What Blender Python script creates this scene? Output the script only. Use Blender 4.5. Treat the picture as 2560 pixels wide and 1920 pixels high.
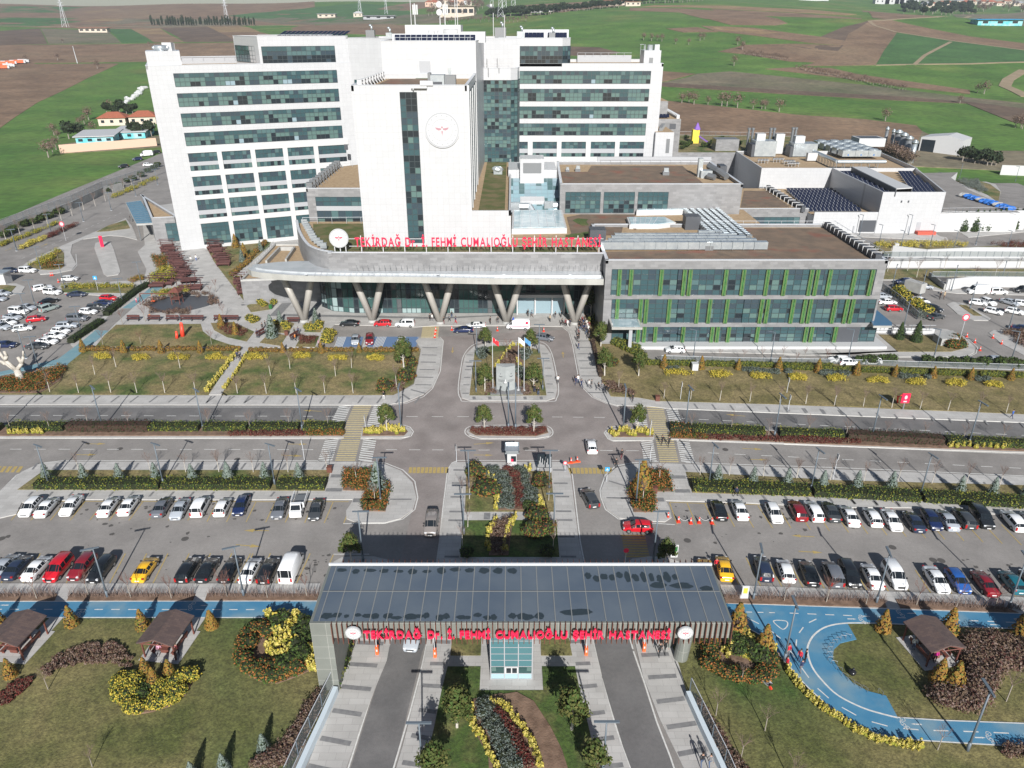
import bpy,bmesh,math,random
from math import sin,cos,atan,atan2,radians,pi,sqrt
from mathutils import Vector,Matrix
random.seed(7)
for o in list(bpy.data.objects):bpy.data.objects.remove(o)
SC=bpy.context.scene;COL=SC.collection
# ---------------- camera, world, sun ----------------
F=1860.0;PITCH=math.atan(900/1860.0);H=63.0
cd=bpy.data.cameras.new('camera');cam=bpy.data.objects.new('camera',cd);COL.objects.link(cam)
cam.location=(0,0,H);cam.rotation_euler=(pi/2-PITCH,0,0)
cd.sensor_width=36;cd.lens=F*36/2560;cd.clip_start=1;cd.clip_end=20000
SC.camera=cam
SUN_EL=radians(28.5);SUN_DIR=Vector((-0.115,1,0)).normalized() # light travels this way over the ground
w=bpy.data.worlds.new('World');SC.world=w;w.use_nodes=True
nt=w.node_tree;bg=nt.nodes['Background'];sky=nt.nodes.new('ShaderNodeTexSky');sky.sky_type='NISHITA'
sky.sun_disc=False;sky.sun_elevation=SUN_EL;sky.sun_rotation=atan2(-SUN_DIR.x,-SUN_DIR.y);sky.air_density=1.0;sky.dust_density=0.6;sky.altitude=100
nt.links.new(sky.outputs[0],bg.inputs[0]);bg.inputs[1].default_value=0.045
sl=bpy.data.lights.new('sun','SUN');sl.energy=4.7;sl.angle=radians(0.5);sl.color=(1,0.972,0.93)
so=bpy.data.objects.new('sun',sl);COL.objects.link(so)
d=Vector((SUN_DIR.x*cos(SUN_EL),SUN_DIR.y*cos(SUN_EL),-sin(SUN_EL)))
so.rotation_euler=d.to_track_quat('-Z','Y').to_euler();so.location=(0,-50,120)
vs=SC.view_settings;vs.view_transform='Standard';vs.look='None';vs.gamma=1;vs.exposure=0.66
# ---------------- photograph measurements -> points on planes ----------------
S_=.27125;S2=.28328
REG={'a1':(300,0,S_),'a2':(800,0,S_),'a3':(1200,0,S_),'a4':(300,350,S_),'a5':(800,350,S_),'a6':(1200,350,S_),'a7':(1700,300,S_),'a8':(1960,200,S_),'q8':(0,0,S_),
 'r1':(0,600,S_),'r2':(500,600,S_),'r3':(1000,700,S_),'r4':(1500,600,S_),'r5':(1960,600,S_),'r6':(0,1000,S_),'r7':(500,1000,S_),'r8':(1000,1000,S_),'q1':(1500,1000,S_),'q2':(1960,1000,S_),
 'q3':(0,1450,S2),'q4':(500,1450,S2),'q5':(1000,1450,S2),'q6':(1500,1450,S2),'q7':(1960,1450,S2),'ov':(0,0,1.1573),'c5':(2060,380,.16275),'tr':(1600,0,.434),'bl':(0,350,.18083),'tm':(1000,0,.3255),'br':(2100,600,.20796),'px':(0,0,1)}
def T(t,x,y):
    a=REG[t];return a[0]+x*a[2],a[1]+y*a[2]
def g(t,x,y,z=0.):
    x,y=T(t,x,y);v=(y-960)/F;u=(x-1280)/F
    D=(H-z)/(sin(PITCH)+v*cos(PITCH));return(u*D,D*(cos(PITCH)-v*sin(PITCH)))
def zy(t,x,y,Y):
    x,y=T(t,x,y);v=(y-960)/F;D=Y/(cos(PITCH)-v*sin(PITCH));return((x-1280)/F*D,H-D*(sin(PITCH)+v*cos(PITCH)))
def G(z,*a):
    """G(z,'r1',(x,y),(x,y),'r2',(x,y)...) -> ground points"""
    out=[];t=None
    for e in a:
        if isinstance(e,str):t=e
        else:out.append(g(t,e[0],e[1],z))
    return out
def hgt(X,Y):
    """terrain height: flat site, then hills that climb above the camera"""
    s=Y-330-150*min(1,max(0,(40-X)/120))
    if s<=0:return 0.
    base=.0346*s+.0000085*s*s;Rr=2300
    if s>Rr:base=(.0346*Rr+.0000085*Rr*Rr)-(s-Rr)*.06
    k=min(1,s/900)
    return base+k*(5*sin(X*.0042+1.2)*sin(s*.0047+.6)+2*sin(X*.011+s*.006)+34*k*math.exp(-((X-380)/560.)**2))
def ray(px,py):
    v=(py-960)/F;u=(px-1280)/F
    d=Vector((u,cos(PITCH)-v*sin(PITCH),-sin(PITCH)-v*cos(PITCH)))
    t=150.
    while t<9000:
        p=Vector((0,0,H))+d*t
        if p.z<hgt(p.x,p.y):break
        t+=max(4,t*.01)
    return p
def RT(t,x,y):
    p=ray(*T(t,x,y));return(p.x,p.y,hgt(p.x,p.y))
# ---------------- mesh helpers ----------------
KIDS={}
class MB:
    def __init__(s):s.v=[];s.f=[];s.m=[]
    def face(s,pts,m=0):
        i=len(s.v);s.v+=[tuple(p)for p in pts];s.f.append(tuple(range(i,i+len(pts))));s.m.append(m)
    def mesh(s,vs_,fs,m=0):
        i=len(s.v);s.v+=[tuple(p)for p in vs_];s.f+=[tuple(a+i for a in f)for f in fs];s.m+=[m]*len(fs)
    def box(s,x0,x1,y0,y1,z0,z1,m=0):
        s.mesh([(x0,y0,z0),(x1,y0,z0),(x1,y1,z0),(x0,y1,z0),(x0,y0,z1),(x1,y0,z1),(x1,y1,z1),(x0,y1,z1)],
               [(3,2,1,0),(4,5,6,7),(0,1,5,4),(1,2,6,5),(2,3,7,6),(3,0,4,7)],m)
    def obox(s,p0,p1,wd,z0,z1,m=0,z0b=None,z1b=None):
        """box along segment p0-p1 of width wd"""
        d=Vector((p1[0]-p0[0],p1[1]-p0[1]));n=Vector((-d.y,d.x)).normalized()*wd/2
        q=[(p0[0]-n.x,p0[1]-n.y),(p1[0]-n.x,p1[1]-n.y),(p1[0]+n.x,p1[1]+n.y),(p0[0]+n.x,p0[1]+n.y)]
        zb=z0 if z0b is None else z0b;zt=z1 if z1b is None else z1b
        a=[(q[0][0],q[0][1],z0),(q[1][0],q[1][1],zb),(q[2][0],q[2][1],zb),(q[3][0],q[3][1],z0)]
        b=[(q[0][0],q[0][1],z1),(q[1][0],q[1][1],zt),(q[2][0],q[2][1],zt),(q[3][0],q[3][1],z1)]
        s.mesh(a+b,[(3,2,1,0),(4,5,6,7),(0,1,5,4),(1,2,6,5),(2,3,7,6),(3,0,4,7)],m)
    def prism(s,pts,z0,z1,m=0,mt=None,bottom=False):
        A=sum(pts[i][0]*pts[(i+1)%len(pts)][1]-pts[(i+1)%len(pts)][0]*pts[i][1]for i in range(len(pts)))
        if A<0:pts=pts[::-1]
        n=len(pts);i=len(s.v)
        s.v+=[(p[0],p[1],z0)for p in pts]+[(p[0],p[1],z1)for p in pts]
        s.f.append(tuple(range(i+n,i+2*n)));s.m.append(m if mt is None else mt)
        for k in range(n):
            s.f.append((i+k,i+(k+1)%n,i+n+(k+1)%n,i+n+k));s.m.append(m)
        if bottom:s.f.append(tuple(range(i+n-1,i-1,-1)));s.m.append(m)
    def tube(s,p0,p1,r0,r1=None,n=6,m=0,cap=True):
        r1=r0 if r1 is None else r1;p0=Vector(p0);p1=Vector(p1);d=(p1-p0)
        if d.length<1e-6:return
        q=d.to_track_quat('Z','Y');i=len(s.v)
        for p,r in((p0,r0),(p1,r1)):
            for k in range(n):
                a=2*pi*k/n;s.v.append(tuple(p+q@Vector((r*cos(a),r*sin(a),0))))
        for k in range(n):s.f.append((i+k,i+(k+1)%n,i+n+(k+1)%n,i+n+k));s.m.append(m)
        if cap:s.f.append(tuple(range(i+n,i+2*n)));s.f.append(tuple(range(i+n-1,i-1,-1)));s.m+=[m,m]
    def ell(s,c,r,m=0,n=8,k=5,jit=0):
        i=len(s.v);rx,ry,rz=r
        s.v.append((c[0],c[1],c[2]+rz))
        for a in range(1,k):
            t=pi*a/k
            for b in range(n):
                j=1+random.uniform(-jit,jit);ph=2*pi*b/n
                s.v.append((c[0]+rx*sin(t)*cos(ph)*j,c[1]+ry*sin(t)*sin(ph)*j,c[2]+rz*cos(t)*j))
        s.v.append((c[0],c[1],c[2]-rz));L=len(s.v)-1
        for b in range(n):s.f.append((i,i+1+b,i+1+(b+1)%n));s.m.append(m)
        for a in range(k-2):
            for b in range(n):s.f.append((i+1+a*n+b,i+1+(a+1)*n+b,i+1+(a+1)*n+(b+1)%n,i+1+a*n+(b+1)%n));s.m.append(m)
        for b in range(n):s.f.append((i+1+(k-2)*n+b,L,i+1+(k-2)*n+(b+1)%n));s.m.append(m)
    def leaves(s,c,r,n,size,ms=(0,),surf=.75,up=0.0,zmin=None):
        for _ in range(n):
            v=Vector((random.gauss(0,1),random.gauss(0,1),random.gauss(0,1)))
            if v.length<1e-3:continue
            v.normalize();k=random.uniform(surf,1.08);nn=v.copy();nn.z+=up
            p=Vector((c[0]+v.x*r[0]*k,c[1]+v.y*r[1]*k,c[2]+v.z*r[2]*k))
            if zmin is not None and p.z<zmin:p.z=zmin+random.random()*.1
            nn+=Vector((random.uniform(-.8,.8),random.uniform(-.8,.8),random.uniform(-.8,.8)))
            s.leaf(p,nn,size*random.uniform(.6,1.35),random.choice(ms))
    def leaf(s,p,nn,sz,m):
        if nn.length<1e-3:nn=Vector((0,0,1))
        nn.normalize();a=nn.orthogonal().normalized();b=nn.cross(a)
        t=random.uniform(0,pi);a,b=a*cos(t)+b*sin(t),b*cos(t)-a*sin(t)
        a*=sz*.5;b*=sz*.36
        s.face([p-a,p-b*.9,p+a,p+b*.9],m)
    def data(s,name,mats,smooth=False):
        me=bpy.data.meshes.new(name);me.from_pydata(s.v,[],s.f)
        for m in(mats if isinstance(mats,(list,tuple))else[mats]):me.materials.append(m)
        me.polygons.foreach_set('material_index',s.m)
        if smooth:me.polygons.foreach_set('use_smooth',[True]*len(s.f))
        me.update();return me
    def build(s,name,mats,parent=None,smooth=False):
        return link(name,s.data(name,mats,smooth),parent)
def link(name,me,parent=None):
    o=bpy.data.objects.new(name,me);COL.objects.link(o)
    if parent:o.parent=parent;KIDS.setdefault(parent.name,[]).append(o)
    return o
def tag(o,label=None,cat=None,group=None,kind=None):
    if label:o['label']=label
    if cat:o['category']=cat
    if group:o['group']=group
    if kind:o['kind']=kind
    return o
def empty(name,loc,label=None,cat=None,group=None,rz=0.):
    o=bpy.data.objects.new(name,None);COL.objects.link(o);o.location=loc if len(loc)==3 else(loc[0],loc[1],0)
    o.rotation_euler=(0,0,rz);return tag(o,label,cat,group)
KIDS={}
def copy_tree(o,parent=None):
    c=o.copy();COL.objects.link(c)
    if parent:c.parent=parent;KIDS.setdefault(parent.name,[]).append(c)
    for ch in KIDS.get(o.name,()):copy_tree(ch,c)
    return c
def place(proto,loc,rz,label,cat,group,sc=1.):
    """first use moves the prototype itself, afterwards copies"""
    o=proto
    if proto.get('used'):o=copy_tree(proto)
    else:proto['used']=1
    o.location=loc if len(loc)==3 else(loc[0],loc[1],0);o.rotation_euler=(0,0,rz)
    o.scale=(sc,sc,sc)if not isinstance(sc,tuple)else sc
    return tag(o,label,cat,group)
NTH='first second third fourth fifth sixth seventh eighth ninth tenth eleventh twelfth thirteenth fourteenth fifteenth sixteenth seventeenth eighteenth nineteenth twentieth'.split()
def nth(i):
    if i<20:return NTH[i]
    t=['','','twenty','thirty','forty','fifty','sixty','seventy','eighty','ninety']
    i+=1
    return(t[i//10]+'-'+NTH[i%10-1])if i%10 else t[i//10][:-1]+'ieth'
def smooth(pts,n=5,closed=True):
    out=[];L=len(pts)
    for i in range(L if closed else L-1):
        p0=pts[(i-1)%L]if closed or i>0 else pts[0];p1=pts[i];p2=pts[(i+1)%L]
        p3=pts[(i+2)%L]if closed or i+2<L else pts[-1]
        for k in range(n):
            t=k/n;a=[0,0]
            for q in(0,1):
                a[q]=.5*(2*p1[q]+(-p0[q]+p2[q])*t+(2*p0[q]-5*p1[q]+4*p2[q]-p3[q])*t*t+(-p0[q]+3*p1[q]-3*p2[q]+p3[q])*t**3)
            out.append(tuple(a))
    if not closed:out.append(pts[-1])
    return out
def ribbon(mb,pts,wd,z,m=0):
    for a,b in zip(pts,pts[1:]):
        dx=Vector((b[0]-a[0],b[1]-a[1]))
        if dx.length<.01:continue
        e=dx.normalized()*0;n=Vector((-dx.y,dx.x)).normalized()*wd/2
        mb.face([(a[0]-n.x-e.x,a[1]-n.y-e.y,z),(b[0]-n.x+e.x,b[1]-n.y+e.y,z),(b[0]+n.x+e.x,b[1]+n.y+e.y,z),(a[0]+n.x-e.x,a[1]+n.y-e.y,z)],m)
def lerp(a,b,t):return tuple(a[i]+(b[i]-a[i])*t for i in range(len(a)))
def along(pts,step,off=0):
    """points every step metres along a polyline"""
    out=[];acc=off
    for a,b in zip(pts,pts[1:]):
        L=sqrt((b[0]-a[0])**2+(b[1]-a[1])**2)
        while acc<L:out.append(lerp(a[:2],b[:2],acc/L));acc+=step
        acc-=L
    return out
def inside(p,poly):
    x,y=p[:2];r=False;j=len(poly)-1
    for i in range(len(poly)):
        if(poly[i][1]>y)!=(poly[j][1]>y)and x<(poly[j][0]-poly[i][0])*(y-poly[i][1])/(poly[j][1]-poly[i][1])+poly[i][0]:r=not r
        j=i
    return r
def fill(poly,n):
    x0=min(p[0]for p in poly);x1=max(p[0]for p in poly);y0=min(p[1]for p in poly);y1=max(p[1]for p in poly)
    out=[];k=0
    while len(out)<n and k<n*60:
        p=(random.uniform(x0,x1),random.uniform(y0,y1));k+=1
        if inside(p,poly):out.append(p)
    return out
# ---------------- materials ----------------
def mat(name,col,rough=.8,col2=None,scale=.5,det=6,metal=0.,bump=0.,bscale=None,spec=.5,thr=(.35,.65),coord='pos',alpha=None,col3=None,scale3=.05,thr3=(.45,.6),emit=None,fine=None):
    m=bpy.data.materials.new(name);m.use_nodes=True;nt=m.node_tree;b=nt.nodes['Principled BSDF']
    b.inputs['Base Color'].default_value=(*col,1);b.inputs['Roughness'].default_value=rough;b.inputs['Metallic'].default_value=metal
    b.inputs['Specular IOR Level'].default_value=spec
    m.diffuse_color=(*col,1)
    def src():
        if coord=='pos':return nt.nodes.new('ShaderNodeNewGeometry').outputs['Position']
        return nt.nodes.new('ShaderNodeTexCoord').outputs['Object']
    def noise(sc,dt):
        n=nt.nodes.new('ShaderNodeTexNoise');n.inputs['Scale'].default_value=sc;n.inputs['Detail'].default_value=dt
        nt.links.new(src(),n.inputs['Vector']);return n
    if col2:
        n=noise(scale,det);r=nt.nodes.new('ShaderNodeValToRGB');r.color_ramp.elements[0].position=thr[0];r.color_ramp.elements[1].position=thr[1]
        r.color_ramp.elements[0].color=(*col,1);r.color_ramp.elements[1].color=(*col2,1)
        nt.links.new(n.outputs['Fac'],r.inputs[0]);out=r.outputs[0]
        if col3:
            n3=noise(scale3,4);r3=nt.nodes.new('ShaderNodeValToRGB');r3.color_ramp.elements[0].position=thr3[0];r3.color_ramp.elements[1].position=thr3[1]
            nt.links.new(n3.outputs['Fac'],r3.inputs[0]);mx=nt.nodes.new('ShaderNodeMix');mx.data_type='RGBA'
            nt.links.new(r3.outputs[0],mx.inputs['Factor']);nt.links.new(out,mx.inputs['A']);mx.inputs['B'].default_value=(*col3,1);out=mx.outputs['Result']
        for fs,lo,hi in fine or():
            n4=noise(fs,5);r4=nt.nodes.new('ShaderNodeMapRange');r4.inputs[1].default_value=.3;r4.inputs[2].default_value=.7;r4.inputs[3].default_value=lo;r4.inputs[4].default_value=hi
            nt.links.new(n4.outputs['Fac'],r4.inputs[0]);vm=nt.nodes.new('ShaderNodeVectorMath');vm.operation='SCALE';nt.links.new(out,vm.inputs[0]);nt.links.new(r4.outputs[0],vm.inputs['Scale']);out=vm.outputs[0]
        nt.links.new(out,b.inputs['Base Color'])
    if bump:
        n=noise(bscale or scale*4,5);bp=nt.nodes.new('ShaderNodeBump');bp.inputs['Strength'].default_value=bump;bp.inputs['Distance'].default_value=.1
        nt.links.new(n.outputs['Fac'],bp.inputs['Height']);nt.links.new(bp.outputs[0],b.inputs['Normal'])
    if alpha is not None:b.inputs['Alpha'].default_value=alpha
    if emit:b.inputs['Emission Color'].default_value=(*col,1);b.inputs['Emission Strength'].default_value=emit
    return m
def tilemat(name,col,col2,mortar,tw,th,ms=.02,rough=.5,axis='xz',ang=0.,bias=0.):
    """cladding / paving with visible joints and slab-to-slab variation (world space)"""
    m=bpy.data.materials.new(name);m.use_nodes=True;nt=m.node_tree;b=nt.nodes['Principled BSDF'];b.inputs['Roughness'].default_value=rough
    gp=nt.nodes.new('ShaderNodeNewGeometry');mp=nt.nodes.new('ShaderNodeMapping')
    if axis=='xz':mp.inputs['Rotation'].default_value=(-pi/2,0,-ang);
    else:mp.inputs['Rotation'].default_value=(0,0,-ang)
    vr=nt.nodes.new('ShaderNodeVectorRotate');vr.rotation_type='Z_AXIS';vr.inputs['Angle'].default_value=-ang
    nt.links.new(gp.outputs['Position'],vr.inputs['Vector']);sp=nt.nodes.new('ShaderNodeSeparateXYZ');nt.links.new(vr.outputs[0],sp.inputs[0])
    cb=nt.nodes.new('ShaderNodeCombineXYZ');nt.links.new(sp.outputs['X'],cb.inputs['X']);nt.links.new(sp.outputs['Z' if axis=='xz' else 'Y'],cb.inputs['Y'])
    nt.nodes.remove(mp)
    br=nt.nodes.new('ShaderNodeTexBrick');br.offset=0.0 if th>0 and axis=='xz' and bias==0 else.5
    br.inputs['Scale'].default_value=1;br.inputs['Brick Width'].default_value=tw;br.inputs['Row Height'].default_value=abs(th);br.inputs['Mortar Size'].default_value=ms
    br.inputs['Color1'].default_value=(*col,1);br.inputs['Color2'].default_value=(*col2,1);br.inputs['Mortar'].default_value=(*mortar,1);br.inputs['Bias'].default_value=bias
    nt.links.new(cb.outputs[0],br.inputs['Vector'])
    n=nt.nodes.new('ShaderNodeTexNoise');n.inputs['Scale'].default_value=.35;n.inputs['Detail'].default_value=6;nt.links.new(gp.outputs['Position'],n.inputs['Vector'])
    mr=nt.nodes.new('ShaderNodeMapRange');mr.inputs['From Min'].default_value=.3;mr.inputs['From Max'].default_value=.7;q_='white' in name;mr.inputs['To Min'].default_value=.98 if q_ else.88;mr.inputs['To Max'].default_value=1.02 if q_ else 1.08
    nt.links.new(n.outputs['Fac'],mr.inputs['Value']);mx=nt.nodes.new('ShaderNodeVectorMath');mx.operation='SCALE'
    nt.links.new(br.outputs['Color'],mx.inputs[0]);nt.links.new(mr.outputs[0],mx.inputs['Scale']);nt.links.new(mx.outputs[0],b.inputs['Base Color'])
    return m
M={}
M['asph']=mat('asphalt',fine=((.18,.86,1.12),(2.5,.93,1.07),(14,.85,1.15)),col=(.19,.178,.168),rough=.9,col2=(.235,.22,.208),scale=.35,det=9,bump=.15,bscale=12,col3=(.245,.23,.217),scale3=.035,thr3=(.4,.62))
M['asphR']=mat('asphalt_dark',fine=((.18,.86,1.12),(2.5,.93,1.07),(14,.85,1.15)),col=(.12,.117,.117),rough=.9,col2=(.155,.15,.148),scale=.3,det=9,bump=.15,bscale=12)
M['asphW']=mat('asphalt_warm',fine=((.18,.86,1.12),(2.5,.93,1.07),(14,.85,1.15)),col=(.2,.175,.165),rough=.9,col2=(.25,.222,.21),scale=.25,det=9,bump=.15,bscale=12)
M['asphBed']=mat('asphalt_stain',(.075,.07,.066),.9)
M['pave']=tilemat('paving',(.38,.37,.355),(.43,.42,.405),(.3,.29,.28),1.6,.8,.02,.8,'xy')
M['band']=mat('paving_band',(.15,.15,.155),.85,(.2,.2,.2),2)
M['kerb']=mat('kerb_stone',(.44,.43,.41),.85,(.5,.49,.47),1)
M['soil']=mat('soil',(.12,.075,.05),1,(.2,.13,.09),1.2,8,bump=.6)
M['lawn']=mat('lawn',fine=((3.5,.6,1.4),(.9,.8,1.2)),col=(.06,.09,.018),rough=1,col2=(.18,.145,.062),scale=.16,det=10,bump=.5,bscale=9,thr=(.38,.56),col3=(.235,.18,.09),scale3=.07,thr3=(.5,.72))
M['lawnB']=mat('lawn_front',fine=((3.5,.6,1.4),(.9,.8,1.2)),col=(.075,.085,.022),rough=1,col2=(.16,.138,.055),scale=.11,det=10,bump=.6,bscale=6,thr=(.36,.6),col3=(.035,.075,.012),scale3=.055,thr3=(.52,.7))
M['lawnR']=mat('lawn_dry',fine=((3.5,.6,1.4),(.9,.8,1.2)),col=(.12,.103,.036),rough=1,col2=(.2,.158,.072),scale=.2,det=10,bump=.5,bscale=8,thr=(.35,.62))
M['lawnG']=mat('lawn_green',fine=((3.5,.6,1.4),(.9,.8,1.2)),col=(.05,.085,.016),rough=1,col2=(.14,.12,.048),scale=.3,det=10,bump=.5,bscale=8,thr=(.45,.75))
M['mark']=mat('road_paint_white',(.62,.62,.6),.6,(.5,.5,.48),3)
M['markY']=mat('road_paint_yellow',(.42,.31,.1),.7,(.33,.25,.1),3)
M['markC']=mat('crossing_paint',(.5,.42,.22),.7,(.4,.34,.2),3)
M['blue']=mat('bike_path_paint',(.045,.18,.31),.8,(.07,.21,.33),.5,10,col3=(.17,.26,.31),scale3=.22,thr3=(.5,.72))
M['blue2']=mat('bike_path_faded',(.13,.25,.3),.8,(.17,.28,.31),.6)
M['white']=tilemat('white_cladding',(.43,.437,.45),(.45,.457,.47),(.3,.3,.31),1.25,1.25,.012,.35,'xz')
M['whiteP']=mat('white_paint',(.47,.475,.48),.5)
M['grey']=tilemat('grey_cladding',(.18,.18,.185),(.235,.235,.24),(.15,.15,.155),1.6,.6,.008,.4,'xz',0,0.01)
M['greyD']=mat('grey_metal_dark',(.06,.065,.075),.5)
M['greyM']=mat('grey_metal',(.2,.21,.22),.4,metal=.4)
M['coping']=mat('coping',(.5,.52,.55),.4)
M['conc']=mat('concrete',(.3,.3,.29),.85,(.38,.38,.37),.6)
M['louvre']=mat('louvre_band',(.33,.34,.36),.5)
def glass(n,c,r=.12):return mat(n,c,r,spec=.5)
M['g0']=glass('glass_teal',(.04,.08,.09));M['g1']=glass('glass_teal_light',(.075,.13,.135));M['g2']=mat('glass_blind',(.09,.15,.14),.25)
M['g3']=glass('glass_open_dark',(.02,.027,.033));M['g4']=mat('glass_pale',(.22,.3,.34),.2);M['g5']=glass('glass_slate',(.04,.06,.075))
M['mull']=mat('mullion',(.035,.05,.055),.5)
GL=[M['g0'],M['g1'],M['g2'],M['g3'],M['g4'],M['g5']]
M['sedum']=mat('sedum_roof',(.12,.09,.065),1,(.18,.125,.085),.35,10,bump=.5,bscale=7,col3=(.2,.07,.045),scale3=.16,thr3=(.55,.75))
M['sedumG']=mat('green_roof',(.06,.085,.015),1,(.15,.12,.055),.35,9,bump=.5,bscale=7)
M['gravel']=mat('roof_gravel',(.3,.21,.125),1,(.38,.28,.17),1.2,8)
M['steel']=mat('duct_steel',(.5,.54,.56),.35,(.4,.44,.47),.8,metal=.6)
M['canopy']=mat('canopy_metal',(.42,.45,.47),.35,(.52,.54,.56),.4,metal=.3)
M['fascia']=tilemat('canopy_fascia',(.34,.34,.32),(.38,.38,.36),(.28,.28,.27),1.2,3,.012,.4,'xz')
M['column']=mat('steel_column',(.42,.4,.37),.45,metal=.25)
M['gateroof']=mat('gate_roof',(.075,.1,.135),.7,(.1,.125,.155),.22,6,spec=.3)
M['gateseam']=mat('gate_seam',(.2,.205,.2),.6);M['puddle']=mat('roof_stain',(.028,.04,.048),.3)
M['gatewall']=tilemat('gate_cladding',(.155,.165,.15),(.175,.185,.17),(.3,.3,.28),1.55,1.55,.02,.45,'xz')
M['rust']=mat('fin_brown',(.12,.045,.03),.6)
M['red']=mat('sign_red',(.75,.02,.07),.35,emit=None);M['solar']=mat('solar_panel',(.012,.016,.035),.25);M['solarF']=mat('panel_frame',(.5,.5,.5),.5)
M['finG']=mat('fin_green',(.008,.07,.013),.4,(.02,.13,.03),1.3);M['finL']=mat('fin_pale',(.22,.27,.11),.5)
M['lamp']=mat('lamp_grey',(.1,.125,.15),.5);M['wood']=mat('pavilion_wood',(.16,.05,.035),.7,(.1,.035,.025),3);M['woodD']=mat('bench_wood',(.08,.028,.025),.7)
M['shingle']=tilemat('shingle',(.11,.075,.065),(.075,.052,.05),(.06,.04,.04),.5,-.28,.01,.95,'xy')
M['bark']=mat('bark',(.3,.27,.23),.9,(.2,.17,.15),4,coord='obj');M['barkW']=mat('bark_white',(.5,.47,.42),.9,(.35,.32,.28),3,coord='obj');M['twig']=mat('twig',(.17,.12,.1),.9)
M['twigR']=mat('twig_reddish',(.16,.08,.06),.9)
def L(n,c):M[n]=mat('leaf_'+n,c,.85,spec=.2)
L('ldk',(.022,.035,.012));L('lgr',(.05,.085,.02));L('lol',(.11,.12,.025));L('lye',(.42,.33,.05));L('lyg',(.2,.2,.03));L('lor',(.27,.1,.03));L('lor2',(.2,.1,.025));L('lgy',(.14,.16,.14));L('lgy2',(.09,.11,.1))
L('lsp',(.17,.205,.18));L('lsp2',(.1,.135,.12));L('lrd',(.11,.025,.02));L('lrd2',(.07,.03,.025));L('lbr',(.13,.09,.06));L('lcy',(.5,.42,.12));L('lcr',(.24,.14,.03));L('lpine',(.03,.045,.025));L('lmag',(.06,.075,.02));L('lmag2',(.1,.1,.03));L('core',(.02,.025,.012));L('corebr',(.05,.035,.025))  # core, corebr: dark filler bodies added inside foliage to block light between leaves
# ================= TERRAIN AND FIELDS =================
M['fg']=mat('field_green',fine=((.25,.75,1.25),(.035,.82,1.2)),col=(.05,.125,.014),rough=1,col2=(.085,.16,.025),scale=.02,det=10,bump=.3,bscale=.5,col3=(.16,.165,.045),scale3=.008,thr3=(.56,.75))
M['fg2']=mat('field_deep_green',fine=((.25,.75,1.25),(.035,.82,1.2)),col=(.035,.1,.022),rough=1,col2=(.05,.125,.03),scale=.02,det=8)
M['fb']=mat('field_brown',fine=((.25,.75,1.25),(.035,.82,1.2)),col=(.15,.094,.056),rough=1,col2=(.2,.13,.08),scale=.02,det=10,bump=.3,bscale=.5,col3=(.21,.15,.09),scale3=.006,thr3=(.52,.75))
M['fd']=mat('field_dark_soil',fine=((.25,.75,1.25),(.035,.82,1.2)),col=(.095,.065,.045),rough=1,col2=(.13,.09,.06),scale=.03,det=10)
M['ft']=mat('field_tan',fine=((.25,.75,1.25),(.035,.82,1.2)),col=(.26,.18,.09),rough=1,col2=(.2,.13,.07),scale=.02,det=8)
M['fy']=mat('field_fallow',fine=((.25,.75,1.25),(.035,.82,1.2)),col=(.13,.115,.075),rough=1,col2=(.17,.14,.09),scale=.03,det=10,col3=(.08,.1,.04),scale3=.01,thr3=(.5,.7))
GX=[-6000,-4200,-3000]+[x for x in range(-2400,3001,60)]+[3600,4600,6500]
GY=[-80,0,120,240,330]+[330+22*i for i in range(1,110)]+[2800,3000,3300,4000,5200]
mb=MB();nx=len(GX)
mb.v=[(x,y,hgt(x,y)-.12)for y in GY for x in GX]
for j in range(len(GY)-1):
    for i in range(nx-1):mb.f.append((j*nx+i,j*nx+i+1,(j+1)*nx+i+1,(j+1)*nx+i));mb.m.append(0)
tag(mb.build('terrain',M['fg'],smooth=False),kind='structure')
def drape(name,pts,m,off):
    bm=bmesh.new();bm.faces.new([bm.verts.new((p[0],p[1],0))for p in pts]);bmesh.ops.triangulate(bm,faces=bm.faces[:])
    x0=min(p[0]for p in pts);x1=max(p[0]for p in pts);y0=min(p[1]for p in pts);y1=max(p[1]for p in pts)
    for v,ax,lo,hi in[(v,0,x0,x1)for v in GX]+[(v,1,y0,y1)for v in GY]:
        if lo<v<hi:bmesh.ops.bisect_plane(bm,geom=bm.verts[:]+bm.edges[:]+bm.faces[:],plane_co=(v,0,0)if ax==0 else(0,v,0),plane_no=(1,0,0)if ax==0 else(0,1,0))
    for v in bm.verts:v.co.z=hgt(v.co.x,v.co.y)+off
    for f in bm.faces:
        if f.normal.z<0:f.normal_flip()
    r=bmesh.ops.extrude_edge_only(bm,edges=[e for e in bm.edges if len(e.link_faces)==1])
    for v in[x for x in r['geom']if isinstance(x,bmesh.types.BMVert)]:v.co.z-=.9
    me=bpy.data.meshes.new(name);bm.to_mesh(me);bm.free();me.materials.append(m)
    return tag(link(name,me),kind='structure')
def R(*a):
    out=[];t=None
    for e in a:
        if isinstance(e,str):t=e
        else:out.append(RT(t,e[0],e[1])[:2])
    return out
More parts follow.
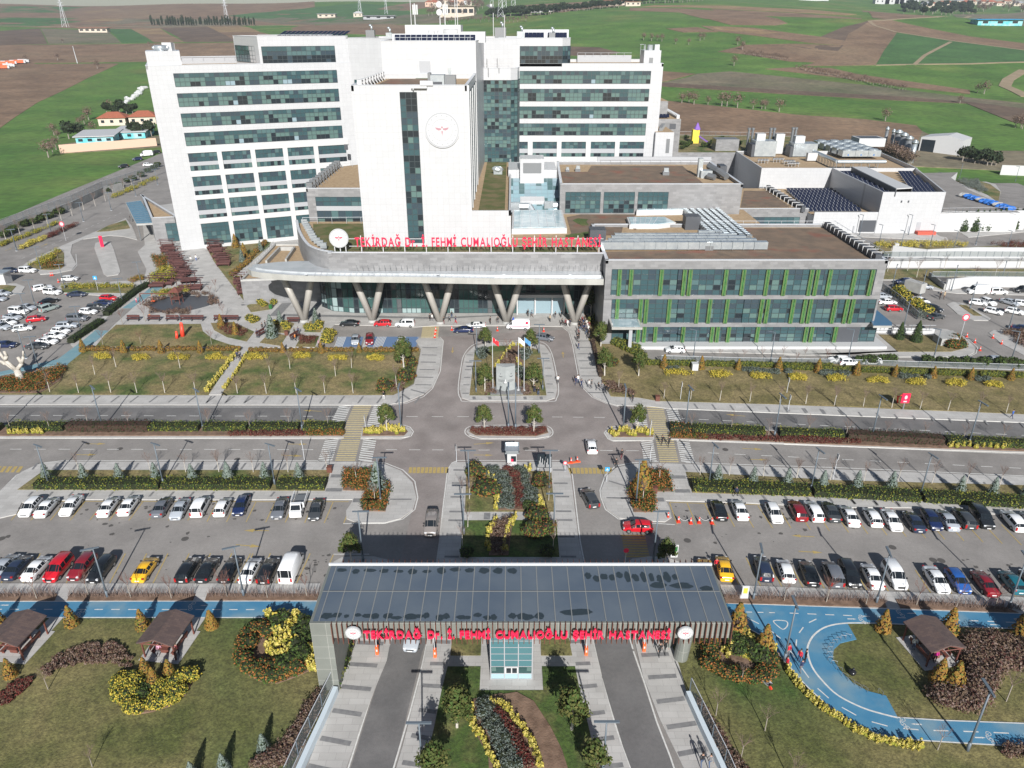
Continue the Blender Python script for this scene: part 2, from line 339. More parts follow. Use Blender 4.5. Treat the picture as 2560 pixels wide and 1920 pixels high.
FIELDS=[
 ('fb',R('q8',(-400,330),(330,590),(1000,590),(1100,590),(820,720),(560,850),(350,950),(150,1080),(0,1190),(-400,1500))),
 ('fb',R('q8',(-400,425),(0,420),(1400,400),(2212,392),(2600,392),(2600,560),(1300,575),(330,580),(-400,600))),
 ('fd',R('q8',(-400,290),(0,285),(370,262),(440,412),(0,420),(-400,425))),
 ('fy',R('q8',(378,262),(980,280),(1120,400),(450,412))),
 ('fg2',R('q8',(985,265),(1200,262),(1420,398),(1125,400))),
 ('ft',R('q8',(1200,262),(1460,252),(1560,320),(1290,315))),('fb',R('q8',(1290,315),(1560,320),(1700,390),(1420,398))),
 ('fd',R('q8',(1460,252),(1900,240),(2180,388),(1700,390))),
 ('ft',R('q8',(1900,240),(2250,238),(2400,300),(2020,300))),('fb',R('q8',(2020,300),(2400,300),(2700,385),(2180,388))),
 ('fb',R('q8',(-300,10),(500,8),(1500,12),(2900,15),(2900,235),(-300,245))),
 ('fg2',R('q8',(-300,170),(300,165),(740,172),(760,230),(300,250),(-300,252))),
 ('fg2',R('q8',(-300,62),(400,60),(800,70),(560,118),(-300,128))),
 ('fy',R('q8',(760,230),(1100,170),(1900,180),(2300,200),(2300,240),(700,248))),
 ('ft',R('q8',(780,185),(1000,170),(1200,178),(1000,205),(740,212))),('ft',R('q8',(700,110),(1000,82),(1170,85),(900,125))),
 ('fg2',R('a1',(1000,150),(1400,100),(2212,30),(2600,60),(2700,130),(2212,210),(1500,200))),
 ('fy',R('a1',(1150,170),(1700,150),(2700,130),(3000,180),(3000,215),(1500,225))),
 ('fb',R('a1',(1650,240),(2212,215),(2700,240),(2900,300),(2500,330),(1500,300))),
 ('fg',R('a1',(1100,240),(1500,235),(1600,280),(1350,285))),
 ('fb',R('a2',(520,85),(900,20),(1500,10),(1150,60),(800,100))),
 ('fy',R('a2',(600,140),(1500,120),(1500,180),(900,190))),
 ('fb',R('tm',(820,62),(900,46),(1500,12),(1820,3),(1720,45),(1500,62),(1250,98),(950,103))),
 ('ft',R('tm',(1250,30),(1500,12),(1700,20),(1450,40))),
 ('fb',R('tr',(-60,45),(240,52),(450,62),(720,95),(850,140),(780,148),(520,145),(370,110),(230,72),(-60,62))),
 ('fb',R('tr',(400,52),(900,76),(1280,106),(1270,114),(700,93),(450,68))),
 ('ft',R('tr',(80,30),(500,35),(1000,58),(1250,84),(1180,88),(800,70),(300,45),(0,42))),
 ('fb',R('tr',(350,150),(650,160),(900,195),(1180,235),(1180,265),(1000,255),(700,215),(430,180))),
 ('ft',R('tr',(400,156),(600,162),(800,192),(700,200),(450,172))),
 ('fb',R('tr',(150,168),(330,160),(450,185),(250,188))),
 ('fd',R('tr',(1040,215),(1170,160),(1330,120),(1200,200),(1180,240))),
 ('fb',R('tr',(1330,120),(1480,190),(1360,370),(1350,380),(950,385),(1130,310),(1180,240),(1200,200))),
 ('fb',R('tr',(450,300),(600,262),(860,258),(1170,265),(1130,310),(1000,365),(860,355),(600,315))),
 ('fd',R('tr',(840,262),(1172,265),(1140,300),(980,285))),
 ('fb',R('tr',(1330,120),(1420,115),(1600,155),(1900,215),(2300,262),(2300,300),(1800,240),(1450,180))),
 ('fb',R('tr',(1280,62),(1500,80),(1700,98),(1420,112),(1340,105))),
 ('fy',R('tr',(1800,85),(2300,60),(2300,165),(2000,120))),
 ('fg2',R('tr',(1480,190),(1800,240),(2300,300),(2300,360),(1600,378),(1360,378),(1400,300))),
 ('fb',R('tr',(720,403),(880,392),(1100,395),(1250,430),(1900,520),(1900,545),(1500,500),(1150,450))),
 ('fy',R('tr',(280,450),(330,430),(520,412),(900,450),(1300,495),(1850,560),(2300,605),(2300,640),(1900,590),(1500,560),(800,520),(130,480))),
 ('fd',R('tr',(130,480),(800,520),(1500,560),(1900,590),(2300,640),(2300,740),(2140,705),(1880,600),(1500,580),(800,545),(100,500))),
 ('fb',R('tr',(100,412),(320,430),(140,472),(90,470))),
 ('fd',R('a3',(840,432),(1100,445),(1290,490),(1100,530),(820,512))),
 ('fb',R('tr',(150,585),(600,635),(900,665),(1300,695),(1590,730),(1625,765),(1590,830),(1500,870),(1000,860),(500,820),(150,780))),
 ('fy',R('tr',(1590,830),(1625,765),(1900,870),(2300,880),(2300,1000),(1500,960),(1400,900))),
 ('fy',R('bl',(850,190),(820,80),(1160,20),(2300,-60),(2300,100),(2000,120))),
]
for i,(k,p)in enumerate(FIELDS):drape('field',p,M[k],.0+.004*i)
M['track']=mat('dirt_track',(.3,.23,.15),1,(.24,.19,.12),.1)
for i,(p,wd)in enumerate([(R('q8',(-400,248),(700,252),(1380,243),(2212,238),(2800,232)),5),(R('tr',(1320,125),(1420,118),(1700,100),(1900,95)),9),(R('tr',(1320,122),(1350,150),(1470,188),(1800,240),(2300,300)),5),(R('tr',(2212,410),(2120,460),(2100,500),(2170,530),(2230,560)),9),(R('tr',(1580,375),(1640,320),(1790,245)),4),(R('tr',(1350,380),(1900,372),(2300,360)),5)]):
    q=[]
    for a,b in zip(p,p[1:]):q+=[lerp(a,b,t/4)for t in range(4)]
    q.append(p[-1]);l=[];r=[]
    for k in range(len(q)):
        a=q[max(0,k-1)];b=q[min(len(q)-1,k+1)];n=Vector((-(b[1]-a[1]),b[0]-a[0])).normalized()*wd/2
        l.append((q[k][0]+n.x,q[k][1]+n.y));r.append((q[k][0]-n.x,q[k][1]-n.y))
    drape('dirt_track',l+r[::-1],M['track'],.25)
hw=R('tm',(600,-2),(640,30),(700,75),(760,135));hw2=R('tm',(625,-2),(680,30),(740,75),(800,135))
drape('highway',hw+hw2[::-1],M['asph'],.3)
# ================= SITE GROUND =================
def sheet(name,pts,m,z):
    mb=MB();mb.face([(p[0],p[1],z)for p in(pts if sum(pts[i][0]*pts[(i+1)%len(pts)][1]-pts[(i+1)%len(pts)][0]*pts[i][1]for i in range(len(pts)))>0 else pts[::-1])]);return tag(mb.build(name,m),kind='structure')
def slab(name,pts,m,z1,z0=-.1,kerb=None):
    mb=MB();mb.prism(pts,z0,z1,1 if kerb else 0,0);return tag(mb.build(name,[m,kerb or m]),kind='structure')
sheet('asphalt',[(-230,20),(330,20),(330,250)]+G(0,'a8',(3000,1250),(2300,1010),(1900,850),(1600,790),(1200,770),(250,600))+[(60,330),(-90,330)]+G(0,'bl',(2300,150),(2212,190),(1640,425),(800,770),(0,1115),(-500,1330)),M['asph'],0)
# lawns at the front, left and right of the gate
slab('lawn',G(.1,'q3',(-900,335),(0,335),'q4',(970,335),(1000,700),(1190,985),(600,2000),'q3',(-900,2600)),M['lawnB'],.1)
slab('lawn',G(.1,'q6',(600,505),(1130,100),'q7',(-100,60),(2118,150),(3400,260),(3400,2300),'q6',(1500,2600),(1200,1659),(760,970),(700,760)),M['lawnB'],.1)
# roads of the upper carriageways get a darker, newer surface
sheet('road',G(0,'r6',(-1200,40),'r7',(1350,50),(1335,225),'r6',(-1200,222)),M['asphR'],.004)
sheet('road',G(0,'q1',(600,70),(2212,140),'q2',(2212,205),(3400,300),(3400,450),(2212,385),'q1',(2212,290),(640,245)),M['asphR'],.004)
sheet('road',G(0,'r3',(150,535),(1600,455),'q1',(460,60),(480,250),(470,580),'r8',(1600,600),(1650,1500),(1400,1500),'r8',(500,560),(430,640),(350,1500),(0,1500),(150,850),'r7',(1480,565),(1640,345),(1640,50),'r3',(150,960),(370,780),(400,560)),M['asphW'],.008)
sheet('road',G(0,'q4',(1700,480),(2020,480),(1960,640),(1710,1659),(1560,2300),(1100,2300),(1330,1659)),M['asphR'],.012)
sheet('road',G(0,'q5',(1695,480),(2040,480),'q6',(290,640),(490,1240),(650,1659),(760,2100),(250,2100),(220,1659),(60,1100),(10,800)),M['asphR'],.012)
PAV=[
 ('main',G(.12,'r1',(1300,-300),(1335,45),(1270,105),(1300,170),(1350,265),(1340,315),(1200,372),(700,400),(560,410),(530,445),(570,485),(1090,522),(1110,545),(960,700),(760,850),(650,960),(680,990),'r2',(1060,990),(1240,775),'r3',(150,432),(340,418),(900,418),(1500,428),(1560,470),(1600,600),(1660,900),(1690,985),(1780,1070),(1900,1125),(2000,1155),'q1',(455,55),(620,75),(2212,140),'q2',(2212,205),(3600,310),(3600,200),(2212,128),'q1',(2212,65),'r4',(530,1470),'r3',(1950,1040),'r3',(1760,400),'r3',(1760,-200),'r1',(2100,-400))),
 ('nw',G(.12,'r1',(-1400,1515),'r2',(1380,1520),(1700,1520),(1900,1490),(2060,1420),'r3',(300,980),(350,870),(372,760),(398,560),(370,535),(170,535),(145,560),(195,640),(130,960),(0,1030),'r2',(1850,1400),(1780,1430),(0,1432),'r1',(-1400,1425))),
 ('lowL',G(.12,'r6',(-60,1090),(0,1085),(150,1050),(200,940),(600,922),(800,915),'r7',(-10,918),(1405,915),(1400,940),(1345,1020),(1350,1090),(1450,1130),(1700,1130),(1850,1090),(1960,1010),(1995,900),(1960,760),(1850,650),(1700,590),(1480,568),(-10,568),'r6',(500,568),(350,590),(200,660),(80,760),(0,835),(-60,880))),
 ('lowR',G(.12,'q1',(10,830),(15,900),(60,1000),(180,1085),(400,1112),(600,1120),(660,1080),(640,990),(605,925),(1330,945),(1480,955),(2212,988),'q2',(1150,990),(2212,1070),(3600,1190),(3600,800),(2212,705),'q1',(2212,640),(550,580),(300,588),(150,622),(60,700))),
 ('center',G(.12,'r8',(500,570),(1480,570),(1540,610),(1575,700),(1640,1250),(1690,1500),'q5',(1695,500),(1780,850),(1900,1300),(2030,1659),(2220,2200),(-210,2200),(-35,1659),(30,1440),(160,930),(250,500),'r8',(330,1500),(395,1050),(450,640),(465,590))),
 ('walkL',G(.12,'r7',(1230,1490),(1300,1450),(1450,1438),(1600,1440),(1730,1470),(1800,1510),'q4',(1690,480),(1650,700),(1500,1060),(1290,1659),(1130,2200),(700,2200),(940,1659),(1200,985),(1390,520),(1350,200))),
 ('walkR',G(.12,'q1',(230,1510),(300,1460),(450,1440),(620,1450),(760,1500),(1000,1640),'q6',(600,200),(610,505),(700,760),(760,970),(1050,1659),(1300,2250),(1000,2250),(740,1659),(530,1230),(380,850),(300,505),(150,100))),
 ('islBig',G(.12,'r3',(680,612),(800,578),(1000,570),(1230,572),(1330,600),(1390,680),(1425,850),(1450,1000),(1430,1085),(1350,1112),(650,1112),(570,1085),(548,1000),(575,800),(600,690))),
 ('islSmall',G(.12,'r3',(612,1395),(650,1358),(800,1348),(1250,1348),(1360,1360),(1398,1400),(1370,1440),(1250,1460),(750,1460),(640,1430))),
 ('medL',G(.12,'r6',(-1400,222),'r7',(1345,235),(1325,348),'r6',(-1400,348))),
 ('medL2',G(.12,'r7',(1500,240),(1880,240),(1935,262),(1955,295),(1925,335),(1850,348),(1480,348))),
 ('medR2',G(.12,'q1',(80,350),(45,305),(90,258),(470,260),(500,350),(480,372),(120,372))),
 ('medR',G(.12,'q1',(620,245),(1500,272),(2212,300),'q2',(0,282),(2212,372),(3600,470),(3600,570),(2212,485),(0,405),'q1',(2212,418),(650,362))),
 ('southL',G(.12,'q3',(-900,28),'q4',(1060,28),(1030,186),'q3',(-900,186))),
 ('southR',G(.12,'q6',(1060,38),'q7',(0,60),(2118,150),(3400,260),(3400,400),(2118,298),(0,222),'q6',(1110,212))),
 ('dropIsl',G(.12,'r1',(880,25),(945,12),(1020,20),(1050,90),(1110,290),(1090,318),(985,332),(955,310),(870,75))),
 ('dropW',G(.12,'bl',(420,1659),(830,1470),(1330,1260),(1740,1080),(1830,1200),(1900,1380),(1700,1330),(1500,1320),(1150,1370),(1000,1440),(975,1560),'r1',(655,125),(705,225),(660,275),(500,308),(370,315),(340,275),(170,262))),
 ('carIsl',G(.12,'r1',(-200,400),(150,400),(230,430),(200,480),(100,510),(-200,510))),
 ('annexF',G(.12,'r4',(420,1000),(880,1030),(2212,1058),'r5',(0,1058),(930,1040),(1030,1075),(1680,1075),(1755,1035),(1765,990),(1650,880),(1500,820),(1390,815),(790,830),(760,780),(700,500),'r4',(0,500),(0,700),(200,1005))),
 ('isl2',G(.12,'r5',(1500,590),(1560,568),(1650,580),(1905,720),(1880,742),(1750,738),(1600,680))),
 ('isl3',G(.12,'r5',(1888,855),(1930,830),(2212,830),(2700,840),(2700,1200),(2212,1060),(2000,950))),
 ('rTop',G(.12,'a8',(620,1405),(1400,1415),(1440,1440),(1500,1450),(1520,1480),(600,1440))),
 ('rTop2',G(.12,'a8',(1600,1390),(2100,1380),(2500,1250),(2500,1330),(2212,1400),(1700,1450))),
 ('rTop3',G(.12,'a8',(1510,930),(1560,910),(1800,920),(1950,960),(2000,1030),(1970,1130),(1900,1130),(1600,960))),
 ('curbR',G(.12,'br',(500,480),(700,480),(930,520),(1120,600),(1400,640),(3000,680),(3000,640),(1250,590),(1000,500),(700,440),(500,440))),
]
for i,(n,p)in enumerate(PAV):slab('pavement',p,M['pave'],.105+.0015*(i%9),kerb=M['kerb'])
LW=[
 ('lawn',G(.15,'r1',(-1400,1416),'r2',(0,1424),(1780,1424),(1845,1392),'r3',(0,1020),(125,950),(188,650),(140,650),(100,640),'r2',(2040,1003),(0,1003),'r1',(700,1003),(625,1150),(430,1240),(0,1260),(-1400,1300))),
 ('lawn',G(.15,'r1',(1070,780),(1850,772),(1870,840),(1960,910),(2110,960),'r2',(380,985),'r1',(880,980),(960,880))),
 ('lawn',G(.15,'r8',(612,645),(1395,655),(1422,1028),(598,1028))),('lawn_green',G(.15,'r8',(580,1108),(1440,1105),(1470,1445),(555,1445))),
 ('lawn',G(.15,'q5',(460,505),(720,505),(712,665),(445,665))),('lawn',G(.15,'q5',(1240,505),(1490,505),(1520,665),(1245,665))),
 ('lawn_green',G(.15,'q5',(420,762),(712,762),(703,972),(1264,972),(1252,762),(1545,762),(1585,960),(1690,1400),(1780,1700),(1920,2200),(60,2200),(215,1659),(300,1300),(370,960))),
 ('lawn',G(.15,'r3',(690,650),(850,605),(1160,605),(1290,650),(1350,1062),(640,1062))),
 ('lawn',G(.15,'r6',(160,825),(400,650),(420,645),'r7',(1205,645),(1150,835))),
 ('lawn_dry',G(.15,'q1',(790,662),(2212,740),'q2',(2212,785),(3600,880),(3600,1075),(2212,970),(0,880),'q1',(2212,895),(850,852))),
 ('lawn_dry',G(.15,'r3',(1740,560),(1780,560),(1860,930),'r4',(100,1440),(350,1450),(530,1482),(2212,1530),'r5',(2212,1605),(3600,1720),(3600,1330),(2212,1210),(0,1120),'r4',(2212,1120),(560,1150),(350,1040),(0,850),'r3',(1700,300))),
 ('lawn',G(.15,'r1',(560,85),(590,120),(590,240),(560,265),(480,275),(380,272),(220,245),(380,170))),
 ('lawn',G(.15,'r1',(560,425),(640,415),(1250,418),(1230,470),(1180,488),(580,482))),
 ('lawn',G(.15,'bl',(1330,1270),(1500,1180),(1740,1105),(1800,1220),(1500,1260))),
 ('lawn',G(.15,'r2',(20,0),(100,0),(660,-10),(640,60),(300,340),(640,400),(760,420),(700,540),(420,580),(130,200))),
 ('lawn',G(.15,'r2',(430,605),(540,560),(720,555),(640,640),(470,665))),
 ('lawn',G(.15,'r2',(100,765),(300,755),(380,790),(500,845),(430,935),(250,895),(130,830))),
 ('lawn',G(.15,'r2',(550,945),(650,850),(800,880),(740,975))),('lawn',G(.15,'r2',(880,980),(940,880),(1100,885),(1060,985))),
 ('lawn',G(.15,'r2',(670,760),(830,755),(870,770),(810,860),(700,850))),('lawn',G(.15,'r2',(1010,750),(1150,745),(1110,850),(960,845))),
 ('lawn_dry',G(.15,'r5',(870,870),(1390,880),(1500,940),(1650,955),(1655,1000),(1540,1028),(1050,1028))),
 ('lawn',G(.15,'r5',(1610,598),(1680,600),(1825,698),(1750,695))),
 ('lawn',G(.15,'r1',(-200,420),(60,415),(150,425),(100,480),(-200,480))),
 ('lawn',G(.15,'a8',(1570,925),(1780,925),(1900,960),(1995,1030),(1975,1125),(1880,1060),(1650,960))),
 ('lawn',G(.15,'br',(500,350),(1500,350),(3000,350),(3000,470),(1280,440),(1100,410),(1060,440),(1250,600),(1000,510),(700,470),(500,470))),
 ('lawn',G(.15,'a8',(830,1540),(1700,1540),(2100,1520),(3000,1500),(3000,1590),(920,1600))),
]
for i,(n,p)in enumerate(LW):slab('lawn',p,{'lawn':M['lawn'],'lawn_dry':M['lawnR'],'lawn_green':M['lawnG']}[n],.145+.002*i,.05)
# planted soil beds
BED=[G(.18,'r3',(650,1368),(1350,1368),(1368,1405),(1250,1438),(700,1430),(640,1400)),G(.18,'r6',(-1400,230),'r7',(1338,240),(1320,328),'r6',(-1400,328)),
 G(.18,'q1',(640,255),(1500,282),(2212,308),'q2',(0,290),(2212,382),(3600,480),(3600,550),(2212,470),(0,392),'q1',(2212,405),(655,350)),
 G(.18,'r7',(1505,250),(1880,250),(1915,290),(1880,325),(1495,328)),G(.18,'q1',(80,275),(480,275),(490,338),(110,338)),
 G(.18,'q3',(-900,120),(505,122),(480,180),(-900,180)),G(.18,'q3',(620,122),(1725,122),(1700,178),(590,180)),G(.18,'q3',(1830,120),'q4',(1050,125),(1030,176),'q3',(1810,178)),
 G(.18,'q6',(1090,130),'q7',(0,150),(880,170),(905,240),(0,215),'q6',(1110,205)),G(.18,'q7',(985,170),(1950,240),(2070,290),(1030,245)),G(.18,'q7',(2130,240),(3400,330),(3400,390),(2160,292)),
 G(.18,'q5',(905,1010),(1030,990),(1180,1070),(1330,1300),(1430,1500),(1480,1659),(1560,2000),(1280,2000),(1270,1659),(1200,1450),(1090,1250),(960,1100)),
 G(.18,'q5',(600,1060),(900,1000),(1080,1240),(1200,1440),(1280,1700),(1350,2100),(800,2100),(780,1560),(640,1300)),
 G(.18,'r7',(1350,655),(1600,655),(1600,760),(1710,760),(1750,800),(1710,1025),(1500,1020),(1515,835),(1315,830)),
 G(.18,'q1',(420,665),(620,665),(672,840),(500,845),(512,1032),(310,1030),(260,850),(290,750)),
 G(.18,'q3',(1025,880),(1250,830),(1500,870),(1740,840),(1640,1010),(1500,1110),(1350,1160),(1180,1190),(1100,1150),(1030,1060)),
 G(.18,'q4',(560,400),(1000,400),(1000,780),(880,840),(680,912),(520,890),(400,820),(335,720),(360,580),(430,460)),
 G(.18,'q6',(880,560),(940,530),(1250,450),(1500,560),(1560,720),(1560,860),(1300,900),(1100,860),(960,760)),
 G(.18,'r8',(790,640),(1190,640),(1260,880),(1250,1010),(880,1015),(900,850)),G(.18,'r8',(830,1130),(1040,1110),(1000,1430),(820,1430)),
 G(.18,'r3',(880,800),(920,700),(1050,605),(1120,610),(1140,800),(1100,1000),(900,1000)),G(.18,'r1',(-1400,1300),(0,1260),(430,1250),(620,1160),(560,1290),(370,1410),(-1400,1410))]
for i,p in enumerate(BED):slab('soil_bed',p,M['soil'],.22+.002*i,.1)
slab('path',G(.12,'r2',(375,985),(462,985),(197,1428),(83,1428)),M['pave'],.21,.05)
# blue bicycle path
M['blueE']=M['mark']
slab('bicycle_path',G(.16,'q3',(-900,190),'q4',(1045,183),(975,332),'q3',(-900,332)),M['blue'],.16,.05)
top=G(.16,'q6',(1000,190),(1130,205),'q7',(0,222),(2118,296),(3400,400));bot=G(.16,'q7',(3400,530),(2118,432),(1500,408),(830,382),(560,382))
inn=G(.16,'q7',(640,522),(500,555),(440,610),(430,690),(490,790),(600,900),(740,980),(900,1020));inn2=G(.16,'q7',(1005,1212),(1400,1238),(2118,1265),(3400,1330))
out=smooth(G(.16,'q7',(2118,1470),(1600,1440),(1100,1405),(850,1365),(600,1255),(400,1115),(200,935),(50,765),(-60,640),'q6',(1500,535),(1250,395),(1080,300)),4,False)
slab('bicycle_path',top+bot+inn+inn2+G(.16,'q7',(3400,1550))+out,M['blue'],.16,.05)
slab('bicycle_path',G(.16,'r1',(-300,1220),(0,1215),(250,1160),(530,1100),(650,1010),(760,930),(880,830),(1000,835),(800,1000),(620,1145),(430,1160),(0,1245),(-300,1260)),M['blue2'],.16,.05)
slab('bicycle_path',G(.16,'r1',(1130,625),(1300,510),(1430,400),(1520,425),(1350,530),(1210,630)),M['blue2'],.16,.05)
slab('cable_cover',G(.16,'r1',(880,830),(1000,700),(1130,628),(1215,630),(1060,770),(995,835)),M['asph'],.165,.05)
# ---------------- painted markings ----------------
mk=MB();Z=.022
def dashes(mb,a,b,n,fr=.42,wd=.14,z=Z,m=0):
    for i in range(n):ribbon(mb,[lerp(a,b,(i)/n),lerp(a,b,(i+fr)/n)],wd,z,m)
dashes(mk,g('r6',-1180,138),g('r7',1370,152),21);dashes(mk,g('r6',-1250,452),g('r7',1160,458),19,.48)
dashes(mk,g('r7',1500,458),g('r8',1580,465),9,.48);dashes(mk,g('r7',1900,153),g('r8',1000,155),4,.45);dashes(mk,g('r8',1400,157),g('q1',140,162),3,.5)
dashes(mk,g('q1',0,465),g('q1',480,470),2,.5);dashes(mk,g('q1',690,168),g('q2',3400,385),19,.42);dashes(mk,g('q1',750,475),g('q2',3400,690),17,.42)
dashes(mk,g('bl',300,1640),g('bl',1720,985),16,.4);dashes(mk,g('bl',-300,1330),g('bl',1900,330),22,.4)
for p in[G(0,'r6',(-1400,350),'r7',(1850,362),(1945,335),(1968,292),(1935,250),(1880,232),(1500,232)),G(0,'r6',(-1400,1518-1456),'r7',(1380,66)),G(0,'r6',(0,845),(150,695),(400,580),(560,562),'r7',(-10,556),(1220,562)),G(0,'r7',(1480,560),(1710,582),(1870,645),(1980,750),(2008,900),(1980,1010),(1870,1098),(1700,1140),(1320,1140)),
          G(0,'r7',(1620,68),(1900,32),(2060,-30),'r3',(300,1000),(372,840),(400,560),(370,528),(160,528)),G(0,'r8',(345,1500),(395,1000),(440,640),(480,580),(530,558),(1480,558),(1555,600),(1590,700),(1660,1300),(1700,1500)),
          G(0,'q1',(0,830),(8,900),(50,1010),(170,1098),(400,1130),(690,1150)),G(0,'q1',(0,830),(50,690),(140,612),(300,578),(540,568)),G(0,'q1',(790,578),(2212,625),'q2',(2212,700),(3400,790)),
          G(0,'q1',(600,80),(2212,146),'q2',(2212,212),(3400,310)),G(0,'q1',(710,375),(2212,430),'q2',(2212,500),(3400,590)),G(0,'q1',(470,375),(120,382),(75,360),(38,305),(85,250),(200,240)),
          G(0,'q4',(1700,480),(1600,800),(1500,1060),(1300,1690),(1180,2200)),G(0,'q4',(2020,480),(1960,760),(1850,1180),(1700,1690),(1560,2200)),
          G(0,'q5',(1690,480),(1775,850)),G(0,'q5',(1780,870),(1840,1080),(1960,1470),(2030,1659),(2200,2200)),G(0,'q6',(255,490),(290,610)),G(0,'q6',(295,630),(390,900),(500,1250),(620,1560),(700,1800)),
          G(0,'r3',(150,428),(340,428),(900,430)),G(0,'r3',(1500,438),(1555,480),(1590,600),(1645,900),(1680,990),(1770,1080),(1900,1138),(2010,1168)),G(0,'r1',(700,130),(708,235),(660,285),(500,315),(370,322)),G(0,'r5',(1030,1085),(1690,1085),(1770,1045),(1785,990),(1650,870)),G(0,'r4',(880,1030),(2212,1068),'r5',(1030,1082))]:
    ribbon(mk,p,.16,Z)
def closed(p):return p+p[:1]
ribbon(mk,closed(smooth(G(0,'r3',(670,600),(800,566),(1000,562),(1240,562),(1345,592),(1400,680),(1440,850),(1462,1000),(1442,1092),(1350,1124),(650,1124),(560,1095),(536,1000),(562,800),(590,690)),3)),.16,Z)
ribbon(mk,closed(smooth(G(0,'r3',(598,1395),(640,1352),(800,1340),(1250,1340),(1370,1352),(1410,1400),(1380,1445),(1250,1470),(750,1470),(630,1440)),3)),.16,Z)
# zebra crossings: yellow centre with white hatched sides
def zebra(mb,A,B,wdA,wdB,n,side=True):
    for i in range(n):
        for k,(m,x0,x1)in enumerate([(2,-.5,.5)]+([(0,-1.35,-.65),(0,.65,1.35)]if side else[])):
            t0=(i+.1)/n;t1=(i+.62)/n;pA=lerp(A,B,t0);pB=lerp(A,B,t1);wd=lerp((wdA,),(wdB,),t0)[0];sk=.25*(0 if k==0 else(1 if k==1 else-1))
            mb.face([(pA[0]+x0*wd,pA[1]-sk,Z),(pA[0]+x1*wd,pA[1]+sk,Z),(pB[0]+x1*wd,pB[1]+sk,Z),(pB[0]+x0*wd,pB[1]-sk,Z)][::-1],m)
zebra(mk,g('r7',1500,50),g('r7',1420,240),3.2,3.2,11);zebra(mk,g('r7',1395,350),g('r7',1335,568),3.2,3.2,11)
zebra(mk,g('q1',505,65),g('q1',550,260),3.,3.,11);zebra(mk,g('q1',592,350),g('q1',640,582),3.,3.,12)
zebra(mk,g('r7',1420,240),g('r7',1395,350),3.2,3.2,5,False);zebra(mk,g('q1',550,260),g('q1',592,350),3.,3.,5,False)
def bars(mb,t,xs,y0,y1,wd,m,sk=0):
    for x in xs:
        a=g(t,x,y0);b=g(t,x+sk,y1);mb.face([(a[0]-wd/2,a[1],Z),(a[0]+wd/2,a[1],Z),(b[0]+wd/2,b[1],Z),(b[0]-wd/2,b[1],Z)][::-1],m)
bars(mk,'r8',[100+37*i for i in range(10)],620,675,.5,1,-8);bars(mk,'r8',[1565+37*i for i in range(11)],625,680,.5,1,8);bars(mk,'r6',[-200+50*i for i in range(9)],612,668,.55,1,-40)
for i in range(9):a=g('q1',305+5*i,1250+24*i);mk.box(a[0]-1.6,a[0]+1.6,a[1]-.17,a[1]+.17,0.012,.02,1)
for i in range(12):a=g('r3',285-i*1.2,432+9*i);mk.box(a[0]-1.9,a[0]+1.9,a[1]-.2,a[1]+.2,0.012,.02,2)
# arrows
def arrow(mb,a,b,m=1,wd=.16):
    d=Vector((b[0]-a[0],b[1]-a[1]));e=d.normalized();n=Vector((-e.y,e.x));k=min(1.7,d.length*.4);h_=k*.26;q=(b[0]-e.x*(k+.03),b[1]-e.y*(k+.03));ribbon(mb,[a,q],wd,Z,m)
    mb.face([(b[0],b[1],Z),(b[0]-e.x*k+n.x*h_,b[1]-e.y*k+n.y*h_,Z),(b[0]-e.x*k-n.x*h_,b[1]-e.y*k-n.y*h_,Z)],m)
for t,x0,y0,x1,y1 in[('r6',790,405,975,405),('r6',700,505,890,505),('r7',810,407,990,408),('r7',750,508,945,518),('r7',1120,105,950,96),('r7',1080,195,900,192),('r7',635,1205,405,1203),('r7',330,1335,560,1352),('q1',1975,1262,1765,1250),('q1',1830,1395,2050,1408),
  ('q1',1340,150,1160,133),('q1',1390,238,1215,228),('q1',1310,448,1500,455),('q1',1380,548,1540,552),('r3',680,1515,870,1500),('r3',680,1613,860,1616),('r3',487,620,482,675),('r3',1505,715,1500,660),('bl',70,1530,170,1495),('bl',570,1475,660,1430)]:
    arrow(mk,g(t,x0,y0),g(t,x1,y1))
# parking bays
def bays(mb,t,lines,m=1):
    for x0,y0,x1,y1 in lines:ribbon(mb,[g(t,x0,y0),g(t,x1,y1)],.13,Z,m)
bays(mk,'r6',[(785+178*i,935,645+181*i,1110)for i in range(-4,7)]);bays(mk,'r7',[(160+178*i,938,65+180*i,1122+i*2)for i in range(0,8)]);bays(mk,'r6',[(130,935,2212,935)]);bays(mk,'r7',[(0,938,1370,938)])
bays(mk,'q1',[(640+163*i,945+6*i,712+176*i,1148+7*i)for i in range(0,6)]);bays(mk,'q2',[(-60+172*i,980+14*i,65+177*i,1182+13*i)for i in range(0,18)]);bays(mk,'q1',[(640,945,1500,968)])
bays(mk,'r6',[(-20+196*i,1415,-190+200*i,1690)for i in range(-3,13)]);bays(mk,'r7',[(100+183*i,1415,-60+190*i,1690)for i in range(2,6)]);bays(mk,'q6',[(1085,42,3000,160)])
bays(mk,'r7',[(1230,1425,1195,1505)]);bays(mk,'r7',[(1230,1422,1560,1422)],0)
bays(mk,'q1',[(1150+195*i,1440+14*i,1280+200*i,1700+14*i)for i in range(0,14)])
tag(mk.build('road_markings',[M['mark'],M['markY'],M['markC']]),kind='structure')
random.seed(5);st=MB();k=0
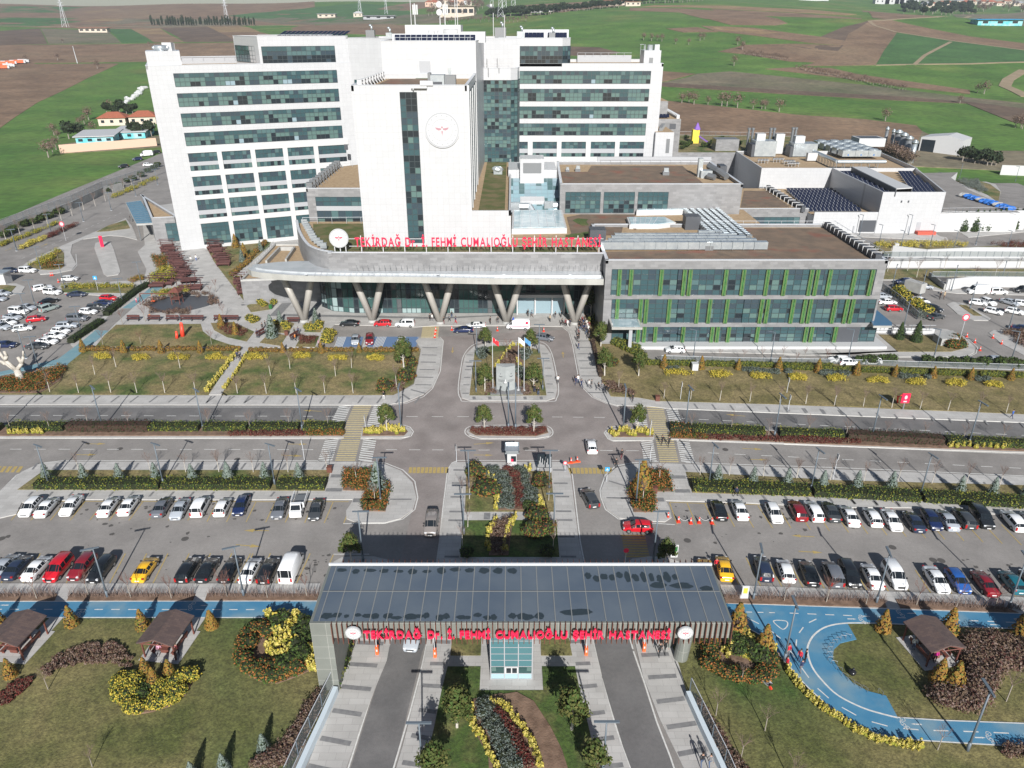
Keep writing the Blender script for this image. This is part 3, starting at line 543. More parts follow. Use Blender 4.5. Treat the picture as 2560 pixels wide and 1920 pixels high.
for t,xa,xb,y0,y1,n in[('r6',0,2212,940,1060,34),('r7',0,1350,945,1110,22),('q1',650,2212,960,1140,20),('q2',0,2212,1010,1200,26),('r6',0,2212,1100,1350,12),('q1',700,2212,1200,1350,8),('r7',900,1200,1420,1650,16),('r6',0,2212,1430,1600,22),('q2',0,2212,1450,1600,14)]:
    for _ in range(n):
        c=g(t,random.uniform(xa,xb),random.uniform(y0,y1));k+=1;r1=random.uniform(.08,.38);r2=r1*random.uniform(.5,1.3);q_=[(c[0]+r1*cos(a*.7)*random.uniform(.6,1.2),c[1]+r2*sin(a*.7)*random.uniform(.6,1.2),.013+.00002*k)for a in range(9)];st.face(q_)
for t,x,y in[('r6',890,875),('r6',1705,1280),('q2',1000,1358),('q1',805,1295),('r3',1160,1555),('q1',1155,457),('r6',1105,450),('r7',343,547),('q2',1375,1475),('q2',1450,1480),('r6',15,1278)]:
    c=g(t,x,y);st.face([(c[0]+.5*cos(a*pi/6),c[1]+.5*sin(a*pi/6),.0135)for a in range(12)])
tag(st.build('asphalt_stains',M['asphBed']),kind='structure')
# disabled bays
db=MB()
for i,(x0,x1,kind_)in enumerate([(1240,1320,1),(1320,1480,0),(1500,1540,1),(1540,1600,0),(1600,1690,1),(1690,1800,0),(1800,1870,1),(1870,1990,0)]):
    a=g('r2',x0,985);b=g('r2',x1,985);c=g('r2',x1+28,892);e=g('r2',x0+28,892)
    db.face([(q[0],q[1],.014)for q in(a,b,c,e)],0)
    if kind_:
        for k in range(7):
            t=k/7;p=lerp(a,b,t);q=lerp(e,c,min(1,t+.12));ribbon(db,[p,q],.16,.02,1)
tag(db.build('disabled_bays',[mat('bay_blue',(.1,.17,.3),.9),M['mark']]),kind='structure')
# bike-path lines
bl=MB();ZB=.166
ribbon(bl,G(.16,'q3',(-900,190),'q4',(1045,185)),.14,ZB);ribbon(bl,G(.16,'q3',(-900,330),'q4',(975,331)),.14,ZB);ribbon(bl,top,.14,ZB);ribbon(bl,bot[:4],.14,ZB);ribbon(bl,out,.14,ZB);ribbon(bl,inn2,.14,ZB)
ribbon(bl,smooth(G(.16,'q7',(830,382),(560,380),(380,410),(270,480),(215,570),(210,650),(250,770),(340,890),(480,1020),(700,1130),(900,1190),(1005,1215)),4,False),.2,ZB)
dashes(bl,g('q3',-650,258,.16),g('q4',1000,262,.16),23,.5,.13,ZB);dashes(bl,g('q6',1190,280,.16),g('q7',-30,290,.16),4,.5,.13,ZB);dashes(bl,g('q7',50,292,.16),g('q7',2118,378,.16),13,.5,.13,ZB);dashes(bl,g('q7',2118,378,.16),g('q7',3000,425,.16),5,.5,.13,ZB)
dl=smooth(G(.16,'q6',(1300,335),(1480,430),(1620,545),'q7',(170,795),(300,960),(460,1090),(640,1195),(840,1272),(1040,1308),(1250,1325),(1650,1338),(2118,1358),(2700,1385)),6,False)
pt=along(dl,1.45)
for i in range(0,len(pt)-1,2):ribbon(bl,[pt[i],pt[i+1]],.13,ZB)
pt=along(smooth(G(.16,'q7',(105,590),(110,530),(150,440),(230,370),(350,320)),5,False),1.2)
for i in range(0,len(pt)-1,2):ribbon(bl,[pt[i],pt[i+1]],.13,ZB)
ribbon(bl,closed(smooth(G(.16,'q6',(1530,360),(1640,362),(1655,400),(1620,435),(1580,415)),3)),.13,ZB)
Zs=Z;Z=ZB
for t,x0,y0,x1,y1 in[('q3',75,222,0,222),('q4',65,225,0,225),('q7',1160,293,1080,295),('q7',560,343,640,345),('q7',1215,1275,1120,1270),('q7',1685,1390,1780,1392),('q7',1820,393,1890,395)]:arrow(bl,g(t,x0,y0,.16),g(t,x1,y1,.16),0,.14)
Z=Zs
def bikeicon(mb,c,s=.42,rot=0):
    def P_(x,y):return(c[0]+x*cos(rot)-y*sin(rot),c[1]+x*sin(rot)+y*cos(rot))
    for sx in(-s,s):ribbon(mb,[P_(sx+.3*s*1.6*cos(a*pi/4),.3*s*1.6*sin(a*pi/4))for a in range(9)],.06,ZB)
    ribbon(mb,[P_(-s,0),P_(-.3*s,s*.8),P_(.6*s,s*.8),P_(s,0)],.06,ZB);ribbon(mb,[P_(-s,0),P_(0,0),P_(.6*s,s*.8)],.06,ZB);ribbon(mb,[P_(0,0),P_(-.3*s,s*.8)],.06,ZB)
for t,x,y,r in[('q7',1068,1268,pi/2),('q7',1830,1395,pi/2),('q7',1028,285,pi/2),('q7',695,348,pi/2),('q3',1695,230,pi/2),('q3',710,300,pi/2)]:bikeicon(bl,g(t,x,y,.16),.5,r)
tag(bl.build('bicycle_path_markings',M['mark']),kind='structure')
# dark bands across the light pavements
bd=MB();ZP=.126
def bandx(t,x0,y0,x1,y1,wd=.42):ribbon(bd,[g(t,x0,y0,.12),g(t,x1,y1,.12)],wd,ZP)
for i in range(-6,13):bandx('r1',135+177*i,1497,215+177*i,1437,.35)
for i in range(1,13):bandx('r2',-60+175*i-60,1505,-10+175*i-60,1440,.35)
for y0,xa,xb in[(622,205,345),(690,200,340),(756,190,332),(825,180,322),(895,160,308),(965,140,290)]:bandx('r3',xa,y0,xb,y0+2)
bandx('r3',100,1010,235,1045);bandx('r3',20,1050,90,1100)
for y0,xa,xb in[(562,1625,1760),(622,1635,1770),(680,1638,1780),(745,1650,1790),(812,1660,1805),(884,1672,1825),(1037,1730,1900)]:bandx('r3',xa,y0,xb,y0)
for x0,y0 in[(615,690),(605,757),(598,827),(590,898),(583,966),(575,1044)]:bandx('r3',x0,y0,x0+58,y0+1)
for x0,y0 in[(1308,680),(1322,745),(1335,812),(1342,884),(1350,958),(1358,1036)]:bandx('r3',x0,y0,x0+58,y0+1)
for x0 in(680,825,990,1150,1300):bandx('r3',x0,1075,x0+5,1100,.6)
for y0,xa,xb in[(645,492,608),(765,478,595),(893,465,592),(1028,455,585),(1108,445,575),(1240,425,560),(1443,410,545)]:bandx('r8',xa,y0,xb,y0+1)
for y0,xa,xb in[(645,1410,1530),(767,1415,1545),(890,1425,1560),(1025,1435,1580),(1106,1445,1590),(1258,1460,1610),(1443,1480,1625)]:bandx('r8',xa,y0,xb,y0+1)
for x0 in(805,1022):bandx('r8',x0,1040,x0-5,1100,.9)
for x0 in(820,1200):bandx('r8',x0,585,x0,635,.7)
for i in range(13):bandx('r6',300+i*186,640,345+i*186,580,.35);bandx('r6',830+i*186-190*3,890,870+i*186-190*3,845,.35)
for i in range(6):bandx('r7',190+i*187,640,235+i*187,580,.35)
bandx('r7',1205,700,1340,700,.9);bandx('r7',1160,828,1310,828,.9);bandx('r7',1410,925,1505,925,1);bandx('r7',1750,915,1950,915,.35);bandx('q1',650,710,790,710,.9);bandx('q1',690,838,830,838,.9);bandx('q1',80,745,245,795,.35);bandx('q1',60,900,255,905,.35);bandx('q1',500,918,590,918,1)
for i in range(9):bandx('q1',765+i*185,595+i*9,800+i*187,650+i*9,.35)
for i in range(9):bandx('q1',1085+i*205,862+i*8,1118+i*206,905+i*8.5,.4)
for i in range(1,10):bandx('q2',240+i*200,645+i*14,290+i*200,705+i*14,.35);bandx('q2',410+i*205,905+i*12,450+i*207,950+i*12,.4)
for i in range(1,10):bandx('q1',700+i*166,25+i*7.2,735+i*166,72+i*7.2,.35)
for i in range(0,16):bandx('q2',20+i*166,65+i*11,50+i*167,105+i*11.5,.35)
for xa,ya,xb,yb in[(1385,552,1620,562),(1320,742,1565,756),(1250,940,1510,965),(1170,1150,1425,1188),(1065,1395,1330,1445),(950,1640,1230,1700)]:bandx('q4',xa,ya,xb,yb,.55)
for xa,ya,xb,yb in[(310,545,445,549),(265,738,395,740),(200,930,375,940),(165,1145,325,1165),(100,1370,275,1400),(20,1610,185,1635),(1505,545,1630,540),(1550,740,1680,735),(1590,945,1740,930),(1655,1185,1808,1165),(1725,1410,1890,1390),(1790,1650,1970,1630)]:bandx('q5',xa,ya,xb,yb,.5)
for xa,ya,xb,yb in[(365,663,608,653),(425,860,675,845),(500,1075,745,1045),(590,1300,848,1263),(690,1538,945,1490),(800,1760,1060,1700)]:bandx('q6',xa,ya,xb,yb,.55)
for i in range(14):bandx('r2',20-i*0+i*28,60+i*40,300+i*28-40,52+i*36,.3)
for xa,ya,xb,yb in[(1000,830,1060,780),(380,600,620,560),(640,640,760,500)]:bandx('r2',xa,ya,xb,yb,1.2)
for i in range(6):bandx('r2',230-i*28,1160+i*48,300-i*28,1160+i*48,.5)
# dark grey plaza strips by the entrance
bd.face([(p[0],p[1],ZP+.004)for p in G(.12,'r2',(640,700),(930,400),(1010,400),(735,700))]);bd.face([(p[0],p[1],ZP+.002)for p in G(.12,'r2',(760,700),(2212,728),'r3',(900,330),(900,322),'r2',(2212,712),(770,682))])
tag(bd.build('paving_bands',M['band']),kind='structure')
# ================= BUILDINGS =================
def pl(t,x,y,P0,u):
    """photograph point on the vertical plane through P0 along u -> (distance along u, height)"""
    x,y=T(t,x,y);v=(y-960)/F;a=(x-1280)/F
    d=Vector((a,cos(PITCH)-v*sin(PITCH),-sin(PITCH)-v*cos(PITCH)));n=(-u[1],u[0])
    k=(P0[0]*n[0]+P0[1]*n[1])/(d.x*n[0]+d.y*n[1]);X=d.x*k;Y=d.y*k
    return((X-P0[0])*u[0]+(Y-P0[1])*u[1],H+d.z*k)
def pane(style,c,r,nr,nc,rnd):
    if style=='ribbon':
        if r==nr-1:return rnd.choice((0,0,1,5))
        q=random.Random(int(nc*31+c//2*7.3)+rnd.getrandbits(1)*50).random();k=c%9
        if k in(6,7):return 0 if r else 5
        return 2 if q<.42 else(2 if r else 3)if q<.66 else 1 if q<.8 else 3 if q<.9 else(0 if r else 4)
    if style=='teal':return rnd.choice((0,0,0,5,1))
    if style=='low':return rnd.choice((3,3,2,2,1,0))
    if style=='grid':return 0 if r>=nr-2 else rnd.choice((0,2,0,1,1,3))
    if style=='tower':k=r%5;return rnd.choice((0,5))if k in(0,1)else rnd.choice((3,3,0,2)if c else(3,0))
    if style=='curtain':
        k=r%5;return rnd.choice((0,0,5,1))if k in(0,4)else rnd.choice((2,2,1,3,0,3)if k!=2 else(2,1,2,0,3))
    if style=='dark':return rnd.choice((3,3,3,5))if r<nr/2 else rnd.choice((0,5,1))
    if style=='fins':return rnd.choice((0,5,0))if r in(0,nr-1,nr-2)else rnd.choice((2,0,1,1,0,0,0,3))
    return 0
def win(parent,A,B,z0,z1,nc,rows,style,off=.04,name='window',seed=None,mats=None,bar=.09,dep=.1):
    rnd=random.Random(seed or int(abs(A[0]*13+z0*7+B[1]*3)*10));d=Vector((B[0]-A[0],B[1]-A[1]));n=Vector((d.y,-d.x)).normalized()
    zs=[z0+(z1-z0)*r for r in rows];gm=MB();fm=MB();nr=len(zs)-1
    P_=lambda t,z,o:(A[0]+d.x*t+n.x*o,A[1]+d.y*t+n.y*o,z)
    for r in range(nr):
        for c in range(nc):
            t0=c/nc;t1=(c+1)/nc;i1=rnd.uniform(-.012,.012)
            gm.face([P_(t0,zs[r],off+i1),P_(t1,zs[r],off-i1),P_(t1,zs[r+1],off-i1),P_(t0,zs[r+1],off+i1)],pane(style,c,r,nr,nc,rnd))
    L_=d.length
    for c in range(nc+1):
        t=c/nc;a=P_(t,0,off+dep/2);h=bar/2/L_
        q0=P_(t-h,0,off-.03);q1=P_(t+h,0,off-.03);q2=P_(t+h,0,off+dep);q3=P_(t-h,0,off+dep)
        fm.face([(q3[0],q3[1],z0),(q2[0],q2[1],z0),(q2[0],q2[1],z1),(q3[0],q3[1],z1)]);fm.face([(q0[0],q0[1],z0),(q3[0],q3[1],z0),(q3[0],q3[1],z1),(q0[0],q0[1],z1)]);fm.face([(q2[0],q2[1],z0),(q1[0],q1[1],z0),(q1[0],q1[1],z1),(q2[0],q2[1],z1)])
    for z in zs:
        fm.face([P_(0,z-bar/2,off+dep-.02),P_(1,z-bar/2,off+dep-.02),P_(1,z+bar/2,off+dep-.02),P_(0,z+bar/2,off+dep-.02)]);fm.face([P_(0,z+bar/2,off+dep-.02),P_(1,z+bar/2,off+dep-.02),P_(1,z+bar/2,off-.02),P_(0,z+bar/2,off-.02)])
    o=gm.build(name,mats or GL,parent);fm.build('window_frame',M['mull'],o);return o
def offs(A,B,s0,s1=None):
    d=Vector((B[0]-A[0],B[1]-A[1])).normalized();f=lambda s:(A[0]+d.x*s,A[1]+d.y*s)
    return f(s0)if s1 is None else(f(s0),f(s1))
def railing(parent,pts,z,h=.9,step=2.2,m='coping',name='railing',r=.05):
    mb=MB()
    for a,b in zip(pts,pts[1:]):mb.tube((*a[:2],z+h),(*b[:2],z+h),r,n=4)
    for p in along(pts,step):mb.tube((*p,z),(*p,z+h),r*.8,n=4)
    return mb.build(name,M[m],parent)
def parapet(mb,pts,z0,z1,wd=.5,m=0,cop=None,closed_=True):
    q=pts+pts[:1]if closed_ else pts
    for a,b in zip(q,q[1:]):
        d=Vector((b[0]-a[0],b[1]-a[1])).normalized();n=Vector((-d.y,d.x))*wd/2
        mb.obox((a[0]+n.x,a[1]+n.y),(b[0]+n.x,b[1]+n.y),wd,z0,z1,m)
        if cop is not None:mb.obox((a[0]+n.x-d.x*.03,a[1]+n.y-d.y*.03),(b[0]+n.x+d.x*.03,b[1]+n.y+d.y*.03),wd+.16,z1,z1+.12,cop)
def gname(f):return f.replace('{} ','',1)+' group'
def ccw(p):
    A=sum(p[i][0]*p[(i+1)%len(p)][1]-p[(i+1)%len(p)][0]*p[i][1]for i in range(len(p)));return p if A>0 else p[::-1]
# ---- left wing ----
ang=radians(22.66);u=(cos(ang),sin(ang));nb=(-u[1],u[0])
L0=(-101.9,227.3+(-101.9+95.6)*math.tan(ang));LE=57.5
f_=lambda s,o=0.:(L0[0]+u[0]*s+nb[0]*o,L0[1]+u[1]*s+nb[1]*o)
M['whiteL']=tilemat('white_cladding_wing',(.43,.437,.45),(.45,.457,.47),(.3,.3,.31),1.25,1.25,.012,.35,'xz',ang)
lw=empty('hospital_wing',f_(0),'white seven-storey wing with ribbon windows, left of the emblem tower','building')
lw.location=(0,0,0)
ZT=51.6
b=MB();fp=[f_(0),f_(LE),f_(LE,31),f_(0,31)]
b.prism(ccw(fp),0,ZT,0,1);b.build('wall',[M['whiteL'],M['gravel']],lw)
b=MB();parapet(b,ccw(fp),ZT+.002,ZT+.9,.55,0,1);b.build('roof_parapet',[M['whiteL'],M['coping']],lw)
b=MB();b.prism(ccw([f_(0.6,.6),f_(9.4,.6),f_(9.4,12),f_(.6,12)]),ZT,ZT+4.6,0,1);b.build('stair_house',[M['whiteL'],M['coping']],lw)
b=MB();p=f_(3.2,3.5);b.tube((*p,ZT+5.4),(p[0]+3*u[0],p[1]+3*u[1],ZT+5.4),.75,n=10);b.tube((*p,ZT+5.4),(p[0]-.8*u[0],p[1]-.8*u[1],ZT+5.4),.75,.3,n=10)
b.tube((p[0]+3*u[0],p[1]+3*u[1],ZT+5.4),(p[0]+3.8*u[0],p[1]+3.8*u[1],ZT+5.4),.75,.3,n=10);b.box(p[0]+.2,p[0]+2.4,p[1]-.2,p[1]+.2,ZT+4.6,ZT+4.9);b.build('tank',M['steel'],lw,True)
b=MB();p=f_(6.8,4.5);b.box(p[0]-1.4,p[0]+1.2,p[1]-1,p[1]+1,ZT+4.6,ZT+6.7);b.build('vent_box',M['whiteP'],lw)
railing(lw,[f_(8.4,5),f_(8.4,7.5)],ZT+4.6,1.9,.6,'coping','ladder_cage')
railing(lw,[f_(9.8,29.5),f_(36,29.5)],ZT+.9,1.1,3.2)
b=MB();b.obox(f_(9.8,30),f_(40,30),.3,ZT,ZT+2.2);b.build('rear_parapet',M['louvre'],lw)
sL=lambda t,x,y:pl(t,x,y,L0,u)
s0=sL('a1',490,675)[0];s1=sL('a1',1995,648)[0]
for(ya,xa,yb,xb)in[(678,490,800,511),(863,525,985,548),(1048,557,1168,578),(1226,590,1345,610)]:
    zt=sL('a1',xa,ya)[1];zb=sL('a1',xb,yb)[1]
    win(lw,f_(s0),f_(s1),zb,zt,34,(0,.36,.68,1),'ribbon')
cols=[(625,890),(935,1200),(1245,1500),(1545,1785),(1828,2058)]
rows_=[((625,122),(640,205),(650,240),(655,285)),((665,338),(690,430),(696,470),(700,508)),((705,552),(725,650),(733,690),(737,722))]
fr=MB();X=[(sL('a4',a,112)[0],sL('a4',c,105)[0])for a,c in cols]
X=[(X[0][0],X[0][1])]+X[1:];X[0]=(s0,X[0][1]);X[-1]=(X[-1][0],s1+.6)
zz=[[sL('a4',*q)[1]for q in r]for r in rows_];zg=(1.2,sL('a4',745,770)[1])
for i in range(4): # proud white piers between the bays
    a,c=X[i][1],X[i+1][0];b0=f_(a,-.35);b1=f_(c,-.35);fr.prism(ccw([f_(a,-.45),f_(c,-.45),f_(c,.1),f_(a,.1)]),0,zz[0][0]+.3)
for k,z in enumerate([(zz[0][3],zz[1][0]),(zz[1][3],zz[2][0]),(zz[2][3],zg[1])]):fr.prism(ccw([f_(s0-.3,-.4),f_(X[-1][1]+1,-.4),f_(X[-1][1]+1,.1),f_(s0-.3,.1)]),z[0],z[1])
fr.prism(ccw([f_(s0-.3,-.42),f_(X[-1][1]+1,-.42),f_(X[-1][1]+1,.1),f_(s0-.3,.1)]),zz[0][0],sL('a1',610,1350)[1]-.2);fr.prism(ccw([f_(s0,-.5),f_(X[-1][1],-.5),f_(X[-1][1],.1),f_(s0,.1)]),0,1.2)
fr.build('facade_grid',M['whiteP'],lw)
for i,(a,c)in enumerate(X):
    for r in zz:
        win(lw,f_(a),f_(c),r[1],r[0],7,(0,.5,1),'teal');win(lw,f_(a),f_(c),r[3],r[2],8,(0,1),'low')
        lb=MB();lb.prism(ccw([f_(a,-.16),f_(c,-.16),f_(c,.05),f_(a,.05)]),r[2],r[1]);lb.build('louvre_panel',M['louvre'],lw)
    win(lw,f_(a),f_(c),zg[0],zg[1],6,(0,.12,.38,.58,.8,1),'grid')
b=MB() # side wall with its narrow slots
for o in(4.0,12.5):q=[f_(-.08,o),f_(-.08,o+.5),f_(.1,o+.5),f_(.1,o)];b.prism(ccw(q),2,47)
b.build('slot_window',M['greyD'],lw)
# penthouse of the left wing, shared white joint and glass slot
pa,pb=sL('a1',1340,580)[0],sL('a1',1990,580)[0]
ph=empty('roof_storey',(0,0,0),'glazed roof storey with white parapet standing on the left wing','building')
PZ=59.0
fp=[f_(pa-1.4,.05),f_(pb+4.2,.05),f_(pb+4.2,24),f_(pa-6.5,22)]
b=MB();b.prism(ccw(fp),ZT,PZ,0,1);b.build('wall',[M['whiteL'],M['gravel']],ph);b=MB();parapet(b,ccw(fp),PZ+.002,PZ+.7,.5,0,1);b.build('roof_parapet',[M['whiteL'],M['coping']],ph)
win(ph,f_(pa-.6,.05),f_(pb,.05),ZT+1.0,PZ-1.9,15,(0,.22,.45,.72,1),'dark');win(ph,f_(pa-6.3,20.5),f_(pa-1.5,1.2),ZT+1,PZ-1.9,8,(0,.22,.45,.72,1),'teal')
railing(ph,[f_(pa-1,1),f_(pb,1)],PZ+.7,.5,2.5)
sp=MB()
for i in range(15):
    c=f_(pa+5+i*1.35,6);sp.face([(c[0],c[1],PZ+.9),(c[0]+1.1,c[1]+.4,PZ+.9),(c[0]+2.2,c[1]+5,PZ+2.1),(c[0]+1.1,c[1]+4.6,PZ+2.1)])
    sp.tube((c[0]+1.1,c[1]+4.6,PZ),(c[0]+1.1,c[1]+4.6,PZ+2.1),.05,n=4);sp.tube((c[0],c[1],PZ),(c[0],c[1],PZ+.9),.05,n=4)
tag(sp.build('solar_array',[M['solar']]),'blue tilted solar panels on the roof of the left wing storey','solar panels')
# ---- rear central block ----
cb=empty('hospital_core',(0,0,0),'tall blank white block with grey door behind the emblem tower','building')
Jx=f_(pb+4.2)
CZ=58.6
b=MB();core=[Jx,(-33.6,240),(-32.6,203),(-9.0,203),(-8.2,238.5),(2.3,241.8),(2.3,275),(-45,275)]
b.prism(ccw(core),0,CZ,0,1);b.build('wall',[M['white'],M['gravel']],cb)
b=MB();parapet(b,ccw(core),CZ+.002,CZ+.6,.5,0,1);b.build('roof_parapet',[M['white'],M['coping']],cb)
railing(cb,[(-32,203.6),(-9.6,203.6)],CZ+.7,.7,3)
b=MB();x0,z0=zy('a2',920,690,202.8);x1,z1=zy('a2',1015,563,202.8);b.box(x0,x1,202.8,203.2,z0,z1);b.box((x0+x1)/2-.03,(x0+x1)/2+.03,202.75,202.8,z0,z1);b.build('door',M['louvre'],cb)
b=MB();x0,z0=zy('a2',1185,690,202.6);x1,z1=zy('a2',1208,620,202.6);b.box(x0,x1,202.4,203.2,z0,z1);b.build('duct',M['steel'],cb)
win(cb,(-47.6,242.9)if False else offs(Jx,(-33.6,240),1.2),offs(Jx,(-33.6,240),6.2),26.5,47.6,2,[i/17 for i in range(18)],'tower')
b=MB();x0,z0=zy('a5',228,90,238);b.box(x0,x0+1.0,237.6,238.2,z0,z0+1.6);
wl=MB();wl.prism([(-46.5,239.5),(-33.0,236.5),(-33.0,241),(-46,243)],0,26.2,0,1);q=wl.build('lower_wall',[M['white'],M['coping']],cb);b.build('small_window',M['greyD'],cb)
# rooftop machinery on the core
eq=MB();eq.box(-27.5,-13.2,212,222,CZ,CZ+4.2);eq.box(-14,-7,214,220,CZ,CZ+2.6);tag(eq.build('plant_room',[M['whiteP']]),'white plant room on the highest roof of the core','plant room')
for k,(x,r_,l_)in enumerate([(-21.5,.7,1.6),(-19.2,.7,1.6),(-17.5,1.1,3.6)]):
    t_=MB();t_.tube((x,211,CZ+2.2),(x+l_,211,CZ+2.2),r_,n=12);t_.box(x+.2,x+l_-.2,210.7,211.3,CZ,CZ+1.4);tag(t_.build('water_tank',[M['whiteP']],None,True),nth(k)+' horizontal white tank from the left before the roof plant room','tank','tanks on the core roof')
an=[]
for k,(x,y,h_,kind_)in enumerate([(-26.2,215,9,1),(-25.3,216,5,2),(-18.6,214,5.5,3),(-17.4,215,5,2),(-15,219,10,1),(-14.2,216,7.5,1),(-4.9,217,7,1),(-2,219,6.5,1)]):
    t_=empty('antenna',(x,y,CZ+(4.2 if x<-13.5 else 0)),nth(k)+' antenna mast from the left on the hospital roof','antenna','roof antennas')
    m_=MB();m_.tube((0,0,0),(0,0,h_),.1 if kind_==1 else.14,n=5);m_.build('mast',M['whiteP'],t_)
    if kind_==2:
        m_=MB();[m_.box(-.5+.5*i,-.15+.5*i,-.3,0,h_-2.6,h_-.3)for i in range(3)];m_.build('panel_antenna',M['whiteP'],t_)
    if kind_==3:
        m_=MB();[m_.tube((-.1,-.5,z),(-.1,-.2,z),.75,n=12)for z in(h_-.8,h_-2.6)];m_.build('dish',M['whiteP'],t_)
sp=MB()
for i in range(15):x=-29.5+i*1.36;sp.face([(x,205.5,CZ+.3),(x+1.26,205.5,CZ+.3),(x+1.26,206.6,CZ+2.),(x,206.6,CZ+2.)])
sp.box(-30.2,-8.9,206.7,207,CZ,CZ+2.2,1);tag(sp.build('solar_array',[M['solar'],M['coping']]),'row of dark solar panels along the core roof edge','solar panels')
sp=MB()
for i in range(11):
    if i==5:continue
    x=3.9+i*1.16;sp.face([(x,248,CZ+.6),(x+1.1,248,CZ+.6),(x+1.1,249.2,CZ+2.1),(x,249.2,CZ+2.1)])
sp.box(3.3,17.2,249.4,249.8,CZ+.2,CZ+2.9,1);tag(sp.build('solar_array',[M['solar'],M['coping']]),'long row of dark solar panels on the right roof storey','solar panels')
for k,(x,y,s)in enumerate([(-43,250,2.6),(-37.5,251,1.8),(-31,249,2.2),(-28.6,247,2.6),(-3.5,247,3.4),(2.6,249,2.2),(12,246.5,1.8)]):
    q=empty('air_handling_unit',(x,y,CZ+.4),nth(k)+' air handling unit from the left on the highest roof','roof unit','roof air units');m_=MB();m_.box(-s/2,s/2,-1,1,0,s*.9);m_.build('casing',M['steel']if k%2 else M['greyM'],q)
    m_=MB();m_.tube((s*.2,-.6,s*.9),(s*.2,-.6,s*.9+1.2),.35,n=8);m_.tube((s*.2,-.6,s*.9+1.2),(s*.2-.7,-.6,s*.9+1.3),.35,n=8);m_.build('exhaust_pipe',M['steel'],q,True)
# ---- emblem tower in front ----
tw=empty('hospital_tower',(0,0,0),'blank white tower with round emblem and tall glass strip in the middle','building')
TY=163.5;x0=zy('a2',282,752,TY)[0];x1=zy('a2',1357,785,TY)[0];TZ=50.6
b=MB();fp=[(x0,TY),(x1,TY),(x1,203),(x0,203)];b.prism(fp,18.2,TZ,0,1);b.build('wall',[M['white'],M['gravel']],tw)
b=MB();parapet(b,fp,TZ+.002,TZ+1.1,.5,0,1);b.build('roof_parapet',[M['white'],M['coping']],tw)
gr=MB();gr.box(x0+2.5,x0+13,168,201,TZ,TZ+.06,0);gr.face([(p[0],p[1],TZ+.09)for p in G(TZ,'a2',(880,728),(1030,732),(1030,694),(900,692))],1);gr.build('roof_planting',[M['sedum'],M['lawnG']],tw)
XS=zy('a2',735,850,TY)[0];XE=zy('a2',890,850,TY)[0];zt=zy('a2',735,850,TY)[1]
win(tw,(XS,TY),(XE,TY),19.0,zt,3,[i/25 for i in range(26)],'tower')
win(tw,(x1,TY+1.5),(x1,202),24,50,26,[i/18 for i in range(19)],'curtain')
b=MB();b.box(x1-.1,x1+.35,TY-.02,TY+1.4,18.2,TZ+1.1);[b.box(x1,x1+.3,TY+8+i*9,TY+8.5+i*9,24,50)for i in range(4)];b.build('side_fin',M['whiteP'],tw)
b=MB();zl_=zy('a5',1378,652,TY)[1];xr=zy('a5',1760,655,TY)[0];b.prism([(x1+.1,TY),(xr,TY),(xr,234),(x1+.1,234)],18.2,zl_-1.1,0,1);parapet(b,[(x1+.1,TY),(xr,TY),(xr,233)],zl_-1.1,zl_,.5,0,None,False);b.build('low_wall',[M['white'],M['gravel']],tw)
b=MB();b.box(x1+1.6,xr-1.4,TY+1.5,233,zl_-1.1,zl_-.95);b.build('roof_garden',M['sedumG'],tw)
b=MB();c=zy('a5',1640,345,213);b.ell((c[0],213,zl_+.4),(1.6,.8,.9),0,10,6,.1);b.box(c[0]-1.2,c[0]+1.2,212.6,213.4,zl_-1,zl_+.2);tag(b.build('tarpaulin_heap',[M['steel']]),'silver wrapped heap on the narrow roof garden','wrapped heap')
def emblem(parent,c,r,y,th=.25,ring=True,light=True):
    m_=MB();m_.tube((c[0],y,c[1]),(c[0],y+th,c[1]),r,n=40);o=m_.build('disc',M['whiteP'],parent)
    m_=MB();q=y-.03
    def dot(x,z,rr,mi=0):m_.face([(c[0]+x*r+rr*r*cos(-a),q,c[1]+z*r+rr*r*sin(a))for a in[k*pi/4 for k in range(8)]][::-1],mi)
    for k in range(16):a=2*pi*k/16;dot(.8*cos(a),.8*sin(a),.045,1)
    n=48
    for R0,R1 in((.9,.965),(.58,.61)):
        for k in range(n):
            a=2*pi*k/n;a2=2*pi*(k+1)/n
            m_.face([(c[0]+r*R0*cos(a),q,c[1]+r*R0*sin(a)),(c[0]+r*R1*cos(a),q,c[1]+r*R1*sin(a)),(c[0]+r*R1*cos(a2),q,c[1]+r*R1*sin(a2)),(c[0]+r*R0*cos(a2),q,c[1]+r*R0*sin(a2))],1)
    W=[(-.4,.16),(-.34,.05),(-.2,-.02),(-.05,.02),(-.05,.1)]
    m_.face([(c[0]+x*r,q,c[1]+z*r)for x,z in W],0);m_.face([(c[0]-x*r,q,c[1]+z*r)for x,z in W[::-1]],0)
    m_.face([(c[0]-.05*r,q-.004,c[1]-.05*r),(c[0]+.05*r,q-.004,c[1]-.05*r),(c[0],q-.004,c[1]-.34*r)][::-1],0)
    dot(0,.16,.06);dot(0,-.08,.04)
    m_.build('emblem',[M['red']if not light else mat('emblem_red',(.36,.2,.23),.5),M['louvre']],o)
ec=zy('a2',1125,1200,TY-.3);em=empty('wall_emblem',(0,0,0),'large round white emblem with ring of dots high on the tower','emblem');emblem(em,ec,3.9*.93,TY-.32,.3)
q=empty('roof_chiller',(zy('a2',1090,740,172)[0],172,TZ),'silver cooling unit on the tower roof near the grey door','roof unit');b=MB();b.box(-1.6,1.3,-1,3,.3,2.6);b.build('casing',M['steel'],q);b=MB();b.box(-2.2,-1.6,-.6,2,0,3);b.box(1.3,3.6,1.5,4,0,2.4);b.build('duct',M['greyM'],q);b=MB();b.box(-1.2,.9,-1.04,-1,.5,1.3);b.build('grille',M['greyD'],q)
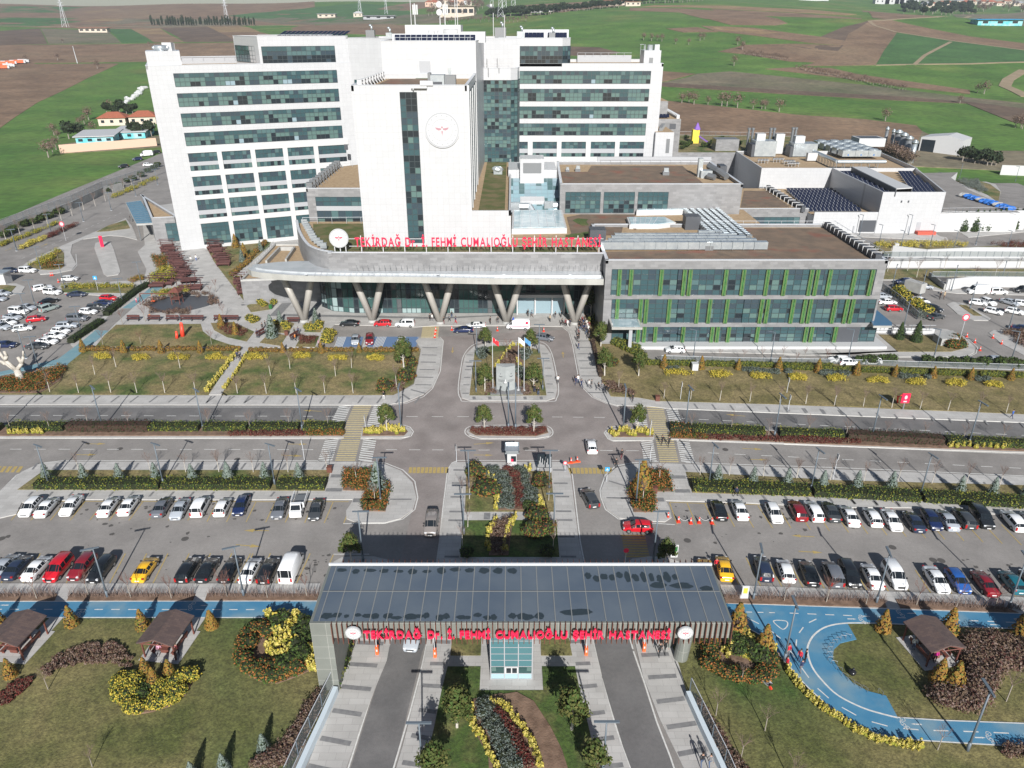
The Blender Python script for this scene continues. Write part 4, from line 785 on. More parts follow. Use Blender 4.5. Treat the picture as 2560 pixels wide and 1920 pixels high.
wc=MB();a=zy('a2',840,790,TY-.6);wc.box(a[0],a[0]+3.2,TY-.9,TY-.1,TZ+.6,TZ+1.0);wc.box(a[0]+1.8,a[0]+4.4,TY-.4,TY+.6,TZ+1.1,TZ+2.0);wc.tube((a[0]+.4,TY-.8,TZ+.3),(a[0]+.4,TY-.8,TZ+.9),.12);tag(wc.build('window_cleaning_rig',[M['whiteP']]),'white window cleaning rig hanging over the tower parapet','rig')
# pipes along the left edge of the tower roof
for i in range(9):
    y=167+i*3.6;b=MB();b.box(x0+.6,x0+1.6,y,y+1.9,TZ+.6,TZ+1.9);b.tube((x0+1.6,y+.9,TZ+1.5),(x0+2.4,y+.9,TZ+.3),.12,n=5);tag(b.build('parapet_bracket',[M['whiteP']]),nth(i)+' white bracket from the front on the tower roof left edge','bracket','tower roof brackets')
# ---- glass curtain block between tower and right wing ----
gc=empty('glazed_stair_block',(0,0,0),'tall teal glass block between tower and right wing','building')
GZ=50.4;b=MB();A=(-10.9,234.5);Bc=(-.4,234.5);Cc=(1.6,236.2);Dc=(2.2,241.5)
fp=[A,Bc,Cc,Dc,(2.2,244),(-10.9,244)];b.prism(fp,0,GZ,0,1);b.build('wall',[M['white'],M['gravel']],gc);b=MB();parapet(b,fp[:4],GZ+.002,GZ+1,.5,0,1,False);b.build('roof_parapet',[M['white'],M['coping']],gc)
zb=23.0
win(gc,A,Bc,zb,GZ-2.2,9,[i/24 for i in range(25)],'curtain');win(gc,Bc,Cc,22,GZ-2.2,2,[i/24 for i in range(25)],'curtain');win(gc,Cc,Dc,22,GZ-2.2,4,[i/24 for i in range(25)],'curtain')
railing(gc,[(-8,236),(-1,236),(-1,238)],GZ+1,.6,1.5)
# ---- right wing ----
rw=empty('hospital_wing',(0,0,0),'white wing with ribbon windows at the right of the glass block','building')
RY=245.;xe=zy('a3',1690,600,RY)[0];zt=zy('a3',1690,600,RY)[1]-.4
b=MB();fp=[(2.2,RY),(xe,RY),(xe,RY+30),(2.2,RY+30)];b.prism(fp,0,zt,0,1);b.build('wall',[M['white'],M['gravel']],rw);b=MB();parapet(b,fp,zt+.002,zt+.8,.5,0,1);b.build('roof_parapet',[M['white'],M['coping']],rw)
xw0=zy('a3',365,650,RY)[0]
for(ya,yb,xr_)in[(655,770,1576),(820,932,1560),(982,1090,1545),(1138,1246,1530)]:
    xq,z1=zy('a3',xr_,ya,RY);_,z0=zy('a3',xr_-8,yb,RY);win(rw,(xw0,RY),(xq,RY),z0,z1,31,(0,.34,.68,1),'ribbon')
gb=MB();cc=[(355,440),(485,708),(750,975),(1020,1243),(1285,1510)]
Zs_=[zy('a3',700,y,RY)[1]for y in(1305,1370,1410,1443)]
for i,(a,c)in enumerate(cc):
    xa=zy('a3',a,1340,RY)[0];xb=zy('a3',c,1340,RY)[0]
    win(rw,(xa,RY),(xb,RY),Zs_[1],Zs_[0],6 if i else 3,(0,.5,1),'teal');win(rw,(xa,RY),(xb,RY),Zs_[3],Zs_[2],7 if i else 3,(0,1),'low')
    lb=MB();lb.box(xa,xb,RY-.15,RY+.05,Zs_[2],Zs_[1]);lb.build('louvre_panel',M['louvre'],rw)
    if i:xp=zy('a3',cc[i-1][1],1340,RY)[0];gb.box(xp,xa,RY-.4,RY+.1,22,Zs_[0]+.3)
gb.box(xw0-.5,xb,RY-.42,RY+.1,Zs_[0],zy('a3',700,1250,RY)[1]);gb.box(xw0-.5,xb,RY-.38,RY+.1,20,Zs_[3]);gb.build('facade_grid',M['whiteP'],rw)
b=MB();a=zy('a3',1510,480,RY+3);c=zy('a3',1665,480,RY+3);b.box(a[0],c[0],RY+2,RY+10,zt,zt+4.4);b.build('stair_house',M['white'],rw);b=MB();b.box(a[0]+1.6,a[0]+2.8,RY+1.9,RY+2.1,zt+.6,zt+2.4);b.build('hatch',M['greyM'],rw)
b=MB();b.tube((a[0]+2.2,RY+5,zt+4.4),(a[0]+2.2,RY+5,zt+5.9),.9,n=12);b.box(a[0]+3.4,a[0]+4.9,RY+4,RY+6,zt+4.4,zt+6);b.build('tank',M['steel'],rw);railing(rw,[(a[0]+.3,RY+2),(a[0]+.3,RY+5),(a[0]-1,RY+5)],zt+3,3,1)
b=MB();b.box(22,a[0],RY+28,RY+28.4,zt,zt+2.2);b.build('rear_parapet',M['louvre'],rw);railing(rw,[(22,RY+27.5),(a[0],RY+27.5)],zt+1.8,1.1,2.6)
rp=empty('roof_storey',(0,0,0),'glazed roof storey with white parapet standing on the right wing','building')
xa=zy('a3',172,400,RY)[0];xg=zy('a3',225,420,RY)[0];xh=zy('a3',760,420,RY)[0];xk=zy('a3',838,420,RY)[0]
b=MB();fp=[(xa,RY),(xh,RY),(xk,RY+2.6),(xk,RY+22),(xa,RY+22)];b.prism(fp,zt,CZ,0,1);b.build('wall',[M['white'],M['gravel']],rp);b=MB();parapet(b,fp,CZ+.002,CZ+.6,.5,0,1);b.build('roof_parapet',[M['white'],M['coping']],rp)
win(rp,(xg,RY),(xh,RY),zt+.9,CZ-1.6,14,(0,.22,.44,.72,1),'dark');win(rp,(xh,RY),(xk,RY+2.6),zt+.9,CZ-1.6,3,(0,.22,.44,.72,1),'dark')
# lower extensions at the right end
ex=empty('stair_annex',(0,0,0),'lower white stair block attached at the right wing end','building');b=MB();b.prism([(xe-1,RY-2),(50.6,RY-2),(50.6,RY+12),(xe-1,RY+12)],0,32.6,0,1);b.build('wall',[M['white'],M['gravel']],ex)
b=MB();c=zy('a3',1720,1280,RY-2.1);e=zy('a3',1735,1410,RY-2.1);b.box(c[0],c[0]+1.1,RY-2.1,RY-1.9,e[1],c[1]);b.build('tall_window',M['greyM'],ex);b=MB();[b.box(xe+.5+i*.35,xe+1.6+i*.35,RY+1+i*1.3,RY+1.8+i*1.3,32.6,33.6)for i in range(9)];b.build('parapet_brackets',M['greyM'],ex)
gt=empty('grey_rear_block',(0,0,0),'grey clad block with roof solar panels behind the right wing','building');b=MB();b.prism([(44,270),(58.2,270),(58.2,300),(44,300)],0,33.6,0,1);b.prism([(44,274),(54,274),(54,292),(44,292)],33.6,39,0,1);b.build('wall',[M['grey'],M['gravel']],gt)
b=MB();[b.face([(50+i*1.1,271+j*2.4,34),(51+i*1.1,271+j*2.4,34),(51+i*1.1,272.4+j*2.4,35),(50+i*1.1,272.4+j*2.4,35)])for i in range(4)for j in range(3)];b.build('solar_panels',M['solar'],gt);b=MB();[b.box(56.8,57.8,271+i*2.2,272.2+i*2.2,33.6,34.8)for i in range(12)];b.build('parapet_brackets',M['coping'],gt)
b=MB();c=zy('a3',1750,1140,269.9);e=zy('a3',1803,1190,269.9);b.box(c[0],e[0],269.9,270.1,e[1],c[1]);b.build('window',M['greyD'],gt)
# ---- grey box left of the tower ----
lb_=empty('grey_side_block',(0,0,0),'grey clad block with gravel roof left of the tower','building');GY_=186.5;gx=g('a4',1705,450,26.5)[0]
b=MB();fp=[(gx,GY_),(x0+.1,GY_),(x0+.1,236),(gx,222)];b.prism(fp,0,25.6,0,1);b.build('wall',[M['grey'],M['gravel']],lb_);b=MB();parapet(b,[fp[3],fp[0],fp[1]],25.602,26.4,.4,0,1,False);b.build('roof_parapet',[M['grey'],M['coping']],lb_)
za=zy('a4',1805,525,GY_)[1];zc=zy('a4',1815,608,GY_)[1];zd=zy('a4',1820,650,GY_)[1];xs=zy('a4',1810,600,GY_)[0]
win(lb_,(xs,GY_),(x0,GY_),zc,za,9,(0,.5,1),'teal');win(lb_,(xs,GY_),(x0,GY_),zd-4,zd,9,(0,.5,1),'ribbon');b=MB();b.box(xs,x0,GY_-.2,GY_+.05,zd,zc);b.build('louvre_panel',M['louvre'],lb_)
for i in range(11):
    t=i/11;p=lerp(fp[3],fp[0],t+.04);b=MB();b.box(p[0]-.2,p[0]+1.3,p[1]-.6,p[1]+.6,25.9,27.6);b.tube((p[0]+1.2,p[1],27.2),(p[0]+2,p[1],25.6),.12,n=5);tag(b.build('parapet_bracket',[M['greyM']]),nth(i)+' grey bracket from the back on the grey side block roof','bracket','grey block brackets')
railing(lb_,[(gx+2,221),(x0,233)],25.6,1.1,3)
# ---- podium ----
pd_=empty('entrance_podium',(0,0,0),'grey podium with planted roof carrying the red rooftop sign','building');PZt=19.0;DK=18.2
front=smooth([(19.4,154.8),(-34,155.2),(-38.5,155.8),(-42.5,158.2),(-46,163),(-50.5,174),(-53.8,184.3)],4,False)
fp=front+[(-50,187),(12,196),(12,200),(62,200),(62,181),(19.4,181)]
b=MB();b.prism(ccw(fp),13.4,DK,0,1,True);b.build('wall',[M['grey'],M['gravel']],pd_);b=MB();parapet(b,front[::-1],DK,PZt,.45,0,1,False);b.build('roof_parapet',[M['grey'],M['coping']],pd_)
gd=MB();gd.face([(p[0],p[1],DK+.1)for p in[(18.6,156.4),(18.6,162.8),(-33,163),(-33,184),(-49.5,184),(-46,170),(-42,162),(-38,157.2)][::-1]],0)
gd.face([(p[0],p[1],DK+.12)for p in G(DK,'a6',(830,875),(1010,880),(1300,880),(1320,790),(1440,830),(1430,690),(930,690),(800,715),(840,860))],1);gd.face([(p[0],p[1],DK+.13)for p in G(DK,'a6',(850,745),(900,725),(1000,735),(980,750),(1000,790),(940,795),(890,770))],2);gd.face([(p[0],p[1],DK+.14)for p in G(DK,'a6',(990,850),(1130,830),(1100,850),(940,900),(790,900),(790,880))],2)
gd.build('roof_planting',[M['sedumG'],M['sedum'],M['lawnG']],pd_)
railing(pd_,[(-52,184),(x0-.5,184.6)],DK,1.6,3.6)
lob=MB();gfr=[(-44,186),(-47.5,179.5),(-46.8,174),(-43.5,170.9),(-38,169.5),(19.4,169.3)]
lob.prism(ccw(gfr+[(19.4,186)]),0,13.4);lob.build('lobby_wall',M['greyD'],pd_)
GLb=[M['g3'],mat('lobby_glass_grey',(.09,.095,.1),.15),mat('lobby_glass_green',(.04,.09,.085),.12),mat('lobby_glass_pale',(.25,.33,.33),.2),M['g3'],M['g0']]
def lobby(A,B,n,z1=12.8):
    o=win(pd_,A,B,.1,z1,n,(0,.1,.28,.46,.64,.82,1),'ribbon',mats=GLb,name='lobby_window',bar=.14);return o
lobby(gfr[0],gfr[1],5);lobby(gfr[1],gfr[2],4);lobby(gfr[2],gfr[3],4);lobby(gfr[3],gfr[4],4)
for i in range(5):a=lerp(gfr[4],gfr[5],i/5);c=lerp(gfr[4],gfr[5],(i+1)/5);lobby(a,c,10)
b=MB();c=zy('r3',1075,210,168.4);e=zy('r3',1520,230,168.4);
for xa_ in(c[0],(c[0]+e[0])/2-1.5,e[0]-.3,e[0]-3.2):b.box(xa_,xa_+.3,168.2,169.2,.12,4.6)
b.box(c[0],e[0],167.6,169.2,4.6,5.3);b.build('entrance_portal',M['whiteP'],pd_);b=MB();b.box(c[0]+.4,e[0]-.4,169.15,169.2,.12,4.5);b.build('sliding_doors',M['g4'],pd_)
# spikes at the foot of the grey wall
b=MB()
for i in range(44):x=-33+i*1.19;b.tube((x,153.2,15.9),(x,152.9,17.0),.05,n=3)
b.build('bird_spikes',M['greyM'],pd_)
# canopy
cp=empty('entrance_canopy',(0,0,0),'long silver canopy with rounded left tip over the entrance','canopy')
cz0,cz1=13.45,14.75;ft=[('r2',625,262),('r2',640,290),('r2',800,312),('r2',1000,325),('r2',1500,333),('r2',2212,345),('r6x',0,0)]
pf=[g('r2',436,258,cz1),g('r2',470,283,cz1),g('r2',560,300,cz1),g('r2',700,313,cz1),g('r2',900,326,cz1),g('r2',1300,335,cz1),g('a5',800,1262,cz1),g('a5',1600,1276,cz1),(19.3,g('a6',1100,1282,cz1)[1])]
pbk=[(19.3,154.7),(-34,155.0),(-36,155.3)]+[g('r2',1100,206,cz1),g('r2',900,203,cz1),g('r2',700,212,cz1),g('r2',520,232,cz1)]
fpC=pf+pbk
b=MB();b.prism(ccw(fpC),cz0,cz1,0,1,True);b.build('slab',[M['fascia'],M['canopy']],cp)
b=MB();pc=ccw([(p[0]*.985-.2,p[1]+1.3)for p in pf]+pbk[:3]+[(p[0]+.6,p[1]-.3)for p in pbk[3:]]);b.prism(pc,cz1,cz1+.35,0,0);b.build('roof_deck',M['canopy'],cp)
b=MB()
for i in range(48):x=-42+i*1.27;b.obox((x,151.6),(x,154.6),.05,cz1+.35,cz1+.4)
for k,xx in enumerate((-44,-30,-16,-2,12)):b.box(xx,xx+.6,152,152.3,cz1+.35,cz1+.5)
b.build('standing_seams',M['coping'],cp)
for k,(x,y)in enumerate([T('r2',960,748),T('r2',1590,750),T('r3',370,395),T('r3',985,395),T('r3',1610,400)]):
    c=g('px',x,y,.12);q=empty('v_column',(c[0],c[1],.1),nth(k)+' V-shaped steel column from the left under the canopy','column','V columns of the entrance canopy')
    for s in(-1,1):b=MB();b.tube((0,0,.1),(s*3.9,-1.2,13.3),.72,.78,n=18);b.build('arm',M['column'],q,True)
    b=MB();b.tube((0,0,0),(0,0,.5),1.05,.9,n=18);b.build('base',M['conc'],q)
# ---- annex with green fins ----
ax=empty('outpatient_annex',(0,0,0),'three-storey grey annex with green vertical fins and red sedum roof','building');AY=150.0;AX0=19.5;AX1=77.9;AZ=19.0
b=MB();fp=[(AX0,AY),(AX1,AY),(AX1,181),(AX0,181)];b.prism(fp,0,DK,0,1);b.build('wall',[M['grey'],M['gravel']],ax);b=MB();parapet(b,fp,DK+.002,AZ-.1,.5,0,1);b.build('roof_parapet',[M['grey'],M['coping']],ax)
gd=MB();gd.face([(p[0],p[1],DK+.08)for p in[(20.5,150.8),(76,150.8),(76,179.5),(56.5,179.5),(56.5,160.5),(20.5,158.8)]],0);gd.build('roof_planting',M['sedum'],ax)
nrow=[(270,507),(540,762),(795,962)]
fins=[[185,292,572,785,838,1168,1332,1555,1722],[380,433,165,645,910,1020,1180,1500,1555,1790,1898,1950,2175],[357,412,515,772,1040,1090,1192,1460,1908,1960,2180]]
fins2=[[262,318,435,665,825],[592,645],[]]
for r,(ya,yb)in enumerate(nrow):
    xl,z1=zy('r4',105,ya,AY);z0=zy('r4',105,yb,AY)[1];xl=zy('r4',112,ya,AY)[0];xr_=zy('r5',855,ya,AY)[0]
    for k in range(4):A=lerp((xl,AY),(xr_,AY),k/4);B_=lerp((xl,AY),(xr_,AY),(k+1)/4);win(ax,A,B_,z0,z1,9,(0,.2,.4,.6,.8,1),'fins')
    for t,X_ in(('r4',fins[r]),('r5',fins2[r])):
        for x in X_:
            ym=(ya+yb)/2+(0);xf=zy(t,x-((ya-ya)),ya+4,AY-.4)[0]
            b=MB();b.box(xf-.34,xf+.34,AY-.55,AY-.1,z0,z1,0)
            for s in(-.39,.34):b.box(xf+s,xf+s+.05,AY-.6,AY-.1,z0,z1,1)
            for s in(-.2,.15):b.box(xf+s,xf+s+.05,AY-.58,AY-.55,z0,z1,1)
            b.build('fin',[M['finG'],M['finL']],ax)
b=MB();zt_=[zy('r4',105,y,AY)[1]for y in(507,540,762,795)];b.box(AX0,AX1,AY-.3,AY,zt_[1]-.05,zt_[0]+.05);b.box(AX0,AX1,AY-.3,AY,zt_[3]-.05,zt_[2]+.05);b.build('spandrel',M['grey'],ax)
b=MB();c=zy('r5',630,800,AY-.2);e=zy('r5',735,960,AY-.2);b.box(AX1-7.4,AX1-2.7,AY-.25,AY-.15,e[1],c[1]);b.build('louvre_door',M['greyD'],ax)
for i in range(13):
    y=151.5+i*2.25;b=MB();b.box(AX1-1.9,AX1-.6,y,y+1.5,DK,DK+1.5);o=tag(b.build('solar_chimney',[M['greyD']]),nth(i)+' dark parapet box from the front on the annex roof edge','roof box','dark boxes on the annex roof edge')
    b=MB();b.box(AX1-2.1,AX1+.4,y+1.55,y+1.7,DK+1.55,DK+1.65);b.box(AX1-2.1,AX1-1.95,y+1.55,y+1.7,DK+.3,DK+1.55);b.build('bracket',M['whiteP'],o)
railing(ax,[(AX1+.4,151),(AX1+.4,180)],AZ,1.,3);railing(ax,[(44,180.4),(77,180.4)],AZ-.1,.9,3.1)
b=MB();b.box(24,80.5,147.2,149.98,0,.7);b.box(80.5-2,80.5,149.98,158,0,.7);b.build('terrace',M['whiteP'],ax)
b=MB();c=g('r4',60,830,0);b.box(20.8,27.2,144.6,149.9,5.6,6.1);b.build('side_canopy',M['fascia'],ax);b=MB();b.box(21.2,26.8,145,149.6,6.1,6.14);b.build('canopy_glass',M['g4'],ax);b=MB();b.box(24.6,25.3,145.4,146,0,5.6);b.build('canopy_pillar',M['louvre'],ax)
b=MB();b.prism(ccw(G(5.5,'r5',(825,790),(995,790),(995,760),(850,640),(840,600),(780,700))),5.0,5.5,0,1,True);b.build('rear_canopy',[M['fascia'],mat('blue_canopy_glass',(.05,.13,.22),.15)],ax)
# ducts on the annex roof
for k,(xA,yA,xB,r)in enumerate([(1050,965,1940,1.0),(1120,930,2090,.85),(1150,900,2050,.8),(1180,875,2000,.75),(1950,850,2200,.8)]):
    a=g('a6',xA+60,yA,DK+1.2);e=g('a7' if xB>2000 and False else 'a6',xB,yA+(xB-xA)*.004,DK+1.2);
    b=MB();ex_=[56,54.5,53,51.5,50][k];b.obox((a[0],a[1]),(ex_,a[1]+.2),r*1.5,DK+.3,DK+.5+r*1.4);n_=int((ex_-a[0])/2.4)
    [b.obox((a[0]+i*2.4,a[1]),(a[0]+i*2.4+.12,a[1]),r*1.5+.14,DK+.28,DK+.57+r*1.4)for i in range(n_)]
    tag(b.build('roof_duct',[M['steel']]),nth(k)+' long silver air duct from the front on the annex roof','duct','long ducts on the annex roof')
for k in range(6):
    a=g('a7',640-72*k,1085-k*8,DK+1);c=g('a7',315-62*k,810-k*2,DK+1);b=MB();b.obox(a,c,1.0,DK+.3,DK+1.6);dd=Vector((c[0]-a[0],c[1]-a[1]));n_=int(dd.length/1.5)
    [b.obox(lerp(a,c,i/n_),lerp(a,c,i/n_+.006),1.14,DK+.3,DK+1.66)for i in range(n_)]
    tag(b.build('roof_duct',[M['steel']]),nth(k)+' slanting silver duct from the right rising to the rear wall','duct','slanting ducts behind the annex')
railing(ax,[(a_[0],a_[1])for a_ in(g('a6',1150,985,DK),g('a7',650,1165,DK))],DK,1.5,3.2)
def vent(t,x,y,lab,z=DK,s=1.):
    c=g(t,x,y,z);q=empty('roof_vent',(c[0],c[1],z),lab,'roof vent','roof vents');b=MB();b.box(-.9*s,.9*s,-.6,.6,0,1.1*s);b.build('casing',M['greyM'],q);b=MB();b.box(-.6*s,.7*s,-.4,.3,1.1*s,2.*s);b.build('cowl',M['steel'],q)
vent('a6',2105,1015,'grey roof vent standing alone near the annex front edge');vent('a6',1710,325,'grey roof vent on the brown middle roof',25.2);vent('a6',900,290,'small grey vent on gravel near the right wing',25.2,.8);vent('a6',805,290,'small dark vent left on the gravel near the right wing',25.2,.6)
for k,(x,y)in enumerate([(95,960),(1950,800),(1900,600)]):
    c=g('a6',[1075,1945,1930][k],[950,820,640][k],DK);b=MB();b.box(c[0]-1.7,c[0]+1.9,c[1]-1,c[1]+2.5,DK,DK+[3.2,3.2,4.2][k]);tag(b.build('duct_housing',[[M['greyD'],M['greyD'],M['steel']][k]]),['dark duct housing at the left end of the long ducts','dark duct housing beside the rectangular skylight','silver duct elbow against the middle building wall'][k],'duct housing')
# skylights
for k,(pts,h_)in enumerate([(('a6',(292,870),(800,862),(755,690),(300,690)),1.3),(('a6',(1375,820),(1640,820),(1800,800),(1700,748),(1350,750)),1.1),(('a6',(1440,698),(1915,690),(1885,645),(1440,645)),1.4)]):
    P_=G(DK,*pts);q=empty('skylight',(0,0,0),['large square glass skylight beside the tower foot','narrow glass skylight on the brown podium roof','long glass skylight against the middle building'][k],'skylight');b=MB();b.prism(ccw(P_),DK,DK+h_,0,0);b.build('kerb',M['whiteP'],q)
    c=(sum(p[0]for p in P_)/len(P_),sum(p[1]for p in P_)/len(P_));b=MB();b.prism(ccw([lerp(p,c,.07)for p in P_]),DK+h_,DK+h_+.1);b.build('glass_pane',mat('skylight_glass',(.3,.42,.47),.12,(.5,.58,.6),.5),q);b=MB()
    for i in range(1,6):b.obox(lerp(lerp(P_[0],P_[1],i/6),c,.07),lerp(lerp(P_[-1],P_[-2],i/6),c,.07),.12,DK+h_+.1,DK+h_+.16)
    b.build('glazing_bars',M['coping'],q)
# atrium with white vent tower behind the skylight
at=empty('atrium',(0,0,0),'glass atrium with white vent tower between tower and middle building','building')
c0=zy('a6',370,175,207);c1=zy('a6',592,175,207);b=MB();b.box(c0[0],c1[0],207,214,DK,c0[1]);b.box(c0[0]-3.2,c1[0]+3.6,209,222,DK,c0[1]-3.2);b.build('wall',M['white'],at)
b=MB();c=zy('a6',398,212,206.9);e=zy('a6',565,305,206.9);b.box(c[0],e[0],206.85,207.05,e[1],c[1]);b.build('vent_panel',M['greyM'],at)
am=[M['g4'],mat('atrium_glass',(.22,.33,.37),.12),M['g1']]
b=MB()
for i in range(9):
    for j in range(8):
        A0=lerp((c0[0]-3.4,197.5,DK+.4),(c1[0]+4,197.5,DK+.4),i/9);B0=lerp((c0[0]-3.4,197.5,DK+.4),(c1[0]+4,197.5,DK+.4),(i+1)/9);C1=(B0[0],208.9,c0[1]-5.4);D1=(A0[0],208.9,c0[1]-5.4)
        pA,pB,pC,pD=lerp(A0,D1,(j+.04)/8),lerp(B0,C1,(j+.04)/8),lerp(B0,C1,(j+.96)/8),lerp(A0,D1,(j+.96)/8)
        b.face([lerp(pA,pB,.04),lerp(pA,pB,.96),lerp(pD,pC,.96),lerp(pD,pC,.04)],random.choice((0,1,1,2)))
b.face([(c0[0]-3.6,197.4,DK+.3),(c1[0]+4.1,197.4,DK+.3),(c1[0]+4.1,209,c0[1]-5.5),(c0[0]-3.6,209,c0[1]-5.5)],0);b.build('sloping_glass',am,at)
b=MB();b.prism([(c0[0],199.5),(c1[0],199.5),(c1[0],207),(c0[0],207)],DK,DK+2.4);b.mesh([(c0[0],199.5,DK+2.4),(c1[0],199.5,DK+2.4),(c1[0],207,c0[1]-8),(c0[0],207,c0[1]-8),(c0[0],207,DK+2.4),(c1[0],207,DK+2.4)],[(0,1,2,3),(0,3,4),(1,5,2)]);b.build('sloping_grille',M['white'],at)
for k,(x,y,s)in enumerate([(330,660,1),(640,650,1)]):
    c=g('a6',x,y,DK);b=MB();b.box(c[0]-1.4,c[0]+1,c[1]-.8,c[1]+.8,DK,DK+2.4);b.tube((c[0]+1,c[1],DK+1.4),(c[0]+3.6,c[1],DK+1.4),.95,n=10);b.tube((c[0]+3.4,c[1],DK+1.5),(c[0]+4.4,c[1]-.6,DK+.2),.95,n=10);tag(b.build('roof_fan',[M['steel']],None,False),['left','right'][k]+' silver roof fan with bent pipe behind the square skylight','roof fan')
# ---- middle building ----
mdb=empty('middle_block',(0,0,0),'grey block with three large windows and brown planted roof','building');MY=194.5;xm0=zy('a6',740,405,MY)[0];xm1=zy('a7',580,592,MY)[0];MZ=25.2
b=MB();fp=[(xm0,MY),(xm1,MY),(xm1,229),(xm0+1,229)];b.prism(fp,0,MZ,0,1);b.build('wall',[M['grey'],M['gravel']],mdb);b=MB();parapet(b,fp,MZ+.002,MZ+.75,.5,0,1);b.build('roof_parapet',[M['grey'],M['coping']],mdb)
gd=MB();gd.face([(p[0],p[1],MZ+.08)for p in[(xm0+1.2,MY+1),(xm1-9,MY+1),(xm1-9,226),(xm0+11,226),(xm0+9,216),(xm0+1.2,216)]]);gd.build('roof_planting',M['sedum'],mdb)
for(xa_,xb_,nc)in[(790,1112,7),(1145,1428,6),(1460,1738,6)]:
    A=(zy('a6',xa_,480,MY)[0],MY);B_=(zy('a6',xb_,480,MY)[0],MY);win(mdb,A,B_,18.6,zy('a6',xa_,480,MY)[1],nc,(0,.2,.42,.6,.8,1),'grid')
railing(mdb,[(xm0+14,228),(xm1,228)],MZ+.7,.9,3);b=MB();b.box(xm0+13,xm1,228.6,229.2,MZ,MZ+2.2);b.build('rear_parapet',M['louvre'],mdb)
q=empty('roof_duct_group',(xm1-5,205,MZ),'cluster of silver ducts at the right end of middle roof','ducts');b=MB();b.box(-3.6,-2.4,3,4.4,0,5);b.box(-3,0,1.5,4,0,2);b.build('duct',M['steel'],q);b=MB();b.tube((0,6,2.5),(1.5,1,2),.9,n=8);b.tube((1.5,1,2),(3,-2,1),.9,n=8);b.tube((-1.5,0,1),(0,-1.5,.8),.8,n=8);b.build('pipe',M['greyM'],q);b=MB();b.box(2.4,4.2,3,7,0,3);b.build('silencer',M['greyD'],q)
# brown flat building with low green window band
sb=empty('low_grey_block',(0,0,0),'low grey block with narrow green window and brown roof','building');xs0=58;xs1=g('a7',1190,820,7)[0];SY=251.
b=MB();b.prism([(xs0,SY),(xs1,SY),(xs1-1,289),(xs0,289)],0,6.4,0,1);b.build('wall',[M['grey'],M['gravel']],sb);b=MB();parapet(b,[(xs0,SY),(xs1,SY)],6.402,7.1,.4,0,1,False);b.build('roof_parapet',[M['grey'],M['coping']],sb)
gd=MB();P_=G(6.4,'a7',(590,655),(810,655),(1010,805),(560,808));gd.face([(p[0],p[1],6.5)for p in ccw(P_)]);gd.build('roof_planting',M['sedum'],sb);A=g('a7',650,940,2);xa_,z_=zy('a7',670,895,SY);xb_,_=zy('a7',1105,895,SY);win(sb,(xa_,SY),(xb_,SY),z_-3.6,z_,8,(0,1),'teal')
# ---- white technical building with solar roof ----
wb=empty('technical_building',(0,0,0),'white technical building with solar panel roof at the right','building');WY=245.5;wx1=141.5;wx0=121;WZ=13.3
def roofbox(mb_,fp,z,pz,m0=0,m1=1):mb_.prism(ccw(fp),0,z,m0,m1);parapet(mb_,ccw(fp),z,pz,.45,m0,None)
b=MB();roofbox(b,[(wx0,WY),(wx1,WY),(154,291),(121.8,291)],WZ-1,WZ+.4);roofbox(b,[(95,290.5),(154.2,290.5),(158,333),(96.5,333)],WZ-1,WZ+.4);b.build('wall',[M['white'],M['gravel']],wb)
b=MB();b.prism([(xs1,WY+.2),(wx0,WY+.2),(121.6,290.4),(xs1-2,290.4)],0,5.9,0,1);b.box(xs1,wx0,WY+.2,WY+.7,5.9,7.1,0);b.build('low_wall',[M['white'],M['gravel']],wb)
b=MB()
for t_,x,y,x2,y2,m_ in[('c5',525,1225,835,1052,'v'),('c5',1400,1215,1525,1080,'d'),('c5',1175,778,1222,745,'w'),('c5',1283,778,1326,745,'w'),('c5',435,1240,500,1140,'d'),('c5',1275,1240,1330,1140,'d')]:
    a=zy(t_,x,y,WY-.05);e=zy(t_,x2,y2,WY-.05);bb=MB();bb.box(a[0],max(e[0]-.6,a[0]+.5),WY-.08,WY+.3,a[1],e[1]);bb.build({'v':'louvre_panel','d':'door','w':'window'}[m_],{'v':M['greyM']if False else M['greyD'],'d':M['louvre'],'w':M['greyD']}[m_],wb)
bb=MB();a=g('c5',1390,1255,0);bb.box(a[0],a[0]+6,WY-2.2,WY-.1,0,1.1);bb.build('red_ramp',mat('red_ramp',(.5,.08,.05),.7),wb)
b=MB();hs=G(WZ+1.6,'c5',(430,225),(650,225),(1360,545),(1115,560));b.prism(ccw(hs),WZ+1.3,WZ+1.6,0,0,True);b.build('long_roof',M['whiteP'],wb);b=MB();b.obox(hs[0],hs[3],.3,WZ-1,WZ+1.3);b.obox(hs[1],hs[2],.3,WZ-1,WZ+1.3);b.build('louvre_wall',M['greyD'],wb)
def panels(par,P0,dx,nx_,P1,rows,w_,z,tilt=.7,ln=1.7):
    for r in range(rows):
        c=lerp(P0,P1,r/max(1,rows-1));mb_=MB()
        for i in range(nx_ if isinstance(nx_,int)else nx_[r]):
            x=c[0]+i*dx;mb_.face([(x,c[1],z+.25),(x+w_,c[1],z+.25),(x+w_,c[1]+ln,z+.25+tilt),(x,c[1]+ln,z+.25+tilt)],0);mb_.face([(x-.06,c[1]-.06,z+.2),(x+w_+.06,c[1]-.06,z+.2),(x+w_+.06,c[1]+ln+.05,z+.2+tilt),(x-.06,c[1]+ln+.05,z+.2+tilt)],1)
        mb_.build('panel_row',[M['solar'],M['solarF']],par)
a=g('a7',965,655,6);c=g('a7',1200,850,6);panels(empty('solar_array',(0,0,0),'large field of dark solar panels on the low white roof','solar panels'),(c[0],c[1]+.5),1.36,13,(a[0]+.5,a[1]-2),9,1.22,6.0,.9,2.3)
